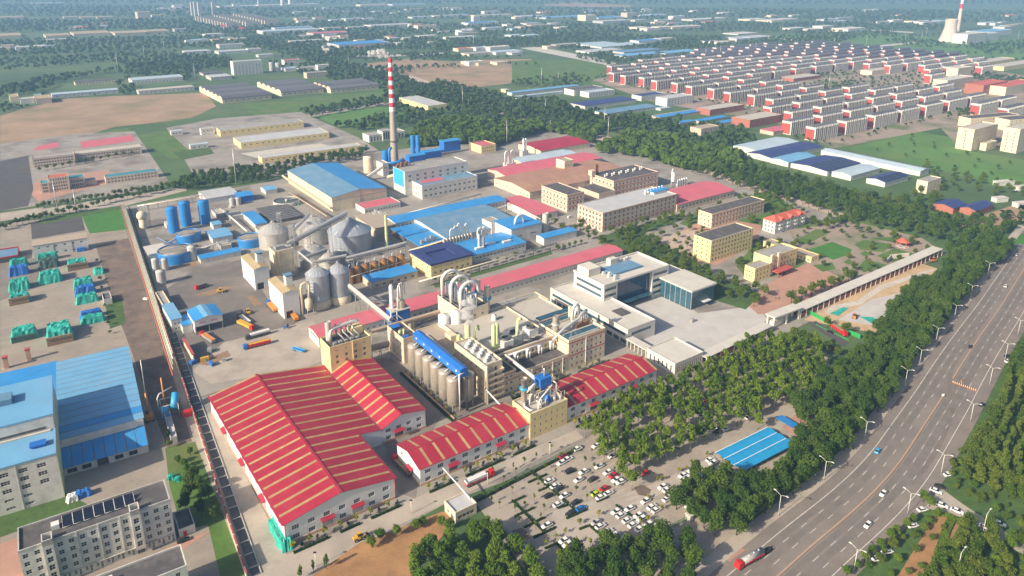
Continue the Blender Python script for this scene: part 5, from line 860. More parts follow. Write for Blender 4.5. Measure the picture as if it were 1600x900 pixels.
for x, y, dia, h, lab in ((299, 408, 14, 10, 'grey tank right of the largest blue basin'), (242, 426, 11, 9, 'first small grey tank below the largest blue basin'), (256, 424, 11, 8, 'second small grey tank below the largest blue basin'), (250, 446, 14, 9, 'grey tank at the bottom of the small tank group'), (362, 322, 9, 6, 'small cream tank by the grey shed, left of two'), (371, 321, 9, 6, 'small cream tank by the grey shed, right of two')): tank(x, y, dia, h, lab, 'wall_grey')
F = Fr(g(224, 357), U, 'ball_tank', 'cream ball shaped tank on a round column near the west wall', 'tank'); MB().lathe(0, 0, [(2.6, 0), (2.6, 8)], 16).build('column', 'wall_cream', F.root); MB().lathe(0, 0, [(3.8 * math.sin(R(a)), 11 - 3.8 * math.cos(R(a))) for a in range(20, 181, 16)], 20).build('ball', 'wall_cream', F.root)
F = Fr(g(448, 318), U, 'clarifier', 'round open clarifier with a bridge beside the big blue hall', 'basin'); rr = 11.5; MB().lathe(0, 0, [(rr, 0), (rr, 3.4), (rr - .5, 3.4), (rr - .5, 2.6)], 32, cap=False).build('rim', 'concrete_light', F.root); MB().lathe(0, 0, [(rr - .5, 2.55), (rr - .5, 2.6)], 32).build('water', 'water', F.root); q = MB(); q.box(0, rr, -.5, .5, 3.2, 3.6); q.cyl(0, 0, 1.2, 2.6, 4.2); q.build('bridge', 'concrete_light', F.root)
for A, xb, xd, h, rf_, wl, lab in (((332, 373), 363, 321, 4, 'roof_skyblue', 'wall_white', 'light blue roofed shed between blue basins'), ((313, 405), 376, 308, 3.6, 'roof_blue', 'wall_white', 'long low blue roofed shed below the blue basins'), ((399, 351), 417, 378, 4, 'roof_blue', 'wall_white', 'blue roofed narrow shed left of the dark filter beds'), ((322, 311), 372, 310, 5, 'roof_palegrey', 'wall_white', 'pale grey roofed shed by the north wall'), ((374, 308), 396, 366, 5.5, 'roof_blue', 'paint_blue', 'small all blue shed at the end of the grey shed'), ((415, 298), 433, 407, 4, 'roof_skyblue', 'wall_white', 'small light blue canopy near the clarifier'), ((232, 398), 262, 224, 4, 'roof_white', 'wall_white', 'small pale shed with green tarp left of the blue basin'), ((333, 352), 346, 328, 4, 'roof_skyblue', 'wall_white', 'tiny light blue roofed hut right of the tall blue tanks'), ((260, 352), 268, 254, 3, 'roof_white', 'wall_white', 'tiny white hut at the foot of the tall blue tanks')):
    F = frame_from(A, xb, xd, h, name='shed', label=lab, cat='shed'); gable(F, h, h + .8, wl, (rf_,))
F = frame_from((425, 345), 472, 400, 3, name='filter_beds', label='dark filter beds with pipe racks in front of the clarifier', cat='basin'); q = MB(); q.box(0, F.L, 0, F.D, 0, 2.6); q.build('basin', 'roof_tar', F.root); n = 9; b = MB(); b.box(0, F.L, 0, .7, 2.6, 3.2); b = b.mesh('pipe_rack', ['steel_grey']); [ob('pipe_rack', b, F.root, (0, 1 + i * (F.D - 2) / n, 0)) for i in range(n)]
for i, (A, xb, xd, h) in enumerate((((345, 386), 362, 338, 3), ((360, 340), 380, 352, 3), ((338, 336), 352, 330, 3), ((405, 362), 420, 398, 3))): block('plant_room', ['flat roofed grey plant room right of the lower blue basin', 'grey plant room beside the pipe troughs', 'grey plant room behind the light blue hut', 'grey plant room in front of the narrow blue shed'][i], 'building', A, xb, xd, h, 'wall_grey', 'roof_concrete', {}, za=h)
# weigh station
F = frame_from((303, 501), 347, 292, 9, name='weigh_house', label='white gabled weigh house with blue roof and an open truck passage below', cat='building'); L, D = F.L, F.D; r = F.root; q = MB(); hz_ = 8.6
q.face([(0, 0, 4.6), (L, 0, 4.6), (L, 0, hz_), (L * .5, 0, hz_ + 1.6), (0, 0, hz_)]); q.face([(L, D, 4.6), (0, D, 4.6), (0, D, hz_), (L * .5, D, hz_ + 1.6), (L, D, hz_)]); q.face([(0, D, 1), (0, 0, 1), (0, 0, hz_), (0, D, hz_)]); q.face([(L, 0, 4.6), (L, D, 4.6), (L, D, hz_), (L, 0, hz_)]); q.build('wall', 'wall_white_sheet', r)
for i in range(3):
    q = MB(); a, b = D * i / 3, D * (i + 1) / 3
for i, mm in enumerate(('roof_blue_y', 'roof_skyblue', 'roof_blue_y')):
    q = MB(); xs = [(-.4, hz_ - .1), (L * .34, 0), (L * .68, 0), (L + .4, hz_ - .1)]; zz = lambda x: hz_ + 1.6 * (1 - abs(x - L * .5) / (L * .5)) + .05
    x0, x1 = xs[i][0], xs[i + 1][0]; mid = [x0] + ([L * .5] if x0 < L * .5 < x1 else []) + [x1]
    for k_ in range(len(mid) - 1): q.face([(mid[k_], -.5, zz(mid[k_])), (mid[k_ + 1], -.5, zz(mid[k_ + 1])), (mid[k_ + 1], D + .5, zz(mid[k_ + 1])), (mid[k_], D + .5, zz(mid[k_]))])
    q.build('roof_panel', mm, r)
c = MB(); c.box(-.25, .25, -.25, .25, 0, 4.6); c = c.mesh('column', ['steel_grey']); [ob('column', c, r, (x, y, 0)) for x in (.4, L * .5, L - .4) for y in (.4, D - .4)]
ch = MB(); ch.box(-.45, .45, -.03, 0, 0, .9); ch.box(-.15, .15, -.034, -.002, .2, .7)
for i, dx in enumerate((-6.2, -5, -3.8, 0.2, 1.4, 2.6)):      # the red letters on the gable
    q = MB()
    for a in ((-.4, .4, .35, .5), (-.4, .4, 0, .12), (-.4, .4, .78, .9), (-.07, .07, .12, .78)) if i % 2 else ((-.4, -.27, 0, .9), (.27, .4, 0, .9), (-.27, .27, .4, .52), (-.27, .27, .78, .9)): q.box(a[0], a[1], -.04, -.005, a[2], a[3])
    q.build('letter', 'paint_red', r, (L * .5 + dx + 1.6, 0, 6.2))
block('control_hut', 'small white hut with light blue roof left of the weigh house', 'building', (285, 509), 300, 276, 5.5, 'wall_white', 'roof_blue', {'l': (1, 1, 1, 1, 3, 3)}, za=5.5, par=0); block('control_hut', 'white two storey control block with blue roof against the west wall', 'building', (267, 500), 284, 253, 8, 'wall_white', 'roof_skyblue', {'f': (2, 2, 1.2, 1.2, 1.4, 3)}, za=8, par=0); block('wall_shed', 'long beige shed with grey roof along the west wall above the control block', 'building', (256, 480), 268, 243, 4.5, 'wall_cream', 'roof_grey', {}, za=4.5)
P = g(303, 568); F = Fr(P, U, 'cabin_wall', 'beige screen wall with red coping left of the truck yard', 'wall'); F.D = 22; q = MB(); q.box(0, .4, 0, 22, 0, 5); q.build('wall', 'wall_cream', F.root); q = MB(); q.box(-.5, .9, -.1, 22.1, 5.002, 5.6); q.build('coping', 'trim_red', F.root)
# ------------------------------------------------------------------ yards west of the works
AW = 31.0
def nth(i): i += 1; return '%d%s' % (i, 'th' if 10 <= i % 100 <= 20 else {1: 'st', 2: 'nd', 3: 'rd'}.get(i % 10, 'th'))
B0 = Fr(g(101, 777), AW); F = Fr(B0.W(-60, 0), AW, 'tall_factory', 'tall white factory with blue roof steps cut by the left edge', 'factory'); F.L = 60; r = F.root; y1 = F.l(85, 668, 21)[1]; y2 = F.l(80, 588, 27)[1]; y3 = F.l(79, 567, 11)[1]
ops = []
for i in range(7):
    for j in range(5):
        if i % 4 == 0 and j < 2: continue
        x = 60 - 5.2 - i * 6.1; ops.append((x - 1.5, x + 1.5, 1.6 + 3.6 * j, 1.6 + 3.6 * j + (1.8 if j > 1 else 1.1)))
mb = MB(); wall_face(mb, 'f', 60, y1, 0, 20, ops); put_windows(r, 'f', 60, y1, ops, 3, 2, split=True); wall_face(mb, 'r', 60, y1, 0, 20, []); wall_face(mb, 'r', 60, y2, 0, 27, [], y0=0) if False else None
mb.face([(60, y1, 0), (60, y2, 0), (60, y2, 27), (60, y1, 27)]); mb.face([(0, y1, 20), (60, y1, 20), (60, y1, 27), (0, y1, 27)]); mb.build('wall', 'wall_white', r)
q = MB(); q.box(60.02, 60.25, 0, y2, 0, 20.2); q.build('green_corner', 'pipe_green', r); q = MB(); [q.box(x, x + .3, -.25, -.004, 0, 20) for x in (46.5, 28)]; q.build('downpipe', 'wall_grey', r); q = MB(); q.box(-.2, 60.2, -.25, y1, 20.02, 20.6); q.build('lower_roof', 'roof_skyblue', r)
q = MB(); [q.box(58 - 19 * i - 6.5, 58 - 19 * i - 1, y1 * .35, y1 * .55, 21.4, 22) for i in range(3)]; [q.box(58 - 19 * i - 6, 58 - 19 * i - 1.5, y1 * .38, y1 * .52, 20.6, 21.4) for i in range(3)]; q.build('roof_hatch', 'paint_blue', r); q = MB(); q.box(20, 57, y1 - .12, y1 - .004, 21.6, 22.6); q.build('vent_strip', 'steel_dark', r); q = MB(); q.box(0, 58.5, y1 - 1.4, y1 - .2, 20.62, 21.1); q.build('gutter', 'concrete_light', r)
q = MB(); q.box(-.3, 60.3, y1 - .2, y2 + .2, 27.02, 27.5); q.build('upper_roof', 'roof_skyblue', r); q = MB(); q.box(20, 46, (y1 + y2) / 2 - 1, (y1 + y2) / 2 + 6, 27.5, 30); q.build('roof_monitor', 'roof_bluegrey', r)
q = MB(); q.box(0, 60, y2 + .3, y3, 0, 10.9); q.build('rear_wall', 'wall_white', r); q = MB(); q.box(0, 60.2, y2 + .25, y3 + .3, 10.92, 11.3); q.build('rear_roof', 'roof_blue', r)
F = frame_from((100, 745), 233, 90, 0, AW, name='blue_factory', label='wide factory with banded light blue roof and a bright blue lean-to facing the yard', cat='factory'); r = F.root; L = F.L; ya = F.l(93, 701, 8)[1]; yb = F.l(80, 566, 12)[1]; hh = 11.6
ops = [(1.5, 5, .8, 2.9), (6.8, 10.2, .8, 2.9), (12.4, 16.6, 0, 3.6), (19, 22.2, .8, 2.9), (24.4, 27.6, .8, 2.9)]; mb = MB(); wall_face(mb, 'f', L, ya, 0, 4.1, ops, rec=.3); put_windows(r, 'f', L, ya, [o for o in ops if o[2] > 0], 2, 1, 'frame_dark', 'glass', rec=.3); mb.face([(L, 0, 0), (L, ya, 0), (L, ya, 8), (L, 0, 4.1)]); mb.face([(0, ya, 0), (0, 0, 0), (0, 0, 4.1), (0, ya, 8)])
mb.face([(0, ya, 6), (L, ya, 6), (L, ya, hh), (0, ya, hh)]); mb.face([(L, ya, 0), (L, yb, 0), (L, yb, hh), (L, (ya + yb) / 2, hh + 1.2), (L, ya, hh)]); mb.face([(0, yb, 0), (0, ya, 0), (0, ya, hh), (0, yb, hh)]); mb.face([(L, yb, 0), (0, yb, 0), (0, yb, hh), (L, yb, hh)]); mb.build('wall', 'wall_white', r); q = MB(); q.box(12.4, 16.6, .6, .7, 0, 3.6); q.build('gate_opening', 'steel_dark', r)
n = 8; p = (L + .4) / n
for i in range(n):
    q = MB(); x0 = -.2 + p * i; x1 = x0 + p - .25; q.face([(x0, -.6, 4.0), (x1, -.6, 4.0), (x1, ya - .05, 8.15), (x0, ya - .05, 8.15)]); q.face([(x0, -.6, 3.85), (x1, -.6, 3.85), (x1, -.6, 4.0), (x0, -.6, 4.0)]); q.build('lean_to_panel', 'roof_blue', r)
    q = MB(); q.face([(x1, -.6, 3.93), (x1 + .25, -.6, 3.93), (x1 + .25, ya - .05, 8.08), (x1, ya - .05, 8.08)]); q.build('roof_seam', 'rust', r)
n = 14; p = (yb - ya) / n
for i in range(n):
    q = MB(); a, b = ya + p * i, ya + p * (i + 1) - .3; zc = lambda y: hh + 1.2 * (1 - abs(y - (ya + yb) / 2) / ((yb - ya) / 2)) + .1
    q.face([(-.3, a, zc(a)), (L + .4, a, zc(a)), (L + .4, b, zc(b)), (-.3, b, zc(b))]); q.build('roof_panel', 'roof_blue' if i in (1,) else 'roof_skyblue', r); q = MB(); q.face([(-.3, b, zc(b) - .05), (L + .4, b, zc(b) - .05), (L + .4, b + .3, zc(b + .3) - .05), (-.3, b + .3, zc(b + .3) - .05)]); q.build('roof_seam', 'rust', r)
# dormitories at the bottom left
FD = Fr(g(28, 861, 18), 33, 'dormitory', 'white five storey dormitory with solar panels on its dark flat roof', 'dormitory'); FD.L, FD.D = 46, 12.7; r = FD.root; L, D = 46, 12.7; hh = 17.2; mb = MB(); p = L / 14
tw = (2, 10); ops = []
for i in range(14):
    for j in range(4):
        if i in tw: continue
        x = p * (i + .5); ops.append((x - .8, x + .8, 4.6 + 3.2 * j, 6.2 + 3.2 * j))
    if i not in tw: x = p * (i + .5); ops.append((x - .9, x - .1, 1.2, 2.8)); ops.append((x + .5, x + 1.2, .2, 2.6))
wall_face(mb, 'f', L, D, 0, hh, ops); put_windows(r, 'f', L, D, ops, 2, 2, split=True); ro = grid(1, 4, 1.2, 1.5, 4.6, 3.2, D); [wall_face(mb, f, L, D, 0, hh, []) for f in 'rbl']; mb.build('wall', 'wall_white', r)
for i in tw:
    q = MB(); x0 = p * i + .1; x1 = p * (i + 1) - .1; o2 = [(.7, x1 - x0 - .7, 4.2 + 3.2 * j, 6.3 + 3.2 * j) for j in range(4)]; wall_face(q, 'f', x1 - x0, 1.6, 2.8, hh + 2.2, o2, x0=x0, y0=-1.6); q.face([(x0, 0, 2.8), (x0, -1.6, 2.8), (x0, -1.6, hh + 2.2), (x0, 0, hh + 2.2)]); q.face([(x1, -1.6, 2.8), (x1, 0, 2.8), (x1, 0, hh + 2.2), (x1, -1.6, hh + 2.2)])
    for b in ((x0, x1, -1.6, -1.3), (x0, x1, 2.2, 2.5), (x0, x0 + .3, -1.3, 2.2), (x1 - .3, x1, -1.3, 2.2)): q.box(*b, hh + .1, hh + 2.3)
    q.face([(x0, -1.6, 2.8), (x0, 0, 2.8), (x1, 0, 2.8), (x1, -1.6, 2.8)]); q.build('stair_tower', 'wall_white', r); put_windows(r, 'f', x1 - x0, 1.6, o2, 2, 2, x0=x0, y0=-1.6, split=True)
    q = MB(); q.box(x0 + .4, x1 - .4, -.1, -.004, 0, 2.5); q.build('entrance', 'steel_dark', r)
q = MB(); [q.box(p * i - .2, p * i + .2, -.3, -.004, 3.2, hh + .5) for i in (5, 7, 9)]; q.build('pilaster', 'wall_white', r); q = MB(); q.box(-.1, L + .1, -.5, -.006, 3.1, 3.3); q.build('ledge', 'wall_grey', r)
q = MB(); q.box(.3, L - .3, .3, D - .3, hh - .2, hh + .05); q.build('roof', 'roof_tar', r); q = MB(); [q.box(*b, hh + .002, hh + .7) for b in ((-.1, L + .1, D - .3, D + .1), (-.1, .3, .3, D - .3), (L - .3, L + .1, .3, D - .3), (-.1, L + .1, -.1, .3))]; q.build('parapet', 'wall_grey', r)
sp = MB(); sp.face([(-1.5, 0, .4), (1.5, 0, .4), (1.5, 2.3, 1.5), (-1.5, 2.3, 1.5)]); sp.face([(-1.5, 2.3, 1.5), (1.5, 2.3, 1.5), (1.5, 2.3, 0), (-1.5, 2.3, 0)]); sp.box(-1.6, -1.5, 0, .1, 0, .4); sp.box(1.5, 1.6, 0, .1, 0, .4); sp = sp.mesh('solar_panel', ['solar'])
fr = MB(); fr.bar((-1.55, 0, .45), (-1.55, 2.3, 1.55), .09); fr.bar((1.55, 0, .45), (1.55, 2.3, 1.55), .09); fr.bar((-1.55, 0, .45), (1.55, 0, .45), .09); fr = fr.mesh('panel_frame', ['pipe_white'])
for i in range(7):
    for j in range(2): o = ob('solar_panel', sp, r, (14.5 + 3.2 * i, 4.6 + 3 * j, hh + .06)); ob('panel_frame', fr, o)
q = MB(); q.box(9.6, 12, 5.5, 8, hh + .06, hh + 1.8); q.build('water_tank', 'pipe_white', r)
F = Fr(FD.W(47.2, .4), 33, 'lean_shed', 'low dark roofed annex with a red door at the end of the dormitory', 'shed'); F.L, F.D = 5.6, 11; block(None, None, None, None, 0, 0, 3.2, 'wall_white', 'roof_tar', {}, F=F, par=.3); door(F, 'f', 2, 1.2, 2.2, 'paint_red')
B1 = Fr(g(292, 884, 14), 33); F = Fr(B1.W(-46, 0), 33, 'dormitory', 'lower white building with mossy flat roof cut by the bottom edge', 'dormitory'); F.L, F.D = 46, 11; block(None, None, None, None, 0, 0, 13.6, 'wall_white', 'roof_tar', {'f': (13, 4, 1.5, 1.6, 1.4, 3.2)}, F=F, split=True); q = MB(); q.box(24, 25.2, 6, 7.5, 13.7, 15.4); q.build('chimney', 'pipe_white', F.root)
F = frame_from((54, 404), 139, 49, 0, AW, name='white_workshop', label='white windowed workshop with a sloping beige roof behind the tarped bales', cat='workshop'); F.D = 9; block(None, None, None, None, 0, 0, 9.6, 'wall_white', 'roof_concrete', {'f': (6, 2, 1.6, 1.1, 1.6, 5)}, F=F, par=0, split=True, nh=1); q = MB(); q.face([(-.3, -.3, 9.7), (F.L + .3, -.3, 9.7), (F.L + .3, 9.3, 11), (-.3, 9.3, 11)]); q.face([(-.3, 9.3, 9.7), (-.3, 9.3, 11), (F.L + .3, 9.3, 11), (F.L + .3, 9.3, 9.7)]); q.face([(-.3, -.3, 9.7), (-.3, 9.3, 11), (-.3, 9.3, 9.7)]); q.build('sloping_roof', 'roof_beigegrey', F.root); q = MB(); [q.box(x, x + .3, -.2, -.004, 0, 9.6) for x in (F.L * .36, F.L * .7)]; q.build('downpipe', 'wall_grey', F.root)
q = MB(); q.box(F.L * .78, F.L * .93, -2.4, -.2, 0, 3); tag(q.build('blue_container', 'paint_blue', None, F.o, F.a), 'blue container against the front of the white workshop', 'container')
patch('work_yard', [(48, 350), (127, 336), (133, 360), (50, 374)], .13, 'g_asphalt_dark'); patch('tank_yard', [(0, 408), (60, 402), (70, 445), (0, 470)], .12, 'g_asphalt')
B2 = Fr(g(28, 399, 4), AW); F = Fr(B2.W(-30, 0), AW, 'red_rim_shed', 'blue roofed pump shed with red rim cut by the left edge', 'shed'); F.L, F.D = 30, 20; block(None, None, None, None, 0, 0, 3.6, 'steel_dark', 'roof_bluegrey', {}, F=F, par=.9, cornice='paint_red')
# tarped bales
def tarpmesh(L, D, h, seed, mat):
    rn = random.Random(seed); nx, ny = 9, 9; mb = MB(); vv = []
    for j in range(ny + 1):
        for i in range(nx + 1):
            s, t = i / nx, j / ny; e = min(s, 1 - s, t, 1 - t); z = h * min(1, .25 + e * 7) if e > 0 else .05
            z *= 1 + .1 * rn.uniform(-1, 1); vv.append((L * s + (.3 * rn.uniform(-1, 1) if e > 0 else .5 * rn.uniform(-1, 1)), D * t + .3 * rn.uniform(-1, 1), z))
    mb.v = vv
    for j in range(ny):
        for i in range(nx): a = j * (nx + 1) + i; mb.f.append((a, a + 1, a + nx + 2, a + nx + 1)); mb.m.append(0); mb.s.append(False)
    return mb.mesh('tarp', [mat])
bale = MB(); bale.box(0, 2.0, 0, 1.2, 0, 1.2); bale = bale.mesh('bale', ['bale_brown'])
for k, (xl, xr, yf, D, h, mats, end, lab) in enumerate(((15, 49, 478, 9, 5.4, 'tarp_green', True, 'open brown ended bale stack under a green tarp in the left column'), (14, 48, 458, 11, 5.6, 'tarp_green', False, 'wide green tarped stack in the middle of the left column'), (14, 47, 434, 8, 5.8, 'tarp_blue', False, 'blue tarped stack at the back of the left column'), (15, 45, 421, 6, 5.6, 'tarp_green', False, 'green tarp edge behind the blue tarped stack'), (61, 99, 447, 14, 5.6, 'tarp_green', False, 'smooth green tarped stack in the second column'), (60, 94, 423, 12, 5.2, 'tarp_dark', False, 'dark half open stack behind the second column'), (58, 92, 411, 6, 5.2, 'tarp_green', False, 'green tarped stack right in front of the white workshop'), (106, 139, 424, 10, 5.4, 'tarp_green', True, 'stack with bare brown bales beside the blue container'), (119, 155, 478, 8, 4.8, 'tarp_green', False, 'green tarped stack at the front of the right column'), (118, 152, 465, 7, 5.2, 'tarp_blue', False, 'blue tarped stack in the right column'), (116, 148, 455, 10, 5.4, 'tarp_green', False, 'green tarped stack at the back of the right column'), (74, 117, 541, 20, 6, 'tarp_green', True, 'largest green tarped stack with bare bales facing the blue factory'), (17, 60, 537, 12, 5, 'tarp_green', False, 'green tarped stack with a dark front at the left edge of the yard'), (127, 166, 510, 7, 4, 'tarp_green', False, 'low green tarped heap beside the grass plot'), (125, 162, 501, 5, 4, 'tarp_blue', False, 'low blue tarped heap beside the grass plot'), (148, 164, 431, 11, 2.2, 'tarp_green', False, 'crumpled green tarp heap by the dirt strip'))):
    F = frame_from((xl, yf), xr, xl - 5, 0, 33, name='bale_stack', label=lab, cat='bale stack'); F.D = D; ob('tarp', tarpmesh(F.L, D, h, k, MATS[mats]), F.root)
    if end:
        for i in range(int(F.L / 2.1)):
            for j in range(4): ob('bale', bale, F.root, (i * 2.1 + .1, -1.25 + .25 * ((i * 3 + j) % 3), j * 1.22))
    if k == 12: q = MB(); q.box(.5, F.L - .5, -1, .4, 0, 3.4); q.build('dark_cover', 'tarp_dark', F.root)
block('hut', 'tiny white hut at the edge of the bale yard', 'hut', (163, 477), 176, 160, 3, 'wall_white', 'roof_tar', {}, ang=33)
for k, (px, py, lab) in enumerate(((11, 575, 'left'), (46, 562, 'right'))): P = g(px, py); q = MB(); q.box(-1, 1, -1, 1, 0, 6); F = Fr(P, 33, 'brick_pier', lab + ' red capped brick pier behind the blue factory', 'pier'); q.build('shaft', 'plinth_brick', F.root); q = MB(); q.box(-1.3, 1.3, -1.3, 1.3, 6.002, 6.8); q.build('cap', 'trim_red', F.root)
# west wall, pipe rack and dark strip
Wa, Wb = g(386, 905), g(197, 327); dW = (Wb - Wa).normalized(); nW = Vector((dW.y, -dW.x, 0)); aW = math.atan2(dW.y, dW.x); lenW = (Wb - Wa).length
F = Fr(Wa, math.degrees(aW), 'boundary_wall', 'long low boundary wall between the works and the western yards', 'wall'); q = MB(); q.box(0, lenW, -.15, .15, 0, 2.4); q.build('wall', 'wall_offwhite', F.root); q = MB(); q.box(0, lenW * .5, -.3, .3, 2.402, 2.6); q.build('coping', 'trim_red', F.root); pm = MB(); pm.box(-.25, .25, -.25, .25, 0, 2.8); pm = pm.mesh('pier', ['wall_offwhite']); [ob('pier', pm, F.root, (3 + i * 6., 0, 0)) for i in range(int(lenW / 6))]
q = MB(); q.face([(0, -4.6, .28), (0, -1.6, .28), (lenW * .52, -1.6, .28), (lenW * .52, -4.6, .28)][::-1]); struct(q.build('dark_strip', 'steel_dark', None, Wa, aW)); dr = bpy.data.objects['dark_strip']; bm_ = MB(); bm_.box(-.15, .15, -4.7, -1.5, .3, .7); bm_ = bm_.mesh('cross_beam', ['concrete_light']); [ob('cross_beam', bm_, dr, (4 + 7 * i, 0, 0)) for i in range(int(lenW * .52 / 7))]; q = MB(); q.box(0, lenW * .52, -5, -4.7, .05, .5); q.build('kerb', 'kerb', dr)  # flat dark strip along the wall, crossed by pale beams
F = Fr(Wa, math.degrees(aW), 'pipe_rack', 'rack of long cream pipes following the west wall', 'pipes'); 
for i in range(5): MB().tube([(lenW * .36 - 6 * i, .9 + .75 * i, 5 + .1 * (i % 2)), (lenW - 2, .9 + .75 * i, 5 + .1 * (i % 2))], .28 if i < 4 else .42, 8).build('pipe', ('pipe_cream', 'steel_bright', 'pipe_cream', 'pipe_green', 'trim_red')[i], F.root)
tr = MB(); tr.box(-.15, .15, .4, .7, 0, 4.7); tr.box(-.15, .15, 4.6, 4.9, 0, 4.7); tr.box(-.15, .15, .4, 4.9, 4.5, 4.72); tr = tr.mesh('trestle', ['steel_grey']); [ob('trestle', tr, F.root, (lenW * .36 + i * 8., 0, 0)) for i in range(int(lenW * .64 / 8))]
# blue mixing plant and piling rig
F = Fr(g(266, 652), AW, 'mixing_plant', 'bright blue mixing plant with tilted drum beside the pipe rack', 'machine'); r = F.root; MB().tube([(2, 0, 4), (4, 5, 9)], 1.7, 12).build('drum', 'paint_skyblue', r); MB().lathe(-2, 1, [(1.6, 0), (1.6, 5), (.5, 6)], 12).build('bin', 'paint_skyblue', r); MB().lathe(-1, -3, [(1.2, 0), (1.2, 3), (.4, 4)], 12).build('bin', 'paint_blue', r); MB().tube([(-4, 4, 0), (-4, 4, 9), (-3, 5, 10.5), (3, 8, 11)], .3, 8).build('pipe', 'pipe_white', r); q = MB(); [q.bar((x, y, 0), (x, y, 7), .2) for x in (-3, 4) for y in (-1, 6)]; [q.bar((-3, y, 7), (4, y, 7), .2) for y in (-1, 6)]; q.build('frame', 'pipe_white', r); q = MB(); q.box(5, 9, -4, -1, 0, 2.6); q.build('cabin', 'paint_red', r)
F = Fr(g(234, 656), AW, 'piling_rig', 'orange piling rig with a tall thin mast beside the blue factory', 'machine'); r = F.root; q = MB(); q.box(-1.6, 1.6, -2.2, 2.2, .9, 2.8); q.build('body', 'paint_orange', r); [MB().box(x, x + .7, -2.6, 2.6, 0, .9).build('track', 'rubber', r) for x in (-1.7, 1)]; MB().tube([(0, 1.6, 2), (0, 2, 13)], .4, 8).build('mast', 'paint_orange', r); MB().tube([(0, 2, 13), (.2, 2.2, 30)], .16, 6).build('mast_top', 'steel_bright', r); q = MB(); q.box(-1.4, -.2, .6, 2, 2.8, 4.2); q.build('cab', 'glass', r)
F = Fr(g(259, 640), AW, 'piling_rig', 'second thin orange mast standing by the blue mixing plant', 'machine'); MB().tube([(0, 0, 0), (0, 0, 17)], .35, 8).build('mast', 'paint_orange', F.root); q = MB(); q.box(-1.2, 1.2, -1.6, 1.6, 0, 2); q.build('body', 'paint_yellow', F.root)
block('hut', 'small flat roofed hut between blue factory and pipe rack', 'hut', (268, 695), 278, 255, 3, 'wall_grey', 'roof_palegrey', {}, ang=AW)
for k, (px, py, s) in enumerate(((262, 752, 1.6), (273, 755, 1.6))): o = ob('tarp_heap', tarpmesh(2.6, 2.4, 1.6, 90 + k, MATS['tarp_green']), None, g(px, py), .5); tag(o, ['left', 'right'][k] + ' small green tarp heap behind the dormitory', 'heap')
o = ob('tarp_heap', tarpmesh(6, 3.4, 2.4, 97, MATS['tarp_blue']), None, g(118, 783), .6); tag(o, 'blue and white covered heap beside the tall white factory', 'heap'); o = ob('tarp_heap', tarpmesh(4, 4, 2.4, 98, MATS['paint_white']), None, g(105, 789), .6); tag(o, 'white bagged heap beside the tall white factory', 'heap')
F = frame_from((441, 866), 450, 405, 0, name='bale_stack', label='green netted block beside the corner of the largest warehouse', cat='bale stack'); F.D = 18; F.L = 5; ob('tarp', tarpmesh(5, 18, 3.6, 77, MATS['tarp_green']), F.root)
# front gatehouse
block('gatehouse', 'small cream gatehouse with flat grey slatted roof by the front road', 'gatehouse', (712, 818), 745, 695, 4.2, 'wall_cream', 'roof_palegrey', {'f': (4, 1, 1.8, 1.5, 1.1, 3), 'l': (2, 1, 1.4, 1.5, 1.1, 3)}, za=0, split=True)
F = Fr(g(697, 740, 6), U, 'pipe_bridge', 'thin white pipe bridge from the long shed to the gatehouse', 'pipe'); a = g(692, 731, 7.4) - F.o; b = g(734, 778, 5) - F.o; m_ = Matrix.Rotation(-F.a, 3, 'Z'); MB().tube([m_ @ Vector((a.x, a.y, 7.4)), m_ @ Vector((b.x, b.y, 5)), m_ @ Vector((b.x, b.y, 0))], .28, 8).build('pipe', 'pipe_white', F.root)
A_, B_ = g(758, 626, 6), g(822, 652, 9)
tag(MB().tube([g(790, 555, 16), g(842, 596, 15.5), g(822, 612, 14)], .8, 10).build('transfer_duct', 'pipe_white'), 'white duct bridging from the process hall to the yellow tower block', 'duct'); tag(MB().tube([g(757, 606, 8), g(783, 634, 8), g(783, 640, 0)], .35, 8).build('service_pipe', 'pipe_white'), 'thin white pipe from the stair block down to the long shed', 'pipe')
for lab, a, b, h, d in (('beige pipe bridge between yellow block and corner block', (580, 547), (608, 540), 6, 2.5), ('pipe bridge running from yellow block to the blue equipment tower', (579, 522), (690, 489), 10, 2.2)):
    truss('pipe_bridge', lab, g(*a, h), g(*b, h), d, 'steel_grey', 'pipes', (0, .5, 1), 'roof_beigegrey')
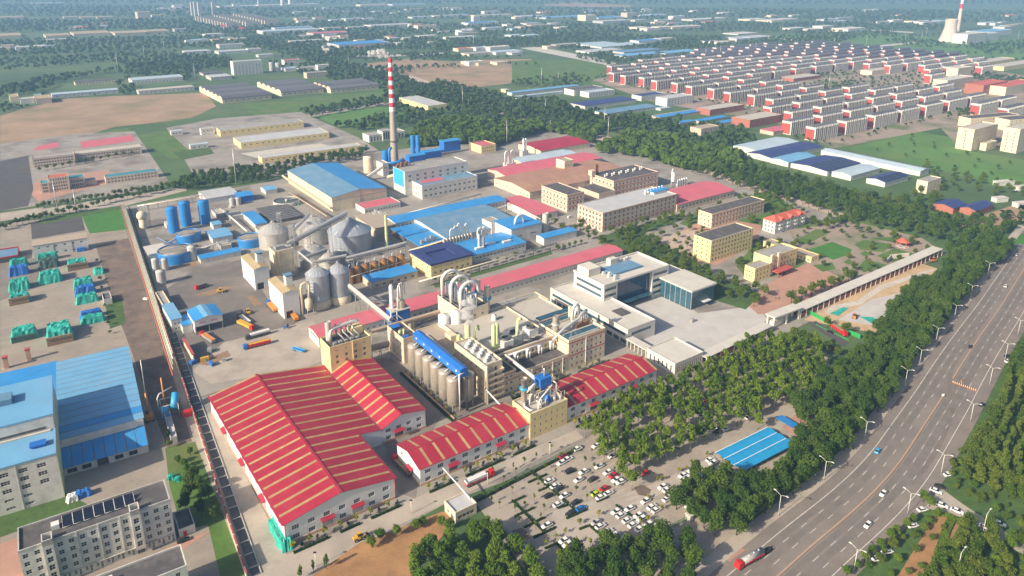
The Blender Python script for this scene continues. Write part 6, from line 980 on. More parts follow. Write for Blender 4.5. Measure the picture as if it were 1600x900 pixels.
# district north-west of the works
for a in (('school_block', 'three storey beige block with grey roof at the top left court', 'building', (53, 263), 118, 48, 10, 'wall_pinkbeige', 'roof_grey', {'f': (14, 3, 1.8, 1.5, 1.2, 3)}), ('school_wing', 'long low beige wing with pale roof behind a row of trees', 'building', (118, 252), 222, 106, 7.5, 'wall_pinkbeige', 'roof_concrete', {'f': (24, 2, 1.8, 1.5, 1.2, 3.4)}), ('hotel_block', 'tall arched middle of the beige hotel with a red sign', 'building', (79, 301), 110, 70, 13.5, 'wall_pinkbeige', 'roof_tile_red', {'f': (7, 4, 1.3, 1.9, 1.2, 3.2)}), ('hotel_wing', 'lower right wing of the beige hotel', 'building', (110, 294), 134, 104, 9, 'wall_pinkbeige', 'roof_teal', {'f': (6, 2, 1.3, 2.2, 1.2, 3.8)}), ('hotel_wing', 'lower left wing of the beige hotel', 'building', (66, 303), 79, 58, 9.5, 'wall_pinkbeige', 'roof_teal', {'f': (3, 3, 1.3, 1.7, 1.2, 3)}), ('hotel_end', 'one storey end of the beige hotel', 'building', (134, 290), 152, 130, 4, 'wall_pinkbeige', 'roof_grey', {}), ('teal_block', 'two storey beige block with long teal roof', 'building', (166, 288), 248, 162, 6.4, 'wall_pinkbeige', 'roof_teal', {'f': (15, 2, 1.7, 1.5, 1, 3)})):
    block(*a, ang=33, par=.5, D={'school_wing': 17, 'teal_block': 12, 'school_block': 15}.get(a[0], 13))
patch('sports_court', [(52, 236), (60, 228), (90, 222), (92, 230)], .13, 'roof_pink'); patch('sports_court', [(125, 222), (205, 211), (212, 220), (128, 232)], .13, 'roof_pink')
for i, (A, xb, xd, h, rf_, wl, lab) in enumerate((((377, 233), 515, 345, 7, 'roof_palegrey', 'wall_yellow', 'large yellow hall with pale grey roof in the walled yard'), ((410, 256), 565, 396, 6, 'roof_palegrey', 'wall_yellow', 'long yellow shed with pale roof along the trees behind the blue hall'), ((345, 214), 475, 335, 7.5, 'roof_grey', 'wall_yellow', 'rear yellow hall with dark roof and small chimney'), ((315, 212), 336, 311, 8, 'roof_concrete', 'wall_white', 'small white block left of the yellow halls'), ((268, 212), 286, 262, 5, 'roof_greyblue_light', 'wall_white', 'small white shed with pale blue roof beside the bare field'), ((298, 234), 326, 294, 5, 'roof_greyblue_light', 'wall_white', 'low pale blue roofed shed in the weedy yard'))):
    block('yard_hall', lab, 'hall', A, xb, xd, h, wl, rf_, {'f': (max(3, int((xb - A[0]) / 9)), 1, 2, 1.4, h - 3.4, 3)}, ang=33, par=.3, D=(36, 15, 26, 9, 9, 8)[i])
F = frame_from((577, 223), 633, 567, 0, name='admin_villa', label='white columned office with raised middle beside the chimney', cat='office'); block(None, None, None, None, 0, 0, 8, 'wall_white', 'roof_grey', {'f': (11, 1, 2.0, 5.4, 1, 3), 'l': (3, 2, 1.4, 1.6, 1.2, 3.4)}, F=F, nh=3); q = MB(); q.box(F.L * .36, F.L * .62, -1.5, F.D * .7, 0, 11.5); q.build('centre_block', 'wall_white', F.root); q = MB(); q.box(F.L * .35, F.L * .63, -1.7, F.D * .72, 11.52, 12.1); q.build('centre_roof', 'roof_grey', F.root); q = MB(); [q.box(F.L * (.39 + .06 * i), F.L * (.39 + .06 * i) + 1.4, -1.6, -1.5, 2, 10) for i in range(4)]; q.build('tall_window', 'glass', F.root)
F = frame_from((669, 173), 698, 624, 0, name='yellow_shed', label='yellow walled shed with pale grey roof right of the chimney', cat='shed'); block(None, None, None, None, 0, 0, 7, 'wall_yellow', 'roof_palegrey', {'l': (10, 1, 1.6, 1, 3.6, 3)}, F=F, par=.2)
# ------------------------------------------------------------------ housing estate
hb = {}
def housing(Ln):
    if Ln in hb: return hb[Ln]
    D, h = 12.5, 17.; n = int(Ln / 8.5); p = Ln / n; o = {}
    m = MB(); m.box(0, Ln, .6, D, .8, 14); o['wall'] = m.mesh('wall', ['wall_brick_red'])
    m = MB(); m.box(-.25, Ln + .25, .4, D + .25, 14.01, h); m.box(-.2, Ln + .2, .5, D + .2, 0, .8); o['cornice'] = m.mesh('cornice', ['wall_white'])
    bay = MB(); bay.box(0, .6, -1.1, .6, 0, h + .4); bay.box(p * .45, p * .45 + .6, -1.1, .6, 0, h + .4); bay.box(0, p * .45 + .6, -1.1, .6, 14.8, 15.4); o['bay'] = bay.mesh('bay_frame', ['wall_white'])
    g_ = MB(); 
    for j in range(5): g_.box(.65, p * .45 - .05, .3, .58, 1.2 + 2.7 * j, 3.4 + 2.7 * j); g_.box(p * .53, p * .96, .5, .59, 1.3 + 2.7 * j, 3.1 + 2.7 * j)
    o['glz'] = g_.mesh('windows', ['glass'])
    r_ = MB(); e = .5; P = [(-e, -.2, h), (Ln + e, -.2, h), (Ln + e, D + e, h), (-e, D + e, h)]; T = [(3, D * .52, h + 1.8), (Ln - 3, D * .52, h + 1.8)]
    r_.face([P[0], P[1], T[1], T[0]]); r_.face([P[1], P[2], T[1]]); r_.face([P[2], P[3], T[0], T[1]]); r_.face([P[3], P[0], T[0]]); o['roof'] = r_.mesh('roof', ['roof_slate']); o['n'] = n; o['p'] = p; hb[Ln] = o; return o
mt('wall_brick_red', (.34, .065, .05), .85, .1, .3, obvar=.18); mt('roof_slate', (.115, .12, .135), .85, .12, .1, obvar=.18)
def inpoly(x, y, P):
    c = False; j = len(P) - 1
    for i in range(len(P)):
        if (P[i][1] > y) != (P[j][1] > y) and x < (P[j][0] - P[i][0]) * (y - P[i][1]) / (P[j][1] - P[i][1]) + P[i][0]: c = not c
        j = i
    return c
def px(P):
    z = P[2] - CAM_H; fw = P[1] * math.cos(PITCH) - z * math.sin(PITCH); up = P[1] * math.sin(PITCH) + z * math.cos(PITCH)
    return 800 + CAM_F * P[0] / fw, CAM_Y0 - CAM_F * up / fw
H0 = Fr(g(931, 125), U); EST = [(925, 122), (1000, 104), (1060, 100), (1075, 88), (1180, 78), (1260, 74), (1400, 86), (1500, 97), (1545, 112), (1560, 122), (1470, 118), (1475, 160), (1530, 165), (1600, 172), (1600, 190), (1465, 186), (1292, 229), (1240, 220), (1215, 196), (1140, 171), (1105, 162)]; PARK = [(1205, 128), (1340, 112), (1420, 118), (1470, 140), (1440, 150), (1340, 148), (1300, 150), (1215, 145)]
HB = []
for j in range(-4, 34):
    for i in range(-26, 34):
        ln_ = 51. if (j % 3) else 59.5; x = j * 66. + (8 if i % 2 else 0); P = H0.W(x, -i * 39.)
        if P.y < 500: continue
        qx, qy = px((P.x, P.y, 0))
        if not inpoly(qx, qy, EST) or inpoly(qx, qy, PARK) or inpoly(qx + 14, qy, PARK): continue
        HB.append((j, i, P, ln_, qy))
HB0 = min(q[0] for q in HB)
for j in sorted({q[0] for q in HB}):
    row = sorted((q for q in HB if q[0] == j), key=lambda q: q[1])
    for n_, (_, i, P, ln_, qy) in enumerate(row):
        o = housing(ln_); r = thing('housing_block', 'red ended white framed housing block, %s from the front, %s file from left' % (nth(len(row) - 1 - n_), nth(j - HB0)), 'housing block', P, R(U), 'housing estate blocks')
        for nm in ('wall', 'cornice', 'roof'): ob(nm, o[nm], r)
        if qy > 100:
            for b in range(o['n']): ob('bay_frame', o['bay'], r, (b * o['p'] + .3, 0, 0)); w_ = ob('windows', o['glz'], r, (b * o['p'] + .3, 0, 0)); w_['kind'] = 'stuff'
        FH = Fr(P, U); foot(FH, ln_, 13, 4)
# ------------------------------------------------------------------ buildings further out; (x0, y0, x1, height, depth, wall, roof)
WN = {'wall_white': 'white', 'wall_cream': 'cream', 'wall_beige': 'beige', 'wall_grey': 'grey', 'wall_yellow': 'yellow', 'wall_pinkbeige': 'pinkish', 'wall_brick': 'brick'}; RN = {'roof_blue': 'bright blue', 'roof_skyblue': 'light blue', 'roof_greyblue_light': 'pale blue', 'roof_grey': 'grey', 'roof_palegrey': 'pale grey', 'roof_white': 'white', 'roof_pink': 'pink', 'roof_tar': 'dark', 'roof_navy': 'dark navy', 'roof_bluegrey': 'blue grey', 'roof_tile_red': 'red tiled', 'roof_concrete': 'sandy', 'roof_tan': 'tan', 'roof_red': 'red', 'roof_beigegrey': 'brown grey'}
SHO = {'w': 'wall_white', 'c': 'wall_cream', 'b': 'wall_beige', 'g': 'wall_grey', 'y': 'wall_yellow', 'p': 'wall_pinkbeige', 'k': 'wall_brick', 'B': 'roof_blue', 'S': 'roof_skyblue', 'P': 'roof_greyblue_light', 'G': 'roof_grey', 'L': 'roof_palegrey', 'W': 'roof_white', 'R': 'roof_pink', 'T': 'roof_tar', 'N': 'roof_navy', 'U': 'roof_bluegrey', 'D': 'roof_tile_red', 'C': 'roof_concrete', 'A': 'roof_tan', 'E': 'roof_red', 'O': 'roof_beigegrey'}
cnt = {}
def region(x, y): return ('at the left' if x < 300 else 'left of the chimney' if x < 590 else 'right of the chimney' if x < 850 else 'above the housing estate' if x < 1250 else 'at the right') + (' near the skyline' if y < 45 else ' beyond the fields' if y < 100 else ' beyond the works')
def far(x0, y0, x1, h, d, c, ang=U, nw=0, rows=0, name=None, gab=False, lab=None):
    wl, rf_ = SHO[c[0]], SHO[c[1]]; P = g(x0, y0); F = Fr(P, ang); L = abs(along(P, F.u, x1)); rg = region(x0, y0); key = (wl, rf_, rg); cnt[key] = cnt.get(key, -1) + 1
    kind = 'block' if h > 9 else 'hall' if L > 30 else 'house'
    F = Fr(P, ang, name or 'far_' + kind, lab or '%s %s with %s roof %s, %s from left' % (WN[wl], kind, RN[rf_], rg, nth(cnt[key])), kind, None); F.L, F.D = L, d
    if gab: gable(F, h, h + min(2.5, d * .12), wl, (rf_,), wins={'f': (nw, rows, 2, 1.5, 1.4, 3.4)} if nw else None)
    else: block(None, None, None, None, 0, 0, h, wl, rf_, {'f': (nw, rows, 2.0, 1.6, 1.4, 3.3)} if nw else {}, F=F, par=.0 if h < 7 else .6)
    return F
FARL = ((207, 132, 287, 7, 40, 'wP', U, 14, 1), (217, 148, 304, 6, 22, 'wC', U, 12, 1), (118, 134, 180, 6, 22, 'cT', U, 12, 1), (82, 154, 186, 6, 22, 'wP', U, 8, 1), (366, 118, 411, 26, 20, 'wL', U, 8, 6), (330, 126, 363, 6, 40, 'gL'), (318, 119, 345, 5, 30, 'gT'), (291, 85, 330, 6, 40, 'wL'), (343, 76, 382, 9, 30, 'wG', U, 8, 2), (342, 85, 388, 6, 40, 'wL'), (388, 82, 408, 8, 20, 'wL', U, 4, 2), (404, 90, 428, 6, 20, 'wL'), (445, 102, 470, 10, 20, 'wD', U, 6, 3), (446, 112, 470, 6, 26, 'wP'), (466, 111, 500, 6, 20, 'cG', U, 8, 1), (497, 110, 515, 10, 14, 'wW', U, 3, 2), (480, 123, 512, 10, 18, 'bG', U, 7, 3),
          (0, 60, 34, 7, 110, 'bA'), (72, 60, 110, 7, 90, 'bA'), (116, 57, 172, 7, 110, 'bA'), (180, 56, 230, 7, 100, 'bA'), (228, 53, 265, 7, 90, 'bA'), (73, 65, 106, 5, 30, 'wC'), (0, 30, 38, 7, 90, 'bA'), (100, 29, 122, 6, 60, 'bA'), (126, 29, 148, 6, 60, 'bA'), (152, 29, 178, 6, 60, 'bA'), (216, 30, 236, 28, 60, 'bA'), (238, 28, 258, 10, 60, 'cA'), (50, 6, 100, 4, 60, 'wW'), (273, 50, 292, 9, 30, 'gG'), (272, 12, 288, 12, 60, 'wW'), (255, 14, 300, 5, 60, 'wW'), (343, 12, 400, 6, 80, 'wW'), (365, 12, 375, 18, 30, 'wW'), (405, 10, 500, 6, 90, 'cL'), (321, 57, 350, 6, 40, 'wC'),
          (412, 54, 500, 9, 70, 'wP', U, 16, 1), (430, 48, 488, 8, 40, 'wS'), (490, 57, 545, 8, 60, 'bR'), (467, 59, 492, 6, 20, 'cW'), (506, 47, 545, 6, 40, 'cG'), (545, 46, 580, 6, 50, 'cG'), (580, 44, 645, 8, 60, 'wL', U, 16, 1), (456, 68, 505, 6, 30, 'bL'), (530, 75, 610, 7, 85, 'gB'), (552, 77, 572, 5, 14, 'cD'), (505, 75, 538, 4, 20, 'gL'), (643, 43, 660, 10, 30, 'cD'), (653, 46, 682, 12, 30, 'cA', U, 8, 3), (540, 33, 565, 9, 40, 'wP', U, 6, 1), (568, 32, 585, 8, 30, 'wP'), (492, 30, 506, 6, 30, 'wD'), (517, 33, 535, 5, 30, 'wP'), (563, 10, 604, 8, 60, 'cW'), (613, 9, 665, 7, 60, 'wS'), (586, 19, 605, 3, 40, 'wP'), (644, 29, 675, 6, 40, 'wP'), (680, 27, 735, 6, 40, 'wL'), (742, 27, 800, 7, 40, 'cW'), (757, 22, 780, 12, 30, 'wW'), (732, 40, 780, 9, 50, 'wB'), (740, 34, 750, 20, 20, 'wW'), (760, 47, 784, 7, 30, 'wP'), (655, 59, 685, 5, 30, 'wW'), (700, 62, 735, 6, 30, 'wW'), (725, 60, 745, 5, 30, 'wW'), (610, 62, 625, 5, 20, 'wP'), (630, 62, 645, 5, 20, 'wW'), (620, 70, 632, 5, 20, 'wW'), (672, 69, 678, 6, 16, 'wW'), (716, 81, 738, 7, 26, 'cD', U, 5, 1), (744, 80, 765, 8, 26, 'wP', U, 5, 1), (766, 80, 797, 9, 30, 'wW', U, 6, 1), (733, 88, 775, 5, 40, 'cG', U, 7, 1), (775, 86, 818, 6, 40, 'wP', U, 6, 1), (790, 145, 797, 5, 14, 'yL'),
          (800, 150, 906, 5, 14, 'wS'), (808, 155, 882, 4, 8, 'wP'), (897, 150, 942, 9, 26, 'wT', U, 10, 2), (920, 153, 960, 8, 22, 'wP', U, 9, 2), (914, 171, 994, 5, 34, 'wN'), (948, 182, 1030, 4, 26, 'wU', U, 12, 1), (1002, 158, 1040, 7, 22, 'wN', U, 5, 1), (1042, 167, 1082, 12, 24, 'wL', U, 8, 3), (1032, 173, 1048, 3, 10, 'wP'), (1032, 188, 1110, 4, 14, 'bB'), (1094, 194, 1138, 4, 12, 'bB'), (1128, 197, 1161, 4, 12, 'bB'), (1062, 197, 1086, 4, 10, 'bB'), (1020, 184, 1110, 3, 2, 'pC'), (1109, 181, 1162, 8, 26, 'kC', U, 12, 2), (1171, 200, 1222, 10, 30, 'kC', U, 12, 3), (1095, 212, 1123, 8, 18, 'bO', U, 6, 2), (1208, 212, 1238, 5, 20, 'bR'),
          (1223, 124, 1260, 6, 26, 'kD'), (1240, 128, 1282, 6, 30, 'kC'), (1362, 118, 1400, 8, 24, 'cC'), (1478, 143, 1519, 18, 24, 'cW', U, 8, 5), (1494, 128, 1515, 24, 20, 'cW'), (1535, 149, 1572, 16, 30, 'kD', U, 8, 3), (1570, 150, 1620, 14, 30, 'cD', U, 10, 3), (1530, 107, 1585, 10, 30, 'yC', U, 14, 2), (1568, 111, 1640, 8, 30, 'yC', U, 14, 2), (1515, 200, 1590, 12, 18, 'cT', 20, 16, 3), (1575, 205, 1640, 14, 20, 'cT', 20, 10, 4), (1325, 50, 1352, 9, 60, 'wW'), (1285, 45, 1302, 8, 40, 'wW'), (1235, 47, 1260, 5, 40, 'wW'), (1262, 48, 1282, 4, 40, 'cW'), (1310, 50, 1326, 7, 40, 'cW'), (1200, 34, 1248, 5, 60, 'cW'), (1356, 18, 1384, 5, 60, 'wW'), (1466, 35, 1484, 4, 60, 'wP'), (1402, 25, 1415, 4, 40, 'cD'), (1576, 26, 1592, 5, 40, 'cD'),
          (815, 28, 852, 6, 60, 'wL'), (853, 30, 920, 6, 70, 'wS'), (848, 21, 872, 6, 50, 'cD'), (915, 33, 932, 22, 50, 'cL'), (935, 31, 975, 7, 70, 'wB'), (942, 37, 985, 8, 60, 'gL'), (980, 28, 994, 20, 40, 'bA'), (992, 34, 1010, 6, 40, 'cL'), (1003, 26, 1045, 4, 60, 'wP'), (1052, 31, 1070, 14, 30, 'wP'), (1082, 33, 1140, 5, 60, 'wW'), (1083, 19, 1092, 7, 30, 'wW'), (1130, 22, 1148, 6, 40, 'wW'), (1172, 33, 1200, 6, 60, 'cW'), (995, 47, 1012, 8, 40, 'cW'), (1011, 49, 1030, 9, 40, 'wW'), (1030, 47, 1050, 9, 40, 'cW'), (1050, 46, 1095, 7, 50, 'cW'), (873, 45, 890, 5, 30, 'cW'), (800, 58, 820, 5, 40, 'wP'), (822, 58, 845, 5, 40, 'wP'), (855, 77, 870, 7, 22, 'pC', U, 4, 1), (868, 73, 905, 5, 20, 'pC'), (998, 69, 1034, 8, 36, 'wB', U, 8, 1), (1032, 64, 1056, 6, 30, 'cC', U, 6, 1), (917, 73, 965, 4, 60, 'wP'), (940, 76, 1010, 4, 60, 'wP'), (920, 84, 975, 4, 50, 'wL'), (975, 85, 1035, 5, 44, 'gU'), (978, 91, 1040, 5, 40, 'gS'), (1040, 87, 1094, 5, 44, 'gS'), (1153, 55, 1185, 3, 60, 'wW'), (1160, 62, 1210, 3, 60, 'wL'), (800, 86, 818, 5, 40, 'wL'), (805, 30, 816, 8, 30, 'cA'))
rf = random.Random(21); EX = []
for cx, cy, n, sx, sy in ((30, 75, 6, 40, 4), (150, 40, 6, 70, 6), (420, 35, 7, 50, 6), (560, 62, 8, 60, 5), (650, 18, 7, 60, 5), (700, 50, 8, 60, 6), (840, 42, 7, 50, 6), (960, 20, 7, 60, 5), (1080, 40, 6, 60, 6), (1250, 30, 6, 70, 6), (1420, 36, 5, 50, 6), (1540, 40, 6, 50, 6), (230, 16, 6, 90, 5), (500, 18, 6, 60, 5), (760, 104, 4, 30, 4), (1110, 70, 5, 50, 5), (330, 66, 5, 40, 4), (40, 160, 6, 30, 4)):
    for _ in range(n): x = cx + rf.uniform(-sx, sx); y = max(4, cy + rf.uniform(-sy, sy)); EX.append((x, y, x + rf.uniform(9, 26), rf.choice((4, 5, 6, 8)), rf.uniform(14, 40), rf.choice(('wW', 'wP', 'cC', 'wL', 'cA', 'wS', 'cD', 'bA'))))
for a in sorted(FARL + tuple(EX)): far(*a)
# vaulted grain sheds left of the chimney
vault = {}
for gi, (A, xb, xd, n) in enumerate((((348, 162), 425, 312, 6), ((440, 151), 506, 402, 5), ((517, 146), 592, 490, 4))):
    F0 = frame_from(A, xb, xd, 0); w_ = F0.D / n; L = F0.L
    for i in range(n):
        foot(F0, L, F0.D); F = Fr(F0.W(0, w_ * i), U, 'vaulted_shed', '%s vaulted grey shed from the front in the %s grain shed group' % (nth(i), ('left', 'middle', 'right')[gi]), 'shed', 'vaulted grain sheds'); r = F.root
        q = MB(); q.box(0, L, .3, w_ - .3, 0, 6); q.face([(0, w_ - .3, 6)] + [(0, w_ / 2 + (w_ / 2 - .3) * math.cos(R(a)), 6 + 4.5 * math.sin(R(a))) for a in range(15, 166, 15)] + [(0, .3, 6)]); q.build('wall', 'wall_cream', r); q = MB(); pts = [(w_ / 2 + (w_ / 2 + .2) * math.cos(R(a)), 6 + 4.7 * math.sin(R(a))) for a in range(0, 181, 15)]
        for t in range(len(pts) - 1): q.face([(-.3, *pts[t]), (L + .3, *pts[t]), (L + .3, *pts[t + 1]), (-.3, *pts[t + 1])][::-1])
        q.build('vault_roof', 'roof_slate', r); q = MB(); [q.box(4 + 9 * t, 6.2 + 9 * t, -.05, .29, 2.5, 4) for t in range(int(L / 9))] if i == 0 else None
        if i == 0: q.build('vent_row', 'steel_dark', r)['kind'] = 'stuff'
for i, (x, y) in enumerate(((424, 111), (434, 112))): F = tank(x, y, 8, 17, ('left', 'right') [i] + ' grey concrete silo behind the vaulted sheds', 'wall_grey')
# towers and apartment rows near the skyline
for i, (x, y) in enumerate(((300, 24), (305, 24.5), (311, 25), (333, 24))): block('tower_block', '%s pale apartment tower near the skyline at the upper left' % nth(i), 'tower', (x, y), x + 5.5, x - 1.5, 58, 'wall_grey', 'roof_grey', {}, par=1)
for i in range(12):
    for j in range(3):
        x = 306 + 4.4 * i + 30 * j; y = 32 + 1.1 * i - 2.0 * j; far(x, y, x + 22, 17, 12, 'bG', U, 0, 0, 'apartment_row', lab='grey apartment row in the upper left quarter, %s in the %s file' % (nth(i), nth(j)))
for (x, y, h_, lab) in ((404, 11, 60, 'thin pale chimney near the skyline'), (441, 9, 40, 'first pale tower at the skyline works'), (453, 8, 45, 'second pale tower at the skyline works')): P = g(x, y); tag(MB().lathe(0, 0, [(9 if h_ < 50 else 5, 0), (9 if h_ < 50 else 3, h_)], 12).build('skyline_tower', 'wall_white', None, P), lab, 'tower')
# sheds at the right behind the trees
for A, xb, xd, h, c, lab in (((1205, 247), 1286, 1168, 5, 'N', 'dark navy roofed shed nearest the housing'), ((1183, 236), 1250, 1146, 5, 'P', 'pale blue roofed shed left of the navy one'), ((1232, 254), 1275, 1204, 5, 'S', 'light blue roofed shed in the shed row'), ((1293, 268), 1345, 1236, 5, 'N', 'wide dark shed with panel rows in the shed row'), ((1330, 275), 1375, 1300, 5, 'P', 'pale roofed shed between two dark ones'), ((1383, 285), 1420, 1354, 5, 'N', 'dark shed with panel rows at the right end of the row')):
    F = frame_from(A, xb, xd, h, name='row_shed', label=lab, cat='shed'); gable(F, h, h + 1.6, 'wall_white', (SHO[c],)); 
    if 'panel' in lab:
        sm = MB(); sm.box(0, F.L * .11, 0, F.D * .5, 0, .2); sm = sm.mesh('solar_panel', ['solar']); k_ = math.atan(3.2 / F.D)
        for i in range(6): o = ob('solar_panel', sm, F.root, (F.L * (.08 + .145 * i), F.D * .02, h + .35)); o.rotation_euler = (k_, 0, 0)
F = frame_from((1438, 268), 1452, 1283, 5, name='row_shed', label='long pale shed running back along the green meadow', cat='shed'); gable(F, 5, 6.5, 'wall_white', ('roof_greyblue_light',), along_v=True)
block('villa', 'beige villa with tall arched porch among the trees', 'house', (1447, 303), 1468, 1430, 11, 'wall_cream', 'roof_grey', {'f': (4, 2, 1.4, 3, 1.4, 4.6), 'l': (4, 1, 1.2, 1.4, 6, 3)}); 
for A, xb, xd, lab in (((1490, 326), 1511, 1458, 'left dark roofed shed behind the right hand trees'), ((1525, 330), 1552, 1500, 'right dark roofed shed behind the right hand trees')): F = frame_from(A, xb, xd, 5, name='dark_shed', label=lab, cat='shed'); gable(F, 5, 7, 'wall_brick', ('roof_navy',))
for i, (x0, y0, x1) in enumerate(((1559, 291, 1585), (1591, 299, 1620), (1557, 317, 1575), (1590, 325, 1615))): far(x0, y0, x1, 4, 6, 'wW', 15, lab='%s low white hut in the rough ground at the right edge' % nth(i))
block('office_tower', 'left six storey cream office slab beside the right hand meadow', 'office', (1517, 236), 1554, 1492, 24, 'wall_cream', 'roof_concrete', {'l': (1, 6, 1.6, 2.0, 2, 3.6), 'f': (8, 6, 1.6, 1.8, 1.4, 3.6)}, par=1.0); block('office_porch', 'columned porch between the two cream office slabs', 'building', (1540, 236), 1556, 1530, 8, 'wall_cream', 'roof_concrete', {'f': (3, 2, 1.4, 1.8, 1, 3.4)}); block('office_tower', 'right cream office slab cut by the right edge', 'office', (1587, 240), 1640, 1562, 27, 'wall_cream', 'roof_concrete', {'l': (2, 6, 1.4, 1.8, 2, 3.8), 'f': (8, 6, 1.6, 1.8, 1.4, 3.8)}, par=1.0)
# power station
P = g(1490, 66) + Vector((0, 27, 0)); F = Fr(P, 0, 'cooling_tower', 'flared concrete cooling tower of the distant power station', 'cooling tower'); MB().lathe(0, 0, [(15.5 + 12 * (max(0, 46 - z) / 46) ** 1.5 + max(0, z - 46) * .07, z) for z in range(0, 64, 3)], 40, cap=False).build('shell', 'tower_concrete', F.root); MB().lathe(0, 0, [(16, 61), (16, 61.2)], 30).build('mouth', 'steel_dark', F.root)
P = g(1504, 50) + Vector((0, 30, 0)); r = thing('chimney', 'distant striped chimney beside the cooling tower', 'chimney', P); hz = 150.
for i in range(10): a, b = hz * i / 10, hz * (i + 1) / 10; MB().lathe(0, 0, [(7 - 4 * i / 10, a), (7 - 4 * (i + 1) / 10, b)], 16, cap=i == 9).build('band', 'tower_concrete' if i < 5 else ('ash_band_red' if i % 2 else 'band_white'), r)
for a in ((1510, 69, 1540, 26, 40, 'wW', U, 6, 4), (1535, 65, 1560, 20, 40, 'wL'), (1540, 58, 1580, 14, 60, 'wS'), (1500, 62, 1512, 12, 30, 'wP')): far(*a)
# ------------------------------------------------------------------ vegetation
def crown_mesh(name, seed, rx, rz, zc, n, leaf, mat, lobes=14, egg=0., asp=.5):
    rg = np.random.default_rng(seed); d = rg.normal(size=(lobes, 3)); d /= np.linalg.norm(d, axis=1)[:, None]; d[:, 2] = np.maximum(d[:, 2], -.75)
    c = d * np.array([rx, rx, rz]) * rg.uniform(.25, .78, (lobes, 1)); lr = rg.uniform(.24, .5, lobes) * rx
    if egg: c[:, :2] *= (1 - egg * (c[:, 2:] / rz))
    k = rg.integers(0, lobes, n); u = rg.normal(size=(n, 3)); u /= np.linalg.norm(u, axis=1)[:, None]; u[:, 2] = u[:, 2] * .9 + .12
    p = c[k] + u * (lr[k] * rg.uniform(.55, 1.08, n))[:, None] * np.array([1, 1, max(1., rz / rx * .7)]); p[:, 2] += zc
    nn = u * .7 + rg.normal(size=(n, 3)) * .6 + np.array([0, 0, .35]); nn /= np.linalg.norm(nn, axis=1)[:, None]
    a = np.cross(nn, rg.normal(size=(n, 3))); a /= np.linalg.norm(a, axis=1)[:, None]; b = np.cross(nn, a); s = (leaf * rg.uniform(.55, 1.25, n))[:, None]; a *= s; b *= s * asp
    v = np.stack([p - a, p - b * 1.0, p + a, p + b], 1).reshape(-1, 3); me = bpy.data.meshes.new(name); me.from_pydata(v.tolist(), [], np.arange(4 * n).reshape(n, 4).tolist()); me.materials.append(MATS[mat]); me.update(); return me
def trunk_mesh(h, r0, zc, rx, seed, mat='bark', limbs=5):
    rn = random.Random(seed); m = MB(); m.tube([(0, 0, -.1), (.05, .02, h * .5), (0, .06, h)], r0, 7, r1=r0 * .35)
    for i in range(limbs): a = i * 2.4 + rn.random(); z = h * rn.uniform(.45, .8); m.tube([(0, 0, z), (math.cos(a) * rx * .3, math.sin(a) * rx * .3, z + h * .14), (math.cos(a) * rx * .6, math.sin(a) * rx * .6, z + h * .3)], r0 * .4, 5, r1=r0 * .12)
    return m.mesh('trunk', [mat])
TREES = {}
def kind(key, nvar, rx, rz, zc, n, leaf, mat, th, tr, bark='bark', lobes=14, egg=0.): TREES[key] = [(crown_mesh('crown', hash(key) % 1000 + i if False else sum(map(ord, key)) * 7 + i, rx * (1 + .08 * (i - 1)), rz * (1 - .06 * (i - 1)), zc, n, leaf, mat, lobes, egg), trunk_mesh(th, tr, zc, rx, i, bark)) for i in range(nvar)]
kind('road', 5, 3.9, 5.6, 7.6, 2600, .56, 'leaf_dark', 10, .28, lobes=34); kind('park', 4, 1.9, 2.9, 4.6, 620, .38, 'leaf_park', 5.2, .13, 'bark_pale', 12, .25); kind('round', 4, 3.0, 2.8, 4.9, 800, .45, 'leaf_mid', 6, .2, lobes=12); kind('sapling', 3, .75, 1.1, 2.7, 120, .28, 'leaf_mid', 3, .06, lobes=6); kind('bright', 4, 3.2, 4.0, 5.4, 1900, .5, 'leaf_bright', 7, .22, lobes=28); kind('belt', 4, 3.6, 4.6, 6.2, 650, .66, 'leaf_dark', 8, .24, lobes=14); kind('olive', 4, 3.4, 3.8, 5.2, 1700, .5, 'leaf_olive', 7, .22, lobes=26); kind('lime', 2, 1.1, 1.0, 1.9, 160, .3, 'leaf_lime', 2, .06, lobes=6); kind('cone', 2, .8, 1.2, 1.3, 140, .28, 'leaf_hedge', 1.2, .08, lobes=6); kind('poplar', 3, 1.7, 5.4, 7.0, 800, .45, 'leaf_mid', 10, .18, lobes=16)
NT = {}
def tree(key, P, label, group, sc=1., cat='tree', name=None):
    v = TREES[key][rnd.randrange(len(TREES[key]))]; r = thing(name or {'sapling': 'young_tree', 'lime': 'shrub', 'cone': 'conifer_shrub', 'poplar': 'poplar_tree', 'road': 'roadside_tree', 'park': 'car_park_tree', 'round': 'round_tree', 'bright': 'grove_tree', 'belt': 'wood_tree', 'olive': 'garden_tree'}[key], label, cat, (P.x, P.y, P.z if len(P) > 2 else 0), rnd.uniform(0, 6.28), group)
    s = sc * rnd.uniform(.86, 1.16); r.scale = (s * rnd.uniform(.92, 1.08), s * rnd.uniform(.92, 1.08), s); ob('crown', v[0], r); ob('trunk', v[1], r); NT[key] = NT.get(key, 0) + 1; return r
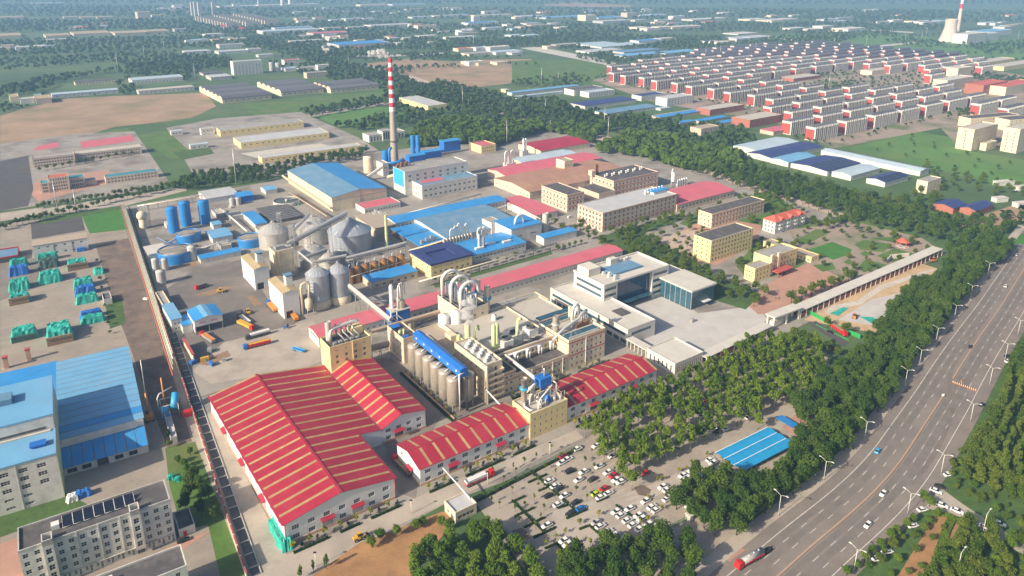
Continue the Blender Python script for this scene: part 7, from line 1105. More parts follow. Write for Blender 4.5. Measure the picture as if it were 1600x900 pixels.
def scatter(poly, sp, seed, px_=True, avoid=None, mx=9999):
    rn = random.Random(seed); W = [g(*p).xy if px_ else Vector(p) for p in poly]; P2 = [(p.x, p.y) for p in W]; xs = [p[0] for p in P2]; ys = [p[1] for p in P2]; out = []; cell = {}
    area = abs(sum(P2[i][0] * P2[i - 1][1] - P2[i - 1][0] * P2[i][1] for i in range(len(P2)))) / 2; tries = int(area / sp ** 2 * 9)
    for _ in range(tries):
        x, y = rn.uniform(min(xs), max(xs)), rn.uniform(min(ys), max(ys))
        if not inpoly(x, y, P2): continue
        c = (int(x / sp), int(y / sp))
        if any((x - a) ** 2 + (y - b) ** 2 < sp * sp for i in (-1, 0, 1) for j in (-1, 0, 1) for a, b in cell.get((c[0] + i, c[1] + j), ())): continue
        cell.setdefault(c, []).append((x, y)); out.append(Vector((x, y, 0)))
        if len(out) >= mx: break
    return out
def ri(px_, py_): q = g(px_, py_).xy; return min(range(len(RP)), key=lambda i: (RP[i] - q).length)
rn = random.Random(3)
# belt left of the main road
i0, i1 = ri(1210, 905), ri(1572, 420); pts = []
for i in range(i0, i1):
    t = (i - i0) / (i1 - i0); far_o = -47 - 4 * math.sin(t * 9) if t < .8 else -38
    near_o = -20 + 1.5 * math.sin(i * .9)
    o = near_o - rn.uniform(0, 3)
    while o > far_o: pts.append(RP[i] + nrm(i) * (o + rn.uniform(-1.5, 1.5))); o -= 5.6
keep = []
for p in pts:
    if all((p - q).length > 4.6 for q in keep): keep.append(p)
CPK = [(1085, 715), (1200, 645), (1268, 672), (1222, 722), (1180, 768), (1110, 745)]
keep = [p for p in keep if not inpoly(*px((p.x, p.y, 0)), CPK) and not (px((p.x, p.y, 0))[0] < 1140 and px((p.x, p.y, 0))[1] > 845)]
for p in keep[:300]: tree('road', Vector((p.x, p.y, .05)), 'dark leafy tree in the belt along the left side of the main road', 'trees along the main road', .88)
for P in scatter([(880, 905), (885, 880), (960, 862), (1010, 852), (1075, 862), (1085, 890), (1080, 930), (880, 930)], 4.6, 5): tree('road', P, 'dark leafy tree in the clump at the bottom edge beside the car park', 'trees at the bottom of the car park', .8)
for P in scatter([(645, 905), (650, 880), (700, 856), (735, 832), (765, 838), (820, 870), (845, 905), (840, 950), (640, 950)], 4.6, 6): tree('bright', P, 'bright green tree in the grove below the gatehouse', 'grove below the gatehouse', .95)
for P in scatter([(575, 855), (600, 835), (625, 828), (630, 838), (600, 852), (580, 865)], 3.6, 7): tree('bright', P, 'bright green tree in the clump on the orange soil', 'clump on the orange soil', .6)
for x, y in ((650, 828), (660, 822), (690, 822), (700, 830)): tree('bright', g(x, y), 'small bright green tree beside the gatehouse', 'trees by the gatehouse', .55)
for x, y in ((470, 905), (490, 895), (510, 890)): tree('poplar', g(x, y), 'slim bush at the bottom edge beside the front road', 'bushes at the bottom edge', .5)
# right side
i0, i1 = ri(1475, 735), ri(1590, 440); rp = []
for i in range(i0, i1):
    o = 21 + rn.uniform(0, 3)
    while o < 80: rp.append(RP[i] + nrm(i) * o); o += 5.2
keep2 = []
for p in rp:
    if all((p - q).length > 4.3 for q in keep2): keep2.append(p)
for p in keep2:
    q = px((p.x, p.y, 0))
    if q[0] > 1680 or q[1] > 770 + (q[0] - 1460) * .45: continue
    if q[0] > 1560 and 600 < q[1] < 760 and q[0] < 1640: tree('poplar', Vector((p.x, p.y, 0)), 'slim yellowish poplar in the stand right of the main road', 'poplars right of the main road', 1.0)
    else: tree('road' if (q[1] < 640) else 'olive', Vector((p.x, p.y, 0)), 'leafy tree in the wood right of the main road' if q[1] < 640 else 'olive green tree in the wood right of the main road', 'wood right of the main road' if q[1] < 640 else 'olive trees right of the main road', .85, name='verge_tree')
for P in scatter([(1500, 818), (1560, 830), (1640, 880), (1640, 960), (1420, 960), (1450, 905), (1480, 870)], 4.2, 8): tree('olive' if rnd.random() < .7 else 'bright', P, 'mixed green tree in the garden at the bottom right corner', 'garden at the bottom right', .8)
for P in scatter([(1330, 905), (1400, 842), (1425, 835), (1466, 806), (1482, 806), (1465, 860), (1430, 905)], 4.4, 41) + scatter([(1478, 742), (1515, 690), (1640, 770), (1640, 858), (1560, 818), (1490, 768)], 4.0, 42): tree('olive' if rnd.random() < .6 else 'bright', P, 'low leafy bush filling the verge right of the main road', 'verge bushes right of the road', rnd.uniform(.32, .55), 'bush', 'verge_bush')
for i, (x, y) in enumerate(((1442, 785), (1452, 792), (1425, 818), (1415, 825), (1400, 838), (1390, 845), (1375, 860), (1362, 868), (1350, 878), (1338, 890), (1322, 900))): tree('bright', g(x, y), 'small round tree in the row along the right kerb', 'kerb trees on the right', .55)
# mid trees around the works
for P in scatter([(1560, 420), (1480, 405), (1475, 395), (1545, 383), (1580, 392)], 6, 9): tree('road', P, 'dark tree near the road crossing', 'trees near the crossing', .9)
for P in scatter([(955, 378), (985, 362), (1000, 370), (1110, 428), (1180, 455), (1205, 468), (1180, 482), (1110, 465), (1040, 440), (990, 405)], 6.2, 10): tree('round', P, 'sunlit round tree on the avenue between offices and cream blocks', 'avenue trees by the offices', 1.0)
for P in scatter([(945, 366), (1060, 335), (1075, 345), (985, 375)], 6.5, 11): tree('round', P, 'green tree along the front of the grey roofed factory', 'trees in front of the grey factory', .9)
for i, (x, y) in enumerate(((1236, 474), (1252, 469), (1268, 462), (1283, 456), (1298, 450), (1312, 446), (1325, 441), (1245, 482))): tree('round', g(x, y), 'dark round tree in the row behind the gate canopy', 'row behind the gate canopy', 1.15)
for i, (x, y) in enumerate(((1240, 530), (1253, 532), (1262, 535), (1292, 512), (1320, 522), (1295, 548), (1308, 558), (1205, 545), (1218, 555), (1272, 548))): tree('round', g(x, y), 'leafy tree beside the construction hoarding', 'trees by the hoarding', .95)
for P in scatter([(1258, 352), (1330, 335), (1350, 345), (1300, 362)], 6.5, 12): tree('round', P, 'green tree in the garden behind the red roofed villa', 'garden trees by the villa', .95)
for P in scatter([(1330, 355), (1440, 378), (1425, 388), (1370, 372), (1330, 362)], 9, 13): tree('olive', P, 'yellowing tree along the garden edge', 'garden edge trees', .8)
for P in scatter([(905, 350), (935, 372), (960, 392), (945, 392), (900, 362)], 7, 31): tree('round', P, 'green tree left of the grey roofed factory', 'trees left of the grey factory', .85)
for x, y in ((820, 325), (830, 330), (848, 335), (858, 345), (868, 352), (880, 362)): tree('round', g(x, y), 'dark tree along the lane below the square beige block', 'lane trees', .8)
for i in range(13): P = g(680 + 14 * i, 441 - 4.1 * i); tree('round', P, 'trimmed round tree in the row behind the pink hall', 'row behind the pink hall', .62)
for i in range(5): P = g(872 + 9 * i, 392 - 2.5 * i); tree('round', P, 'small tree beside the small blue hall', 'trees by the small blue hall', .6)
for x, y in ((936, 402), (944, 404)): tree('round', g(x, y), 'dark tree growing against the end of the pink hall', 'trees at the pink hall end', .8)
# west yard
for P in scatter([(285, 770), (305, 740), (322, 770), (340, 820), (315, 815), (290, 800)], 4.5, 14): tree('road', P, 'dark tree in the clump beside the west wall', 'clump by the west wall', .62)
for P in scatter([(272, 715), (300, 705), (308, 735), (285, 745)], 4, 15): tree('bright', P, 'bright green bush near the west wall', 'bushes by the west wall', .5)
tree('cone', g(262, 690), 'lone conifer beside the small flat roofed hut', None, 2.2); tree('round', g(265, 700), 'lone small tree on the paved yard by the hut', None, .6)
for i in range(9): tree('round', g(152 + 2.5 * i, 410 + 14 * i), 'scrubby bush along the edge of the bale yard', 'bushes along the bale yard', .38)
# rows along the left street and district
for i in range(34): t = i / 33; P = g(0 + 300 * t, 360 - 72 * t + (rn.random() - .5) * 4); tree('round', P, 'tree in the row along the near side of the left street', 'near street row', .8 + .2 * rn.random())
for i in range(26): t = i / 25; P = g(60 + 230 * t, 327 - 38 * t + (rn.random() - .5) * 3); tree('round', P, 'tree in the row along the far side of the left street', 'far street row', .8)
for i in range(14): P = g(62 + 12 * i, 268 - 2.2 * i); tree('round', P, 'round tree in front of the beige school wing', 'trees at the school wing', .75)
BELT = scatter([(262, 300), (300, 278), (380, 268), (440, 262), (520, 246), (575, 238), (560, 250), (470, 268), (440, 282), (300, 298)], 6.5, 16)
for P in BELT: tree('belt', P, 'dense tree in the belt behind the big blue hall', 'belt behind the blue hall', .9)
NE = scatter([(925, 240), (985, 212), (1050, 222), (1140, 242), (1180, 262), (1300, 300), (1420, 322), (1480, 345), (1590, 360), (1560, 384), (1480, 385), (1400, 362), (1330, 345), (1230, 318), (1130, 286), (1000, 246)], 7.0, 17)
NE.sort(key=lambda p: p.y)
for P in NE[:190]: tree('belt', P, 'dense tree in the long wood north east of the works', 'wood north east of the works', 1.0)
WD = scatter([(640, 232), (655, 205), (700, 190), (800, 195), (935, 205), (925, 225), (850, 205), (800, 222), (760, 235), (735, 225)], 6.4, 18); WD.sort(key=lambda p: p.y)
for P in scatter([(1180, 268), (1290, 300), (1420, 320), (1430, 300), (1470, 310), (1460, 335), (1350, 330)], 9, 19, mx=60): tree('olive', P, 'olive tree at the edge of the north east wood', 'edge of the north east wood', .9)
for P in scatter([(1440, 262), (1500, 270), (1600, 292), (1600, 312), (1540, 305), (1470, 300)], 10, 20, mx=60): tree('round', P, 'scattered tree on the rough ground at the right', 'rough ground trees', .9)
for P in scatter([(1330, 240), (1430, 212), (1500, 240), (1600, 262), (1590, 285), (1480, 262)], 22, 21, mx=60): tree('round', P, 'scattered bush on the meadow below the housing', 'meadow bushes', .7)
for P in scatter([(1235, 365), (1262, 350), (1330, 342), (1440, 372), (1460, 388), (1335, 440), (1265, 415)], 11, 33):
    if not any(inpoly(*px((P.x, P.y, 0)), q) for q in ([(1262, 391), (1300, 378), (1331, 390), (1302, 406)],)): tree('olive' if rnd.random() < .5 else 'round', P, 'small tree among the garden beds', 'trees among the garden beds', .5)
for P in scatter([(1010, 380), (1075, 345), (1100, 362), (1082, 400), (1110, 418), (1060, 408)], 9, 34): tree('round', P, 'tree around the sand court by the cream blocks', 'trees round the sand court', .75)
for P in scatter([(1175, 385), (1200, 378), (1255, 385), (1240, 392), (1190, 395)], 8, 35): tree('round', P, 'tree behind the gate building', 'trees behind the gate building', .8)
for k_, (q, sp) in enumerate((([(1062, 350), (1085, 332), (1200, 298), (1262, 338), (1192, 356), (1150, 346), (1085, 356)], 7), ([(1150, 418), (1185, 378), (1262, 410), (1235, 428), (1170, 445)], 7), ([(1300, 428), (1462, 386), (1400, 404), (1330, 440)], 7), ([(800, 335), (930, 370), (955, 392), (900, 378), (830, 350)], 8))):
    for P in scatter(q, sp, 70 + k_):
        if (int(P.x // 6), int(P.y // 6)) not in FOOT: tree('round', P, 'leafy tree on the lawns among the %s' % ('cream blocks', 'gate building steps', 'long colonnade beds', 'inner works lanes')[k_], 'lawn trees %d' % k_, .85)
# car park trees in rows
c = Fr(g(985, 765), 32.5); LOT = [(906, 668), (955, 645), (1200, 537), (1285, 552), (1292, 590), (1262, 618), (1190, 668), (1015, 748), (985, 766), (930, 716)]
for i in range(-4, 30):
    for j in range(-2, 21):
        P = c.W(i * 6.3 + (j % 2) * .8, j * 6.2); q = px((P.x, P.y, 0))
        if inpoly(q[0], q[1], LOT) and rn.random() < .9: tree('park', P + Vector((rn.uniform(-.6, .6), rn.uniform(-.6, .6), .1)), 'egg shaped green tree in the shaded half of the car park', 'trees in the car park', 1.54)
# saplings in the open car park (survey)
for x, y in ((806, 743), (819, 751), (787, 755), (841, 764), (800, 772), (868, 743), (841, 757), (835, 783), (820, 796), (850, 798), (774, 769), (790, 761), (812, 818), (837, 827), (868, 781), (887, 770), (900, 770), (917, 784), (922, 760), (914, 725), (935, 718), (960, 738), (984, 752), (985, 753), (895, 711), (913, 722), (925, 712), (947, 701), (973, 733), (998, 744), (928, 735), (852, 736), (862, 707), (877, 718), (912, 747), (960, 765), (780, 795), (805, 800), (845, 812), (755, 780), (768, 788)): tree('sapling', g(x, y), 'young tree on a thin stem in the open car park', 'young trees in the car park')
for x, y in ((770, 741), (776, 717), (786, 722), (802, 735), (819, 726), (838, 718)): tree('sapling', g(x, y), 'young tree on the verge between the front road and the green fence', 'verge saplings')
for x, y in ((1072, 735), (1060, 739), (1081, 727), (1028, 754), (1035, 752), (883, 834), (868, 842), (853, 852), (906, 820), (935, 807), (1104, 713), (1012, 815), (1034, 797), (1053, 788), (1097, 737), (1128, 720), (922, 852), (885, 860), (1000, 820), (962, 842), (872, 868), (1012, 780), (900, 851)): tree('lime', g(x, y), 'yellow green shrub between parked cars', 'shrubs between parked cars', .9, 'shrub')
# planting along the warehouses
def hedge(name, label, pts, w_, h_, seed, group=None, mat='leaf_hedge', z=0.):
    rn = np.random.default_rng(seed); P = [Vector((p[0], p[1], 0)) for p in pts]; n_ = 0; V = []; O = P[0].copy()
    for i in range(len(P) - 1):
        d = P[i + 1] - P[i]; L = d.length; d.normalize(); s = Vector((-d.y, d.x, 0)); n = int(L * 22 * (w_ + h_) / 1.6) + 6; t = rn.uniform(0, L, n); a = rn.uniform(-1, 1, n); b = rn.uniform(0, 1, n); sd = rn.random(n)
        for k in range(n):
            if sd[k] < .5: off, zz = a[k] * w_ / 2, h_
            else: off, zz = (w_ / 2 if a[k] > 0 else -w_ / 2), b[k] * h_
            c_ = P[i] + d * t[k] + s * off - O; zz += rn.uniform(-.1, .1); u_ = Vector(rn.normal(size=3)).normalized() * .26; w2 = u_.cross(Vector(rn.normal(size=3))).normalized() * .2; c_.z = max(.08, zz); V.append((c_ - u_, c_ - w2, c_ + u_, c_ + w2))
    m = MB(); [m.face(f) for f in V]; 
    for i in range(len(P) - 1):
        d = P[i + 1] - P[i]; L = d.length; d.normalize(); s = Vector((-d.y, d.x, 0)) * w_ * .42; A = P[i] - O; B = P[i + 1] - O; q = [A - s, B - s, B + s, A + s]; T = [p + Vector((0, 0, h_ * .85)) for p in q]; m.face(T)
        for k in range(4): m.face([q[k], q[(k + 1) % 4], T[(k + 1) % 4], T[k]])
    return tag(m.build(name, mat, None, (O.x, O.y, z)), label, 'hedge', group)
hs = 0
for x0, L_, nb, lab in ((0, 44, ((1, 14), (18.6, 26.6), (31, 43.5)), 'largest warehouse'), (55.3, 54.5, ((1, 13), (18, 37), (42, 53.5)), 'left long shed'), (131.3, 58, ((1, 14), (19, 39), (45, 57)), 'right long shed')):
    for bi, (a, b) in enumerate(nb):
        hs += 1; hedge('hedge', 'clipped dark hedge along the front of the %s, %s from the left' % (lab, nth(bi)), [FW.W(x0 + a, -5.2), FW.W(x0 + b, -5.2)], 1.0, .8, hs)
        n = int((b - a) / 2.6)
        for i in range(n): P = FW.W(x0 + a + .8 + i * (b - a - 1.6) / max(1, n - 1), -3.4); tree('lime' if i % 2 == 0 else 'cone', P, ('yellow green round shrub' if i % 2 == 0 else 'dark upright shrub') + ' in the bed along the ' + lab, 'beds along the ' + lab, 1.25 if i % 2 == 0 else 1., 'shrub')
for bi, (a, b) in enumerate(((12, 48), (54, 76))):
    hedge('hedge', '%s hedge along the foot of the process building' % ('left', 'right')[bi], [F4.W(a, -5.4), F4.W(b, -5.4)], 1.0, .8, 40 + bi)
    for i in range(int((b - a) / 4.5)): tree('lime' if i % 3 else 'round', F4.W(a + 2 + i * 4.5, -3.6), 'small shrub in the bed along the process building', 'bed along the process building', 1.0 if i % 3 else .38, 'shrub')
a_, b_ = F4.W(c0[0] - 5.5, -6), F4.W(c0[0] - 5.5, c1[1] + 6); hedge('hedge', 'dark hedge along the lane beside the steel silos', [F4.W(6, -6), a_, b_], 1.1, .9, 50)
pl = MB(); pl.box(0, .5, 0, c1[1] + 8, 0, 1.0); o = pl.build('planter_wall', 'plinth_brick', None, F4.W(c0[0] - 4.4, -4), R(U)); tag(o, 'low brick planter wall at the foot of the steel silos', 'wall')
for i in range(14): tree('cone' if i % 2 else 'lime', F4.W(c0[0] - 3.4, -3 + i * 3.8), 'shrub in the planter beside the steel silos', 'planter beside the steel silos', .9, 'shrub')
# car park hedges
Z = lambda x, y: g(800 + x / 4, 675 + y / 4)
for k_, q in enumerate((((115, 245), (395, 492)), ((100, 320), (215, 268)), ((165, 372), (262, 330)), ((340, 545), (468, 488)), ((0, 430), (200, 628)), ((15, 532), (140, 475)), ((75, 600), (205, 537)), ((135, 665), (272, 600)), ((650, 460), (790, 562)), ((485, 590), (605, 690)), ((420, 612), (492, 585)), ((205, 732), (300, 690)), ((275, 700), (380, 800)), ((0, 440), (80, 405)), ((530, 440), (600, 410)), ((285, 480), (345, 460)), ((345, 265), (398, 245)), ((490, 385), (520, 372)), ((1040, 285), (1150, 370)), ((320, 752), (405, 716)))):
    hedge('lot_hedge', 'low dark hedge strip in the open car park, %s of the strips' % nth(k_), [Z(*q[0]), Z(*q[1])], .8, .6, 60 + k_, 'hedge strips in the car park')
hedge('hedge', 'curved bright hedge in the bottom right garden', [g(1487, 812), g(1478, 830), g(1472, 850), g(1465, 872)], 2.6, 1.0, 99, None, 'leaf_bright'); hedge('hedge', 'short bright hedge where the side road meets the main road', [g(1457, 803), g(1480, 806), g(1495, 815)], 2.4, 1.0, 98, None, 'leaf_bright')
# far woods as one mass
def far_woods(name, items, mat, seed, quads=11):
    rg = np.random.default_rng(seed); Ps = []
    for poly, sp, hh in items:
        for p in scatter(poly, sp, int(rg.integers(1e6))):
            if (int(p.x // 6), int(p.y // 6)) not in FOOT: Ps.append((p.x, p.y, hh * .85))
    A = np.array(Ps); n = len(A); sc = rg.uniform(.75, 1.3, n) * A[:, 2]; d = rg.normal(size=(n, quads, 3)); d /= np.linalg.norm(d, axis=2)[..., None]; d[..., 2] = np.abs(d[..., 2])
    rad = (sc * .42)[:, None, None] * np.array([1, 1, 1.25]); c_ = np.concatenate([A[:, :2], (sc * .48)[:, None]], 1)[:, None, :] + d * rad * rg.uniform(.75, 1.05, (n, quads, 1))
    nn = d + rg.normal(size=d.shape) * .35; nn /= np.linalg.norm(nn, axis=2)[..., None]; a = np.cross(nn, rg.normal(size=d.shape)); a /= np.linalg.norm(a, axis=2)[..., None]; b = np.cross(nn, a); s = (sc * .3)[:, None, None] * rg.uniform(.7, 1.3, (n, quads, 1)); a = a * s; b = b * s * .8
    v = np.stack([c_ - a, c_ - b, c_ + a, c_ + b], 2).reshape(-1, 3); me = bpy.data.meshes.new(name); N = n * quads; me.from_pydata(v.tolist(), [], np.arange(4 * N).reshape(N, 4).tolist()); me.materials.append(MATS[mat]); me.update(); return n, struct(ob(name, me), 'stuff')
items = [([(262, 305), (300, 285), (262, 290)], 7, 9)]
rest = NE[190:] + WD
W_ = [  # near to far belts
 ([(600, 150), (690, 130), (780, 150), (800, 180), (900, 178), (1000, 195), (1060, 200), (985, 215), (930, 205), (800, 192), (700, 180), (640, 200), (560, 205), (520, 200), (620, 180)], 9, 10), ([(640, 130), (700, 145), (800, 172), (900, 175), (895, 182), (780, 180), (680, 160), (600, 145)], 9, 10), ([(470, 175), (560, 160), (620, 150), (640, 158), (560, 172), (480, 186)], 8, 9), ([(800, 150), (870, 160), (900, 172), (1000, 185), (1030, 200), (930, 195), (850, 180), (790, 165)], 9, 10), ([(1020, 195), (1060, 190), (1160, 205), (1180, 225), (1150, 235), (1060, 222)], 9, 11), ([(420, 100), (520, 95), (600, 110), (640, 130), (600, 140), (520, 128), (480, 122)], 11, 10), ([(630, 85), (720, 88), (715, 95), (640, 92)], 11, 10), ([(600, 110), (660, 135), (750, 160), (740, 165), (650, 142)], 10, 9),
 ([(0, 140), (60, 128), (120, 118), (200, 108), (300, 105), (310, 118), (290, 128), (200, 120), (180, 112), (110, 126), (60, 145), (0, 155)], 11, 11), ([(180, 100), (300, 92), (360, 95), (362, 108), (310, 112), (200, 106)], 12, 11), ([(0, 165), (80, 150), (110, 152), (60, 165), (0, 178)], 9, 8), ([(185, 130), (205, 125), (212, 148), (190, 150)], 9, 10), ([(95, 152), (165, 146), (170, 150), (100, 156)], 8, 8),
 ([(560, 120), (640, 105), (640, 115), (590, 128)], 11, 9), ([(800, 128), (900, 118), (925, 128), (880, 140), (800, 135)], 12, 8),
 ([(0, 95), (200, 85), (340, 82), (360, 92), (180, 98), (0, 112)], 15, 10), ([(0, 66), (300, 58), (420, 62), (430, 78), (300, 76), (120, 86), (0, 90)], 16, 11), ([(380, 62), (560, 56), (700, 64), (800, 62), (860, 72), (700, 82), (560, 78), (440, 82)], 15, 12), ([(430, 84), (560, 78), (600, 88), (500, 98)], 13, 11),
 ([(0, 34), (300, 32), (420, 40), (560, 34), (700, 40), (900, 38), (1000, 50), (900, 62), (700, 58), (400, 58), (200, 48), (0, 52)], 22, 13), ([(800, 60), (900, 55), (1000, 58), (1180, 60), (1340, 58), (1300, 72), (1180, 80), (1060, 92), (980, 96), (900, 82), (830, 72)], 15, 12), ([(905, 82), (1000, 96), (960, 104), (900, 92)], 13, 10), ([(1000, 92), (1060, 96), (1000, 102)], 12, 9), ([(960, 40), (1100, 36), (1330, 38), (1480, 40), (1480, 48), (1200, 52), (1000, 50)], 22, 12),
 ([(0, 8), (400, 14), (800, 14), (1200, 16), (1480, 18), (1480, 30), (1200, 34), (800, 32), (400, 30), (0, 26)], 36, 15), ([(0, -6), (800, -4), (1600, -4), (1600, 8), (800, 8), (0, 6)], 60, 19), ([(1500, 70), (1600, 66), (1600, 80), (1540, 84)], 16, 10), ([(1200, 20), (1480, 18), (1620, 20), (1620, 36), (1300, 38)], 34, 14), ([(1420, 60), (1480, 70), (1440, 74), (1380, 66)], 15, 9), ([(1240, 52), (1400, 50), (1400, 56), (1260, 58)], 16, 10),
 ([(1385, 96), (1480, 100), (1530, 110), (1560, 130), (1500, 125), (1440, 104)], 13, 8), ([(1210, 148), (1340, 128), (1330, 140), (1240, 156)], 10, 8), ([(1200, 120), (1260, 110), (1300, 118), (1220, 132)], 10, 7), ([(1540, 118), (1600, 125), (1600, 138), (1560, 135)], 10, 9), ([(1480, 160), (1600, 178), (1600, 190), (1500, 180)], 10, 8), ([(1280, 240), (1400, 262), (1395, 268), (1290, 252)], 9, 8), ([(1450, 320), (1560, 330), (1600, 340), (1590, 358), (1480, 340)], 9, 9)]
for i in range(26):   # thin tree lines between the far plots
    y = 12 + (i * 37) % 90; x = (i * 211) % 1500; W_.append(([(x, y + 6), (x + 180, y), (x + 260, y + 1.2), (x + 60, y + 8)], 14 + (100 - y) * .2, 9))
W_.append((EST, 13, 5.5))
nw, _o = far_woods('far_woods', W_, 'leaf_far', 4)
_sc = scatter
def scatter(poly, sp, seed, **k): return rest if poly == 'rest' else _sc(poly, sp, seed, **k)
if rest: far_woods('wood_rear', [('rest', 7, 11)], 'leaf_dark', 5, 60)
# ------------------------------------------------------------------ vehicles
def wheel_mesh(r_=.33, w_=.22):
    m = MB(); k = [(r_ * .55, -w_ / 2), (r_, -w_ / 2), (r_, w_ / 2), (r_ * .55, w_ / 2)]; n = 12
    for j in range(3):
        for i in range(n): a, b = 2 * math.pi * i / n, 2 * math.pi * (i + 1) / n; m.face([(k[j][0] * math.cos(a), k[j][1], k[j][0] * math.sin(a)), (k[j][0] * math.cos(b), k[j][1], k[j][0] * math.sin(b)), (k[j + 1][0] * math.cos(b), k[j + 1][1], k[j + 1][0] * math.sin(b)), (k[j + 1][0] * math.cos(a), k[j + 1][1], k[j + 1][0] * math.sin(a))], 0, True)
    for s in (-1, 1): m.face([(r_ * .55 * math.cos(2 * math.pi * i / n), s * w_ * .4, r_ * .55 * math.sin(2 * math.pi * i / n)) for i in range(n)][::-s or 1], 1)
    return m.mesh('wheel', ['rubber', 'steel_bright'])
WH = wheel_mesh(); WHT = wheel_mesh(.5, .45)
def loft(sec, mats, name, cap=True):
    m = MB(); n = len(sec[0])
    for i in range(len(sec) - 1):
        for j in range(n - 1): m.face([sec[i][j], sec[i + 1][j], sec[i + 1][j + 1], sec[i][j + 1]], 0, False)
    if cap: m.face([p for p in sec[0]]); m.face([p for p in sec[-1]][::-1])
    return m.mesh(name, mats)
def body_sec(x, z, w_): return [(x, -w_, .28), (x, -w_ * 1.02, .5), (x, -w_ * .97, z * .82), (x, -w_ * .85, z), (x, w_ * .85, z), (x, w_ * .97, z * .82), (x, w_ * 1.02, .5), (x, w_, .28)]
CARP = {}
def car_proto(col, cm):
    prof = ((-2.25, .62, .74), (-2.1, .86, .84), (-1.5, .95, .88), (0, .93, .9), (1.1, .92, .88), (1.9, .78, .84), (2.25, .6, .7)); body = loft([body_sec(x, z, w_) for x, z, w_ in prof], [MATS[cm]], 'body')
    def cab(x, z, w_): return [(x, -w_, .9), (x, -w_ * .86, z), (x, w_ * .86, z), (x, w_, .9)]
    gl = loft([cab(-1.75, .93, .78), cab(-1.15, 1.36, .8), cab(.35, 1.38, .8), cab(1.15, .93, .78)], [MATS['glass']], 'windows'); rf_ = MB(); rf_.box(-1.15, .3, -.68, .68, 1.365, 1.42); rf_ = rf_.mesh('roof', [MATS[cm]]); hl = MB(); hl.box(-.06, .06, -.2, .2, -.07, .07); hl = hl.mesh('headlight', ['frame_white'])
    CARP[col] = (body, gl, rf_, hl)
for c_, m_ in (('white', 'paint_white'), ('black', 'rubber'), ('red', 'paint_red'), ('silver', 'steel_bright'), ('blue', 'paint_blue'), ('lime green', 'paint_lime'), ('dark purple', 'cloth_dark'), ('light blue', 'paint_skyblue')): car_proto(c_, m_)
def car(col, P, a, label, group=None, sc=1.):
    b, gl, rf_, hl = CARP[col]; r = thing('car', label, 'car', (P.x, P.y, P.z), a, group); r.scale = (sc,) * 3; ob('body', b, r); ob('windows', gl, r); ob('roof', rf_, r)
    for x in (-1.35, 1.4):
        for y in (-.8, .8): ob('wheel', WH, r, (x, y, .33))
    for y in (-.6, .6): ob('headlight', hl, r, (2.18, y, .62))
    return r
CC = {}
def lotcars(lst, ox, oy, a0, where, z=.14):
    for col, pts in lst:
        for x, y in sorted(pts):
            k = (col, where); CC[k] = CC.get(k, -1) + 1; fl = math.pi if rnd.random() < .6 else 0
            car(col, g(ox + x / 4, oy + y / 4) + Vector((0, 0, z)), R(a0) + fl + rnd.uniform(-.05, .05), '%s car parked %s, %s from the left' % (col, where, nth(CC[k])), 'cars parked ' + where, 1.04)
lotcars((('white', ((410, 112), (527, 92), (310, 200), (350, 176), (630, 157), (448, 256), (418, 306), (235, 314), (270, 346), (328, 406), (288, 460), (600, 260), (678, 320), (652, 306), (605, 390), (557, 415), (778, 285), (218, 592), (652, 506), (682, 528), (735, 488), (722, 560), (757, 588), (790, 530), (812, 550), (875, 476), (902, 496), (835, 438), (942, 350), (970, 368), (1012, 394), (1038, 416), (970, 426), (1085, 446), (1110, 468), (1068, 280), (1096, 296), (1122, 246), (1150, 268), (1135, 326), (1155, 350), (1190, 296), (1240, 180), (1258, 200), (1310, 224), (553, 598), (600, 630), (640, 654), (800, 612), (325, 688), (350, 711), (318, 796), (115, 800), (135, 828), (545, 222), (890, 606), (855, 586), (1210, 318), (690, 690), (600, 742))), ('silver', ((590, 130), (58, 735), (525, 572))), ('red', ((320, 158), (632, 280), (573, 363), (830, 265))), ('lime green', ((527, 393),)), ('blue', ((430, 485),)), ('black', ((358, 250), (232, 405), (395, 450), (365, 516), (580, 110))), ('dark purple', ((500, 304), (298, 360)))), 800, 675, 34, 'in the open car park')
lotcars((('white', ((1240, 575), (1290, 595), (1350, 585), (1352, 630), (1370, 650), (1440, 684), (1490, 700), (1515, 718), (1355, 735), (1000, 735), (1190, 805), (1195, 855), (1265, 845), (1300, 878), (1335, 888), (1480, 815), (1220, 556), (1270, 560))), ('red', ((1215, 705), (1165, 676), (1560, 640))), ('black', ((1090, 786), (1755, 1095), (1280, 905), (1080, 520))), ('silver', ((1055, 950), (1120, 885)))), 800, 450, 34, 'under the car park trees')
for i, (x, y, col, a, lab) in enumerate(((1371, 706, 'light blue', 50, 'light blue and white taxi driving on the main road'), (1380, 773, 'white', 222, 'white car alone in the near lane beside the median'), (1356, 822, 'white', 222, 'white car lowest on the right carriageway'), (1516, 543, 'dark purple', 48, 'dark car high on the main road beside the median'), (1200, 862, 'black', 40, 'black car at the left kerb near the tanker truck'), (1572, 400, 'white', 48, 'white car waiting at the road crossing'), (1588, 399, 'silver', 48, 'silver car behind the white one at the crossing'), (1571, 448, 'white', 48, 'white van-like car just before the crossing'), (287, 846, 'black', 33, 'black car parked at the end of the dormitory'), (1300, 545, 'red', -55, 'red car left of the construction hoarding'), (1295, 520, 'black', 125, 'black car beside the construction hoarding'))): car(col, g(x, y) + Vector((0, 0, .16)), R(a), lab)
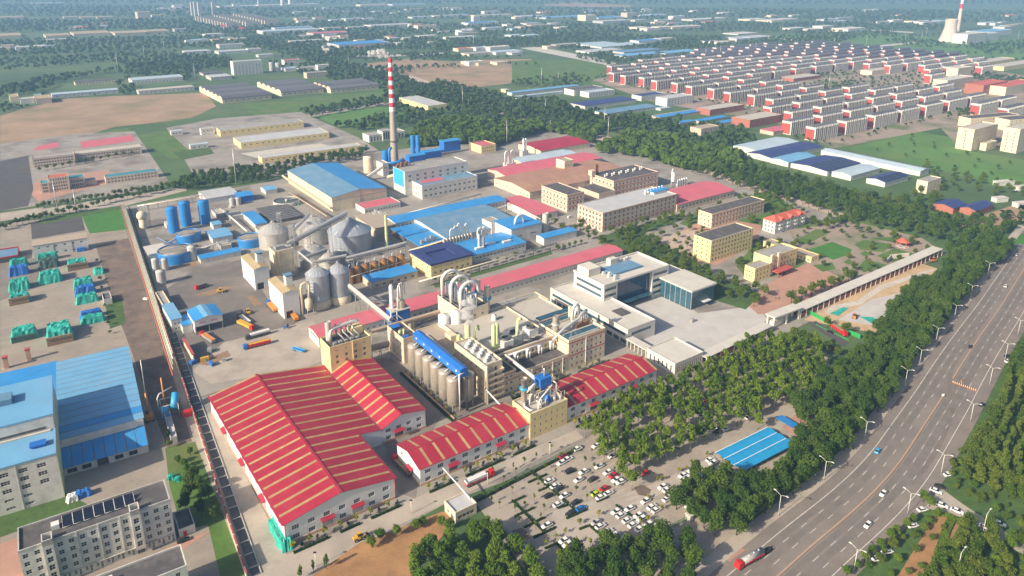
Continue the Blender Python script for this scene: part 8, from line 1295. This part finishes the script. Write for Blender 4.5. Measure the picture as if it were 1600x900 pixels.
for i, (y, x, col) in enumerate(sorted(((743, 1482, 'white'), (769, 1462, 'white'), (763, 1469, 'black'), (791, 1471, 'white'), (800, 1495, 'white'), (826, 1540, 'white'), (798, 1441, 'white'), (864, 1386, 'white'), (875, 1371, 'white'), (820, 1561, 'white'), (823, 1426, 'white'), (721, 1492, 'black'), (566, 1576, 'white'), (558, 1575, 'black'), (634, 1535, 'dark purple')))): car(col, g(x, y) + Vector((0, 0, .12)), R(-40 if x > 1455 and y > 750 else 15), '%s car parked right of the main road, %s from the top' % (col, nth(i)))
def truck(A, B, label, cabm, bedm, load=None, kind='box', z=.1, front='A'):
    """lorry lying between two surveyed ground points, cab at A"""
    A, B = g(*A), g(*B); d = (A - B); L = max(8., min(d.length, 15.)); a = math.atan2(d.y, d.x); M_ = (A + B) / 2; r = thing('truck', label, 'truck', (M_.x, M_.y, z), a); h = L / 2
    c_ = loft([[(x, -w_, .7), (x, -w_, zz * .62), (x, -w_ * .92, zz), (x, w_ * .92, zz), (x, w_, zz * .62), (x, w_, .7)] for x, zz, w_ in ((h - 2.3, 3.0, 1.2), (h - .5, 3.05, 1.2), (h - .12, 2.2, 1.18), (h, 1.6, 1.12))], [MATS[cabm]], 'cab'); ob('cab', c_, r); m = MB(); m.box(h - .36, h - .22, -1.0, 1.0, 1.9, 2.65); m.build('windscreen', 'glass', r); m = MB(); m.box(-h, h - .6, -.5, .5, .7, 1.0); m.build('chassis', 'steel_dark', r)
    if kind == 'tank':
        m = MB(); m.tube([(-h, 0, 2.1), (h - 3, 0, 2.1)], 1.15, 16); o = m.build('tank', bedm, r); m = MB(); [m.cyl(-h + 2 + 2.4 * i, 0, .35, 3.2, 3.5, 10) for i in range(3)]; m.build('hatch', 'steel_bright', o); m = MB(); m.box(-h, h - 3, -1.22, 1.22, 1.2, 1.7); m.build('skirt', cabm, r)
    else:
        m = MB(); hh = 2.6 if kind == 'box' else 1.9; b = [(-h, h - 2.7, -1.25, -1.15), (-h, h - 2.7, 1.15, 1.25), (-h, -h + .1, -1.15, 1.15), (h - 2.8, h - 2.7, -1.15, 1.15)]; [m.box(*q, 1.0, hh) for q in b]; m.box(-h + .1, h - 2.8, -1.15, 1.15, 1.0, 1.15); m.build('bed', bedm, r)
        if load:
            if load == 'sacks':
                s = MB(); s.box(-.55, .55, -.52, .52, 0, .9); s = s.mesh('sack', ['paint_white']); n = int((L - 3.2) / 1.2); [ob('sack', s, r, (-h + .8 + 1.2 * i, y, 1.15 + .92 * k)) for i in range(n) for y in (-.56, .56) for k in (0, 1)]
            else: m = MB(); m.box(-h + .12, h - 2.85, -1.12, 1.12, 1.2, hh - .12 if kind == 'box' else 1.6); m.build('load', load, r)
    for x in (h - 1.2, -h + 1.2, -h + 2.5, -h + 4.2):
        for y in (-.95, .95): ob('wheel', WHT, r, (x, y, .5))
    return r
truck((1150, 891), (1190, 868), 'red tanker truck with silver tank on the main road at the bottom', 'paint_red', 'steel_grey', kind='tank', z=.16)
truck((314, 524), (335, 538), 'red cab truck with orange load below the weigh house', 'paint_red', 'steel_grey', 'paint_orange'); truck((397, 517), (373, 506), 'yellow topped truck with red cab in the truck yard', 'paint_red', 'paint_yellow', 'paint_yellow'); truck((383, 532), (422, 521), 'truck loaded with white sacks in the truck yard', 'steel_dark', 'steel_dark', 'sacks', 'flat'); truck((380, 547), (423, 536), 'red bodied truck with yellow top and blue cab in the truck yard', 'paint_blue', 'paint_red', 'paint_yellow'); truck((373, 494), (390, 507), 'empty silver tipper truck at the edge of the shade', 'steel_dark', 'steel_bright', None, 'flat'); truck((418, 474), (432, 490), 'orange truck waiting beside the unloading house', 'paint_blue', 'paint_orange', 'paint_orange'); truck((453, 489), (464, 503), 'orange truck backing out of the unloading portal', 'paint_blue', 'paint_orange', 'paint_orange'); truck((305, 454), (325, 447), 'dark truck with red cab near the blue basins', 'paint_red', 'steel_dark', None, 'flat')
truck((613, 716), (645, 748), 'red flatbed truck with brown boards in the lane beside the long shed', 'paint_red', 'trim_brown', 'bale_brown', 'flat'); truck((772, 742), (727, 762), 'red lorry carrying sacks on the front road', 'paint_red', 'trim_red', 'sacks', 'flat')
truck((1322, 527), (1300, 512), 'red construction truck at the hoarding', 'paint_red', 'paint_red', 'g_soil')
def loader(P, a, label, mat='paint_yellow'):
    r = thing('wheel_loader', label, 'loader', (P.x, P.y, .1), R(a)); m = MB(); m.box(-2.4, .2, -.9, .9, .8, 1.7); m.build('engine_body', mat, r); m = MB(); m.box(.2, 1.6, -.7, .7, .7, 1.3); m.build('front_frame', mat, r); m = MB(); m.box(-.7, .5, -.75, .75, 1.72, 3.0); m.build('cab', 'glass', r); m = MB(); m.box(-.8, .6, -.8, .8, 3.0, 3.15); m.build('cab_roof', mat, r); m = MB(); [m.tube([(.8, y, 1.4), (2.2, y, 1.6), (3.0, y, .7)], .14, 6) for y in (-.5, .5)]; m.build('lift_arm', mat, r); m = MB(); m.face([(2.9, -1.3, .2), (2.9, 1.3, .2), (2.9, 1.3, 1.2), (2.9, -1.3, 1.2)]); m.face([(2.9, -1.3, .2), (3.9, -1.3, .25), (3.9, 1.3, .25), (2.9, 1.3, .2)]); m.face([(2.9, -1.3, .2), (2.9, -1.3, 1.2), (3.9, -1.3, .25)]); m.face([(2.9, 1.3, .2), (3.9, 1.3, .25), (2.9, 1.3, 1.2)]); m.build('bucket', 'steel_dark', r); [ob('wheel', WHT, r, (x, y, .62)).__setattr__('scale', (1.25,) * 3) for x in (-1.5, 1.2) for y in (-.95, .95)]
loader(g(562, 843), 30, 'yellow wheel loader on the front road near the orange soil'); loader(g(388, 490), 120, 'yellow wheel loader in the truck yard shade'); loader(g(345, 457), 10, 'yellow loader near the grain intake'); loader(g(1458, 409), 200, 'orange loader at the far end of the long colonnade', 'paint_orange'); loader(g(1335, 497), 60, 'orange loader on the construction slab', 'paint_orange')
P = g(448, 513); r = thing('tractor', 'small blue tractor in the truck yard', 'tractor', (P.x, P.y, .1), R(200)); m = MB(); m.box(-.6, 2, -.4, .4, .8, 1.5); m.build('bonnet', 'paint_blue', r); m = MB(); m.box(-1.2, -.2, -.6, .6, 1.3, 2.6); m.build('cab', 'glass', r); [ob('wheel', WHT, r, (-.9, y, .6)) for y in (-.8, .8)]; [ob('wheel', WH, r, (1.5, y, .33)) for y in (-.6, .6)]
P = g(466, 549); r = thing('trailer', 'blue flat trailer lying on the pale yard', 'trailer', (P.x, P.y, .1), R(-28)); m = MB(); m.box(-4, 4, -1, 1, .9, 1.1); m.build('deck', 'paint_blue', r); m = MB(); m.box(-4, 4, -1.05, -.95, 1.1, 1.5); m.box(-4, 4, .95, 1.05, 1.1, 1.5); m.build('rail', 'paint_skyblue', r); [ob('wheel', WHT, r, (x, y, .5)) for x in (-3, -2) for y in (-.8, .8)]
# ------------------------------------------------------------------ street furniture
lm = MB().tube([(0, 0, 0), (0, 0, 9.2)], .13, 8, r1=.08).mesh('pole', ['pipe_white']); am = MB().tube([(0, 0, 9.1), (1.2, 0, 9.8), (2.4, 0, 10.2)], .07, 6).mesh('arm', ['pipe_white']); hm = MB(); hm.box(2.1, 3.1, -.22, .22, 10.12, 10.3); hm = hm.mesh('lamp_head', ['pipe_white'])
def lamp(P, a, label, n=2, group=None):
    r = thing('street_lamp', label, 'street lamp', (P.x, P.y, .1), a, group); ob('pole', lm, r)
    for i in range(n): o = ob('arm', am, r, None, math.pi * i); ob('lamp_head', hm, o)
for i, (x, y) in enumerate(((1334, 893), (1418, 803), (1470, 741), (1516, 659), (1546, 601), (1570, 562), (1590, 524))): k = ri(x, y); n_ = nrm(k); lamp(g(x, y), math.atan2(n_.y, n_.x), 'double armed street lamp on the right kerb, %s from the bottom' % nth(i))
for i, (x, y) in enumerate(((1215, 804), (1294, 753), (1353, 690), (1413, 606), (1442, 572), (1469, 537), (1495, 501), (1519, 470), (1545, 432))): k = ri(x, y); n_ = nrm(k); lamp(RP[k].to_3d() + nrm(k).to_3d() * -16.4, math.atan2(n_.y, n_.x), 'double armed street lamp on the left kerb, %s from the bottom' % nth(i))
for i, (x, y, lab) in enumerate(((1535, 836, 'street lamp beside the side road'), (1495, 898, 'street lamp in the bottom right garden'))): lamp(g(x, y), .6, lab, 1)
ym = MB().tube([(0, 0, 0), (0, 0, 6)], .12, 8).mesh('pole', ['pipe_white']); yh = MB(); yh.box(-.5, .5, -.3, .3, 6, 6.25); yh = yh.mesh('lamp_head', ['solar'])
for x, y, lab in ((494, 886, 'yard lamp in front of the largest warehouse'), (643, 803, 'yard lamp left of the gatehouse'), (762, 757, 'yard lamp beside the red lorry'), (859, 711, 'yard lamp nearest the car park trees')): P = g(x, y); r = thing('yard_lamp', lab, 'lamp', (P.x, P.y, .1)); ob('pole', ym, r); ob('lamp_head', yh, r)
pp = MB().tube([(0, 0, 0), (0, 0, 30)], .38, 8, r1=.2).mesh('pole', ['steel_bright']); pa = MB(); pa.box(-2.4, 2.4, -.12, .12, 0, .22); pa = pa.mesh('cross_arm', ['steel_bright'])
for i, (x, y, h) in enumerate(sorted(((723, 166, 1), (792, 226, 1), (944, 200, .9), (950, 216, .9), (846, 132, 1), (869, 59, 1.2), (852, 176, .7), (860, 206, .5), (1294, 141, 1), (1446, 62, 1.2), (1414, 66, 1), (1439, 66, 1), (1353, 72, 1), (1590, 64, 1), (369, 286, 1.2), (91, 333, 1), (185, 114, 1.3), (305, 124, 1), (257, 80, 1), (226, 92, 1), (872, 128, .6), (945, 110, .7), (1032, 98, .8), (1102, 92, 1), (1125, 90, 1), (1180, 84, 1), (1245, 78, .9), (1303, 74, .9), (740, 76, 1.4), (120, 332, .7), (545, 104, .8)))):
    P = g(x, y); r = thing('power_pole', 'slim grey power pole in the landscape, %s from the left' % nth(i), 'power pole', P, R(U), 'power poles'); r.scale = (1.2, 1.2, h); ob('pole', pp, r); [ob('cross_arm', pa, r, (0, 0, z)) for z in (24, 27, 29.4)]
for i, (x, y, c_) in enumerate(((1253, 40, 'pipe_white'),)): pass
# billboards near the chimney
for i, (x, y, c_) in enumerate(((510, 88, 'concrete_light'), (378, 52, 'paint_red'), (350, 48, 'paint_red'))): P = g(x, y); r = thing('billboard', ['pale billboard on a mast left of the chimney', 'red billboard far left of the chimney', 'second red billboard beside the dense apartment rows'][i], 'billboard', P, R(5)); MB().cyl(0, 0, .8, 0, 14, 10).build('mast', 'steel_grey', r); m = MB(); m.box(-8, 8, -.5, .5, 14, 20); m.build('panel', c_, r)
# fences, cones, canopy
A, B = g(742, 783), g(908, 697); F = Fr(A, math.degrees(math.atan2(B.y - A.y, B.x - A.x)), 'mesh_fence', 'green mesh fence between the front road and the car park', 'fence'); L = (B - A).length; n = int(L / 3); pm = MB(); [pm.box(.02 + .12 * i, .05 + .12 * i, -.01, .01, .1, 1.9) for i in range(24)]; pm.box(0, 2.95, -.02, .02, 1.85, 1.95); pm.box(0, 2.95, -.02, .02, .1, .2); pm = pm.mesh('fence_panel', ['paint_green']); po = MB(); po.box(-.06, .06, -.06, .06, 0, 2.1); po = po.mesh('post', ['paint_green'])
for i in range(n): ob('fence_panel', pm, F.root, (i * 3., 0, 0)); ob('post', po, F.root, (i * 3., 0, 0))
hedge('hedge', 'dark green hedge along the mesh fence', [F.W(0, -.9), F.W(L, -.9)], 1.0, .9, 201)
A, B = g(1050, 825), g(1075, 812); F = Fr(A, math.degrees(math.atan2(B.y - A.y, B.x - A.x)), 'mesh_fence', 'short green fence at the lower edge of the car park', 'fence'); [(ob('fence_panel', pm, F.root, (i * 3., 0, 0)), ob('post', po, F.root, (i * 3., 0, 0))) for i in range(int((B - A).length / 3) + 1)]
block('gate_booth', 'tiny white booth at the lower gate of the car park', 'booth', (1078, 816), 1083, 1071, 2.6, 'wall_offwhite', 'roof_white', {}, par=0)
cone = MB(); cone.lathe(0, 0, [(.28, .05), (.06, .95)], 10); cone.box(-.32, .32, -.32, .32, 0, .05); cone = cone.mesh('traffic_cone', ['paint_orange']); cst = MB().lathe(0, 0, [(.2, .42), (.14, .66)], 10, cap=False).mesh('white_band', ['paint_white'])
for i in range(12): P = g(1489 + 3.2 * i, 598 + 1.15 * i); r = thing('traffic_cone', 'orange and white cone in the line across the right lanes, %s from the median' % nth(i), 'cone', (P.x, P.y, .15), 0, 'cones across the road'); r.scale = (1.1,) * 3; ob('cone', cone, r); ob('white_band', cst, r)
P = g(1503, 597); r = thing('barrier_sign', 'orange road work barrier behind the cones', 'barrier', (P.x, P.y, .15), .6); m = MB(); m.box(-1, 1, -.1, .1, .5, 1.4); m.build('board', 'paint_orange', r); m = MB(); [m.bar((x, y, 0), (x, 0, 1), .12) for x in (-.9, .9) for y in (-.6, .6)]; m.build('leg', 'paint_orange', r)
P = g(1473, 621); r = thing('median_sign', 'white marker at the end of the median', 'sign', (P.x, P.y, .15)); m = MB(); m.box(-.6, .6, -.1, .1, .6, 1.8); m.build('panel', 'paint_white', r); MB().tube([(0, 0, 0), (0, 0, .6)], .08, 6).build('post', 'paint_white', r)
F = frame_from((1160, 735), 1243, 1117, 3.2, name='carport', label='bright blue carport roof with white ridges beside the road trees', cat='carport', ang=33); L, D = F.L, F.D; r = F.root
for j in range(3):
    y0 = D * j / 3; y1 = D * (j + 1) / 3; n = 8
    for i in range(n):
        for s in (0, 1): m = MB(); a, b = (y0, 2.7), ((y0 + y1) / 2, 3.3); c_ = (y1, 2.7); p0, p1 = (a, b) if s == 0 else (b, c_); x0, x1 = L * i / n, L * (i + 1) / n - .06; m.face([(x0, p0[0], p0[1]), (x1, p0[0], p0[1]), (x1, p1[0], p1[1]), (x0, p1[0], p1[1])]); m.build('roof_panel', 'roof_carport', r)
    m = MB(); m.box(0, L, y1 - .25, y1 + .05, 2.66, 2.78); m.build('gutter', 'paint_white', r); c_ = MB().cyl(0, 0, .1, 0, 2.8, 8).mesh('post', ['paint_white']); [ob('post', c_, r, (2 + i * (L - 4) / 5, (y0 + y1) / 2, 0)) for i in range(6)]
F = frame_from((1238, 668), 1248, 1212, 2.4, name='bike_shelter', label='low blue bicycle shelter beside the carport', cat='shelter', ang=33); m = MB(); m.box(0, F.L, 0, F.D, 2.2, 2.35); m.build('roof', 'tank_blue', F.root); m = MB(); [m.box(x - .05, x + .05, y - .05, y + .05, 0, 2.2) for x in (.2, F.L - .2) for y in (.2, F.D - .2)]; m.build('post', 'steel_grey', F.root)
patch('brick_pad', [(1222, 668), (1245, 645), (1262, 660), (1240, 680)], .16, 'g_redpave'); patch('brick_pad', [(1125, 868), (1150, 852), (1165, 860), (1140, 878)], .16, 'g_redpave')
# construction hoarding
for i, (a, b) in enumerate((((1259, 488), (1300, 510)), ((1300, 510), (1345, 530)), ((1275, 508), (1330, 534)))):
    A, B = g(*a), g(*b); F = Fr(A, math.degrees(math.atan2(B.y - A.y, B.x - A.x)), 'hoarding', ['first green hoarding by the gate canopy', 'second green hoarding towards the road trees', 'teal netting strip below the hoarding'][i], 'hoarding'); L = (B - A).length; n = int(L / 2); pl_ = MB(); pl_.box(0, 1.96, -.05, .05, 0, 2.6 if i < 2 else .6); pl_ = pl_.mesh('board', ['paint_hoard']); [ob('board', pl_, F.root, (2 * k, 0, 0)) for k in range(n)]
patch('net_cover', [(1297, 490), (1318, 480), (1326, 482), (1310, 494)], .19, 'tarp_green'); patch('net_cover', [(1343, 495), (1365, 496), (1370, 503), (1362, 506)], .19, 'tarp_green'); patch('site_lane', [(1262, 505), (1275, 502), (1325, 535), (1318, 542)], .19, 'g_asphalt_dark')
# parking bay lines
bl = MB(); bl.box(-2.4, 2.4, -.06, .06, 0, .004); bl = bl.mesh('bay_line', ['mark_white']); pk = bpy.data.objects['parking_lot']
for (x, y, n, s) in ((925, 700, 16, 0), (905, 712, 16, 0), (985, 772, 10, 1), (1000, 790, 10, 1)):
    F = Fr(g(x, y), 33)
    for i in range(n): P = F.W(0, -i * 2.7); ob('bay_line', bl, pk, (P.x, P.y, .128), R(33))
# people
def person_mesh():
    V = [(0, 0, .95), (0, 0, 1.2), (0, 0, 1.42), (0, 0, 1.52), (0, 0, 1.66), (.1, 0, .9), (.12, .02, .5), (.12, -.02, .06), (-.1, 0, .9), (-.12, .06, .5), (-.12, -.04, .06), (.2, 0, 1.38), (.25, .02, 1.1), (.24, .1, .85), (-.2, 0, 1.38), (-.25, -.02, 1.1), (-.24, .06, .85), (.12, .12, .03), (-.12, .1, .03)]; E = [(0, 1), (1, 2), (2, 3), (3, 4), (0, 5), (5, 6), (6, 7), (7, 17), (0, 8), (8, 9), (9, 10), (10, 18), (2, 11), (11, 12), (12, 13), (2, 14), (14, 15), (15, 16)]; rad = [.15, .15, .16, .06, .11, .1, .075, .05, .1, .075, .05, .075, .05, .035, .075, .05, .035, .04, .04]
    me = bpy.data.meshes.new('person'); me.from_pydata(V, E, []); o = bpy.data.objects.new('person', me); COL.objects.link(o); md = o.modifiers.new('s', 'SKIN'); 
    if not me.skin_vertices: me.attributes
    for i, d_ in enumerate(me.skin_vertices[0].data if me.skin_vertices else []): d_.radius = (rad[i], rad[i]); d_.use_root = i == 0
    o.modifiers.new('b', 'SUBSURF').levels = 1; me.materials.append(MATS['cloth_dark']); return o
for i, (x, y, lab) in enumerate(((1212, 468, 'left of two people in dark clothes standing on the red plaza'), (1217, 468, 'right of two people in dark clothes standing on the red plaza'))):
    try:
        o = person_mesh(); o.location = g(x, y) + Vector((0, 0, .15)); tag(o, lab, 'person')
    except Exception as e: print('person', e)

# pipe runs on trestles through the works
tm = MB(); tm.box(-.12, .12, -.9, -.7, 0, 1); tm.box(-.12, .12, .7, .9, 0, 1); tm.box(-.12, .12, -.9, .9, .96, 1.0); tm = tm.mesh('trestle', ['steel_grey'])
for lab, pts, z, cols in (('grey pipe run in front of the boiler annex', ((625, 336), (752, 303)), 6, ('steel_bright', 'pipe_white')), ('cream pipe run along the faded blue grey hall', ((640, 392), (740, 362), (812, 340)), 7, ('pipe_cream', 'pipe_cream', 'steel_bright')), ('pipe run behind the orange tanks', ((548, 432), (640, 405)), 6, ('steel_bright', 'rust')), ('pipe run between blue basins and sheds', ((300, 392), (340, 380), (378, 372)), 5, ('pipe_white', 'steel_bright')), ('white trough run left of the dark filter beds', ((348, 328), (386, 362)), 4, ('pipe_white', 'pipe_white')), ('pipe run along the north edge of the tank yard', ((215, 322), (300, 308), (320, 305)), 5, ('pipe_cream', 'steel_bright')), ('pipe run beside the big blue hall', ((452, 300), (512, 338)), 4, ('pipe_cream', 'rust')), ('pipe run from silver silos towards the blue workshop', ((556, 455), (580, 470), (604, 470)), 7, ('steel_bright', 'pipe_white')), ('pipe run along the back of the pink hall', ((655, 440), (870, 380)), 5, ('steel_bright', 'pipe_cream')), ('pipe run between white block and brown hall', ((775, 326), (800, 318), (845, 342)), 6, ('pipe_white', 'rust')), ('pipe run in front of the pink roofed right hall', ((1015, 302), (1058, 290)), 5, ('pipe_white',)), ('low pipe run beside the tall blue tanks', ((246, 372), (262, 380), (300, 360)), 3, ('paint_blue', 'steel_bright'))):
    P = [g(*p, z) for p in pts]; r = thing('pipe_run', lab, 'pipes', (P[0].x, P[0].y, 0)); O = r.location.copy()
    for i, c_ in enumerate(cols):
        off = [(p - O) + (Vector((-(P[-1] - P[0]).y, (P[-1] - P[0]).x, 0)).normalized() * (i * .8 - .4)) for p in P]; MB().tube(off, .3 + .08 * (i % 2), 8).build('pipe', c_, r)
    for i in range(len(P) - 1):
        d = P[i + 1] - P[i]
        for k in range(int(d.length / 8) + 1): q = P[i] + d.normalized() * 8 * k - O; t_ = ob('trestle', tm, r, (q.x, q.y, 0), math.atan2(d.y, d.x)); t_.scale = (1, 1, z - .3)
rb = random.Random(5)
for i in range(46):   # odd crates and drums about the yards
    x, y = rb.choice(((300, 380), (340, 330), (420, 310), (480, 320), (560, 345), (640, 395), (700, 395), (560, 450), (770, 330), (860, 345), (600, 470), (330, 560), (250, 460), (900, 260), (1000, 290), (680, 440))); x += rb.uniform(-32, 32); y += rb.uniform(-14, 14); P = g(x, y); col = rb.choice(('rust', 'pipe_white', 'paint_blue', 'steel_grey', 'tarp_green', 'paint_yellow'))
    if (int(P.x // 6), int(P.y // 6)) in FOOT: continue
    m = MB(); a, b, c_ = rb.uniform(.8, 2.2), rb.uniform(.6, 1.2), rb.uniform(1, 2.4); m.box(-a, a, -b, b, .15, c_); m.box(-a * .9, -a * .6, -b, b, 0, .15); m.box(a * .6, a * .9, -b, b, 0, .15); tag(m.build('crate', col, None, (P.x, P.y, .1), rb.random() * 3), 'small %s crate standing loose in the works yard' % {'rust': 'rusty', 'pipe_white': 'white', 'paint_blue': 'blue', 'steel_grey': 'grey', 'tarp_green': 'green', 'paint_yellow': 'yellow'}[col], 'crate', 'loose %s crates' % col.split('_')[-1])
# ------------------------------------------------------------------ air
def volmat(name, col, dens, aniso=.2, noise=None):
    m = bpy.data.materials.new(name); m.use_nodes = True; n = m.node_tree.nodes; l = m.node_tree.links; n.remove(n['Principled BSDF']); v = n.new('ShaderNodeVolumePrincipled'); v.inputs['Color'].default_value = (*col, 1); v.inputs['Density'].default_value = dens; v.inputs['Anisotropy'].default_value = aniso; l.new(v.outputs[0], n['Material Output'].inputs['Volume'])
    if noise:
        tc = n.new('ShaderNodeTexCoord'); nz = n.new('ShaderNodeTexNoise'); nz.inputs['Scale'].default_value = noise; nz.inputs['Detail'].default_value = 4; l.new(tc.outputs['Object'], nz.inputs['Vector']); mr = n.new('ShaderNodeMapRange'); mr.inputs[1].default_value = .35; mr.inputs[2].default_value = .65; mr.inputs[4].default_value = dens; l.new(nz.outputs[0], mr.inputs[0]); l.new(mr.outputs[0], v.inputs['Density'])
    MATS[name] = m; return m
volmat('air', (.33, .58, 1.0), .00015, .0)
m = MB(); m.box(-9000, 9000, -900, 15000, -1, 215); o = m.build('haze', 'air'); struct(o, 'stuff')
volmat('steam', (1, 1, 1), 1.6, .0, .4)
def plume(label, puffs, P):
    m = MB(); rn = random.Random(11)
    for x, y, z, rr in puffs:
        for k in range(7): q = rr * rn.uniform(.35, .62); cx, cy, cz = x + rn.uniform(-.7, .7) * rr, y + rn.uniform(-.6, .6) * rr, z + rn.uniform(-.55, .6) * rr; m.lathe(cx, cy, [(q * math.sin(R(a)) * rn.uniform(.75, 1.2), cz - q * math.cos(R(a))) for a in range(5, 176, 17)], 10, cap=True, bot=True)
    return tag(m.build('steam_plume', 'steam', None, P), label, 'steam', None, 'stuff')
plume('white smoke drifting left from the top of the striped chimney', [(-.5, 0, 1.6, 2.2), (-4, 0, 3.6, 3.6), (-9, 1, 4.6, 4.6), (-14, 1, 5, 4.8), (-19, 2, 5, 4)], CP + Vector((0, 0, 112)))
P = g(731, 541, 14.2); plume('white steam rising from the pale green scrubber beside the blue gallery', [(0, 0, 1, 1.8), (.4, 0, 4, 3.2), (1, .4, 8, 4), (.4, .5, 12, 3)], Vector((P.x, P.y, 26.6)))
P = g(605, 389); plume('thin steam drifting left from the slim olive stack', [(-1, 0, 1, 1.0), (-4, 0, 1.6, 1.5), (-8, 0, 2.2, 1.8)], Vector((P.x, P.y, 27)))
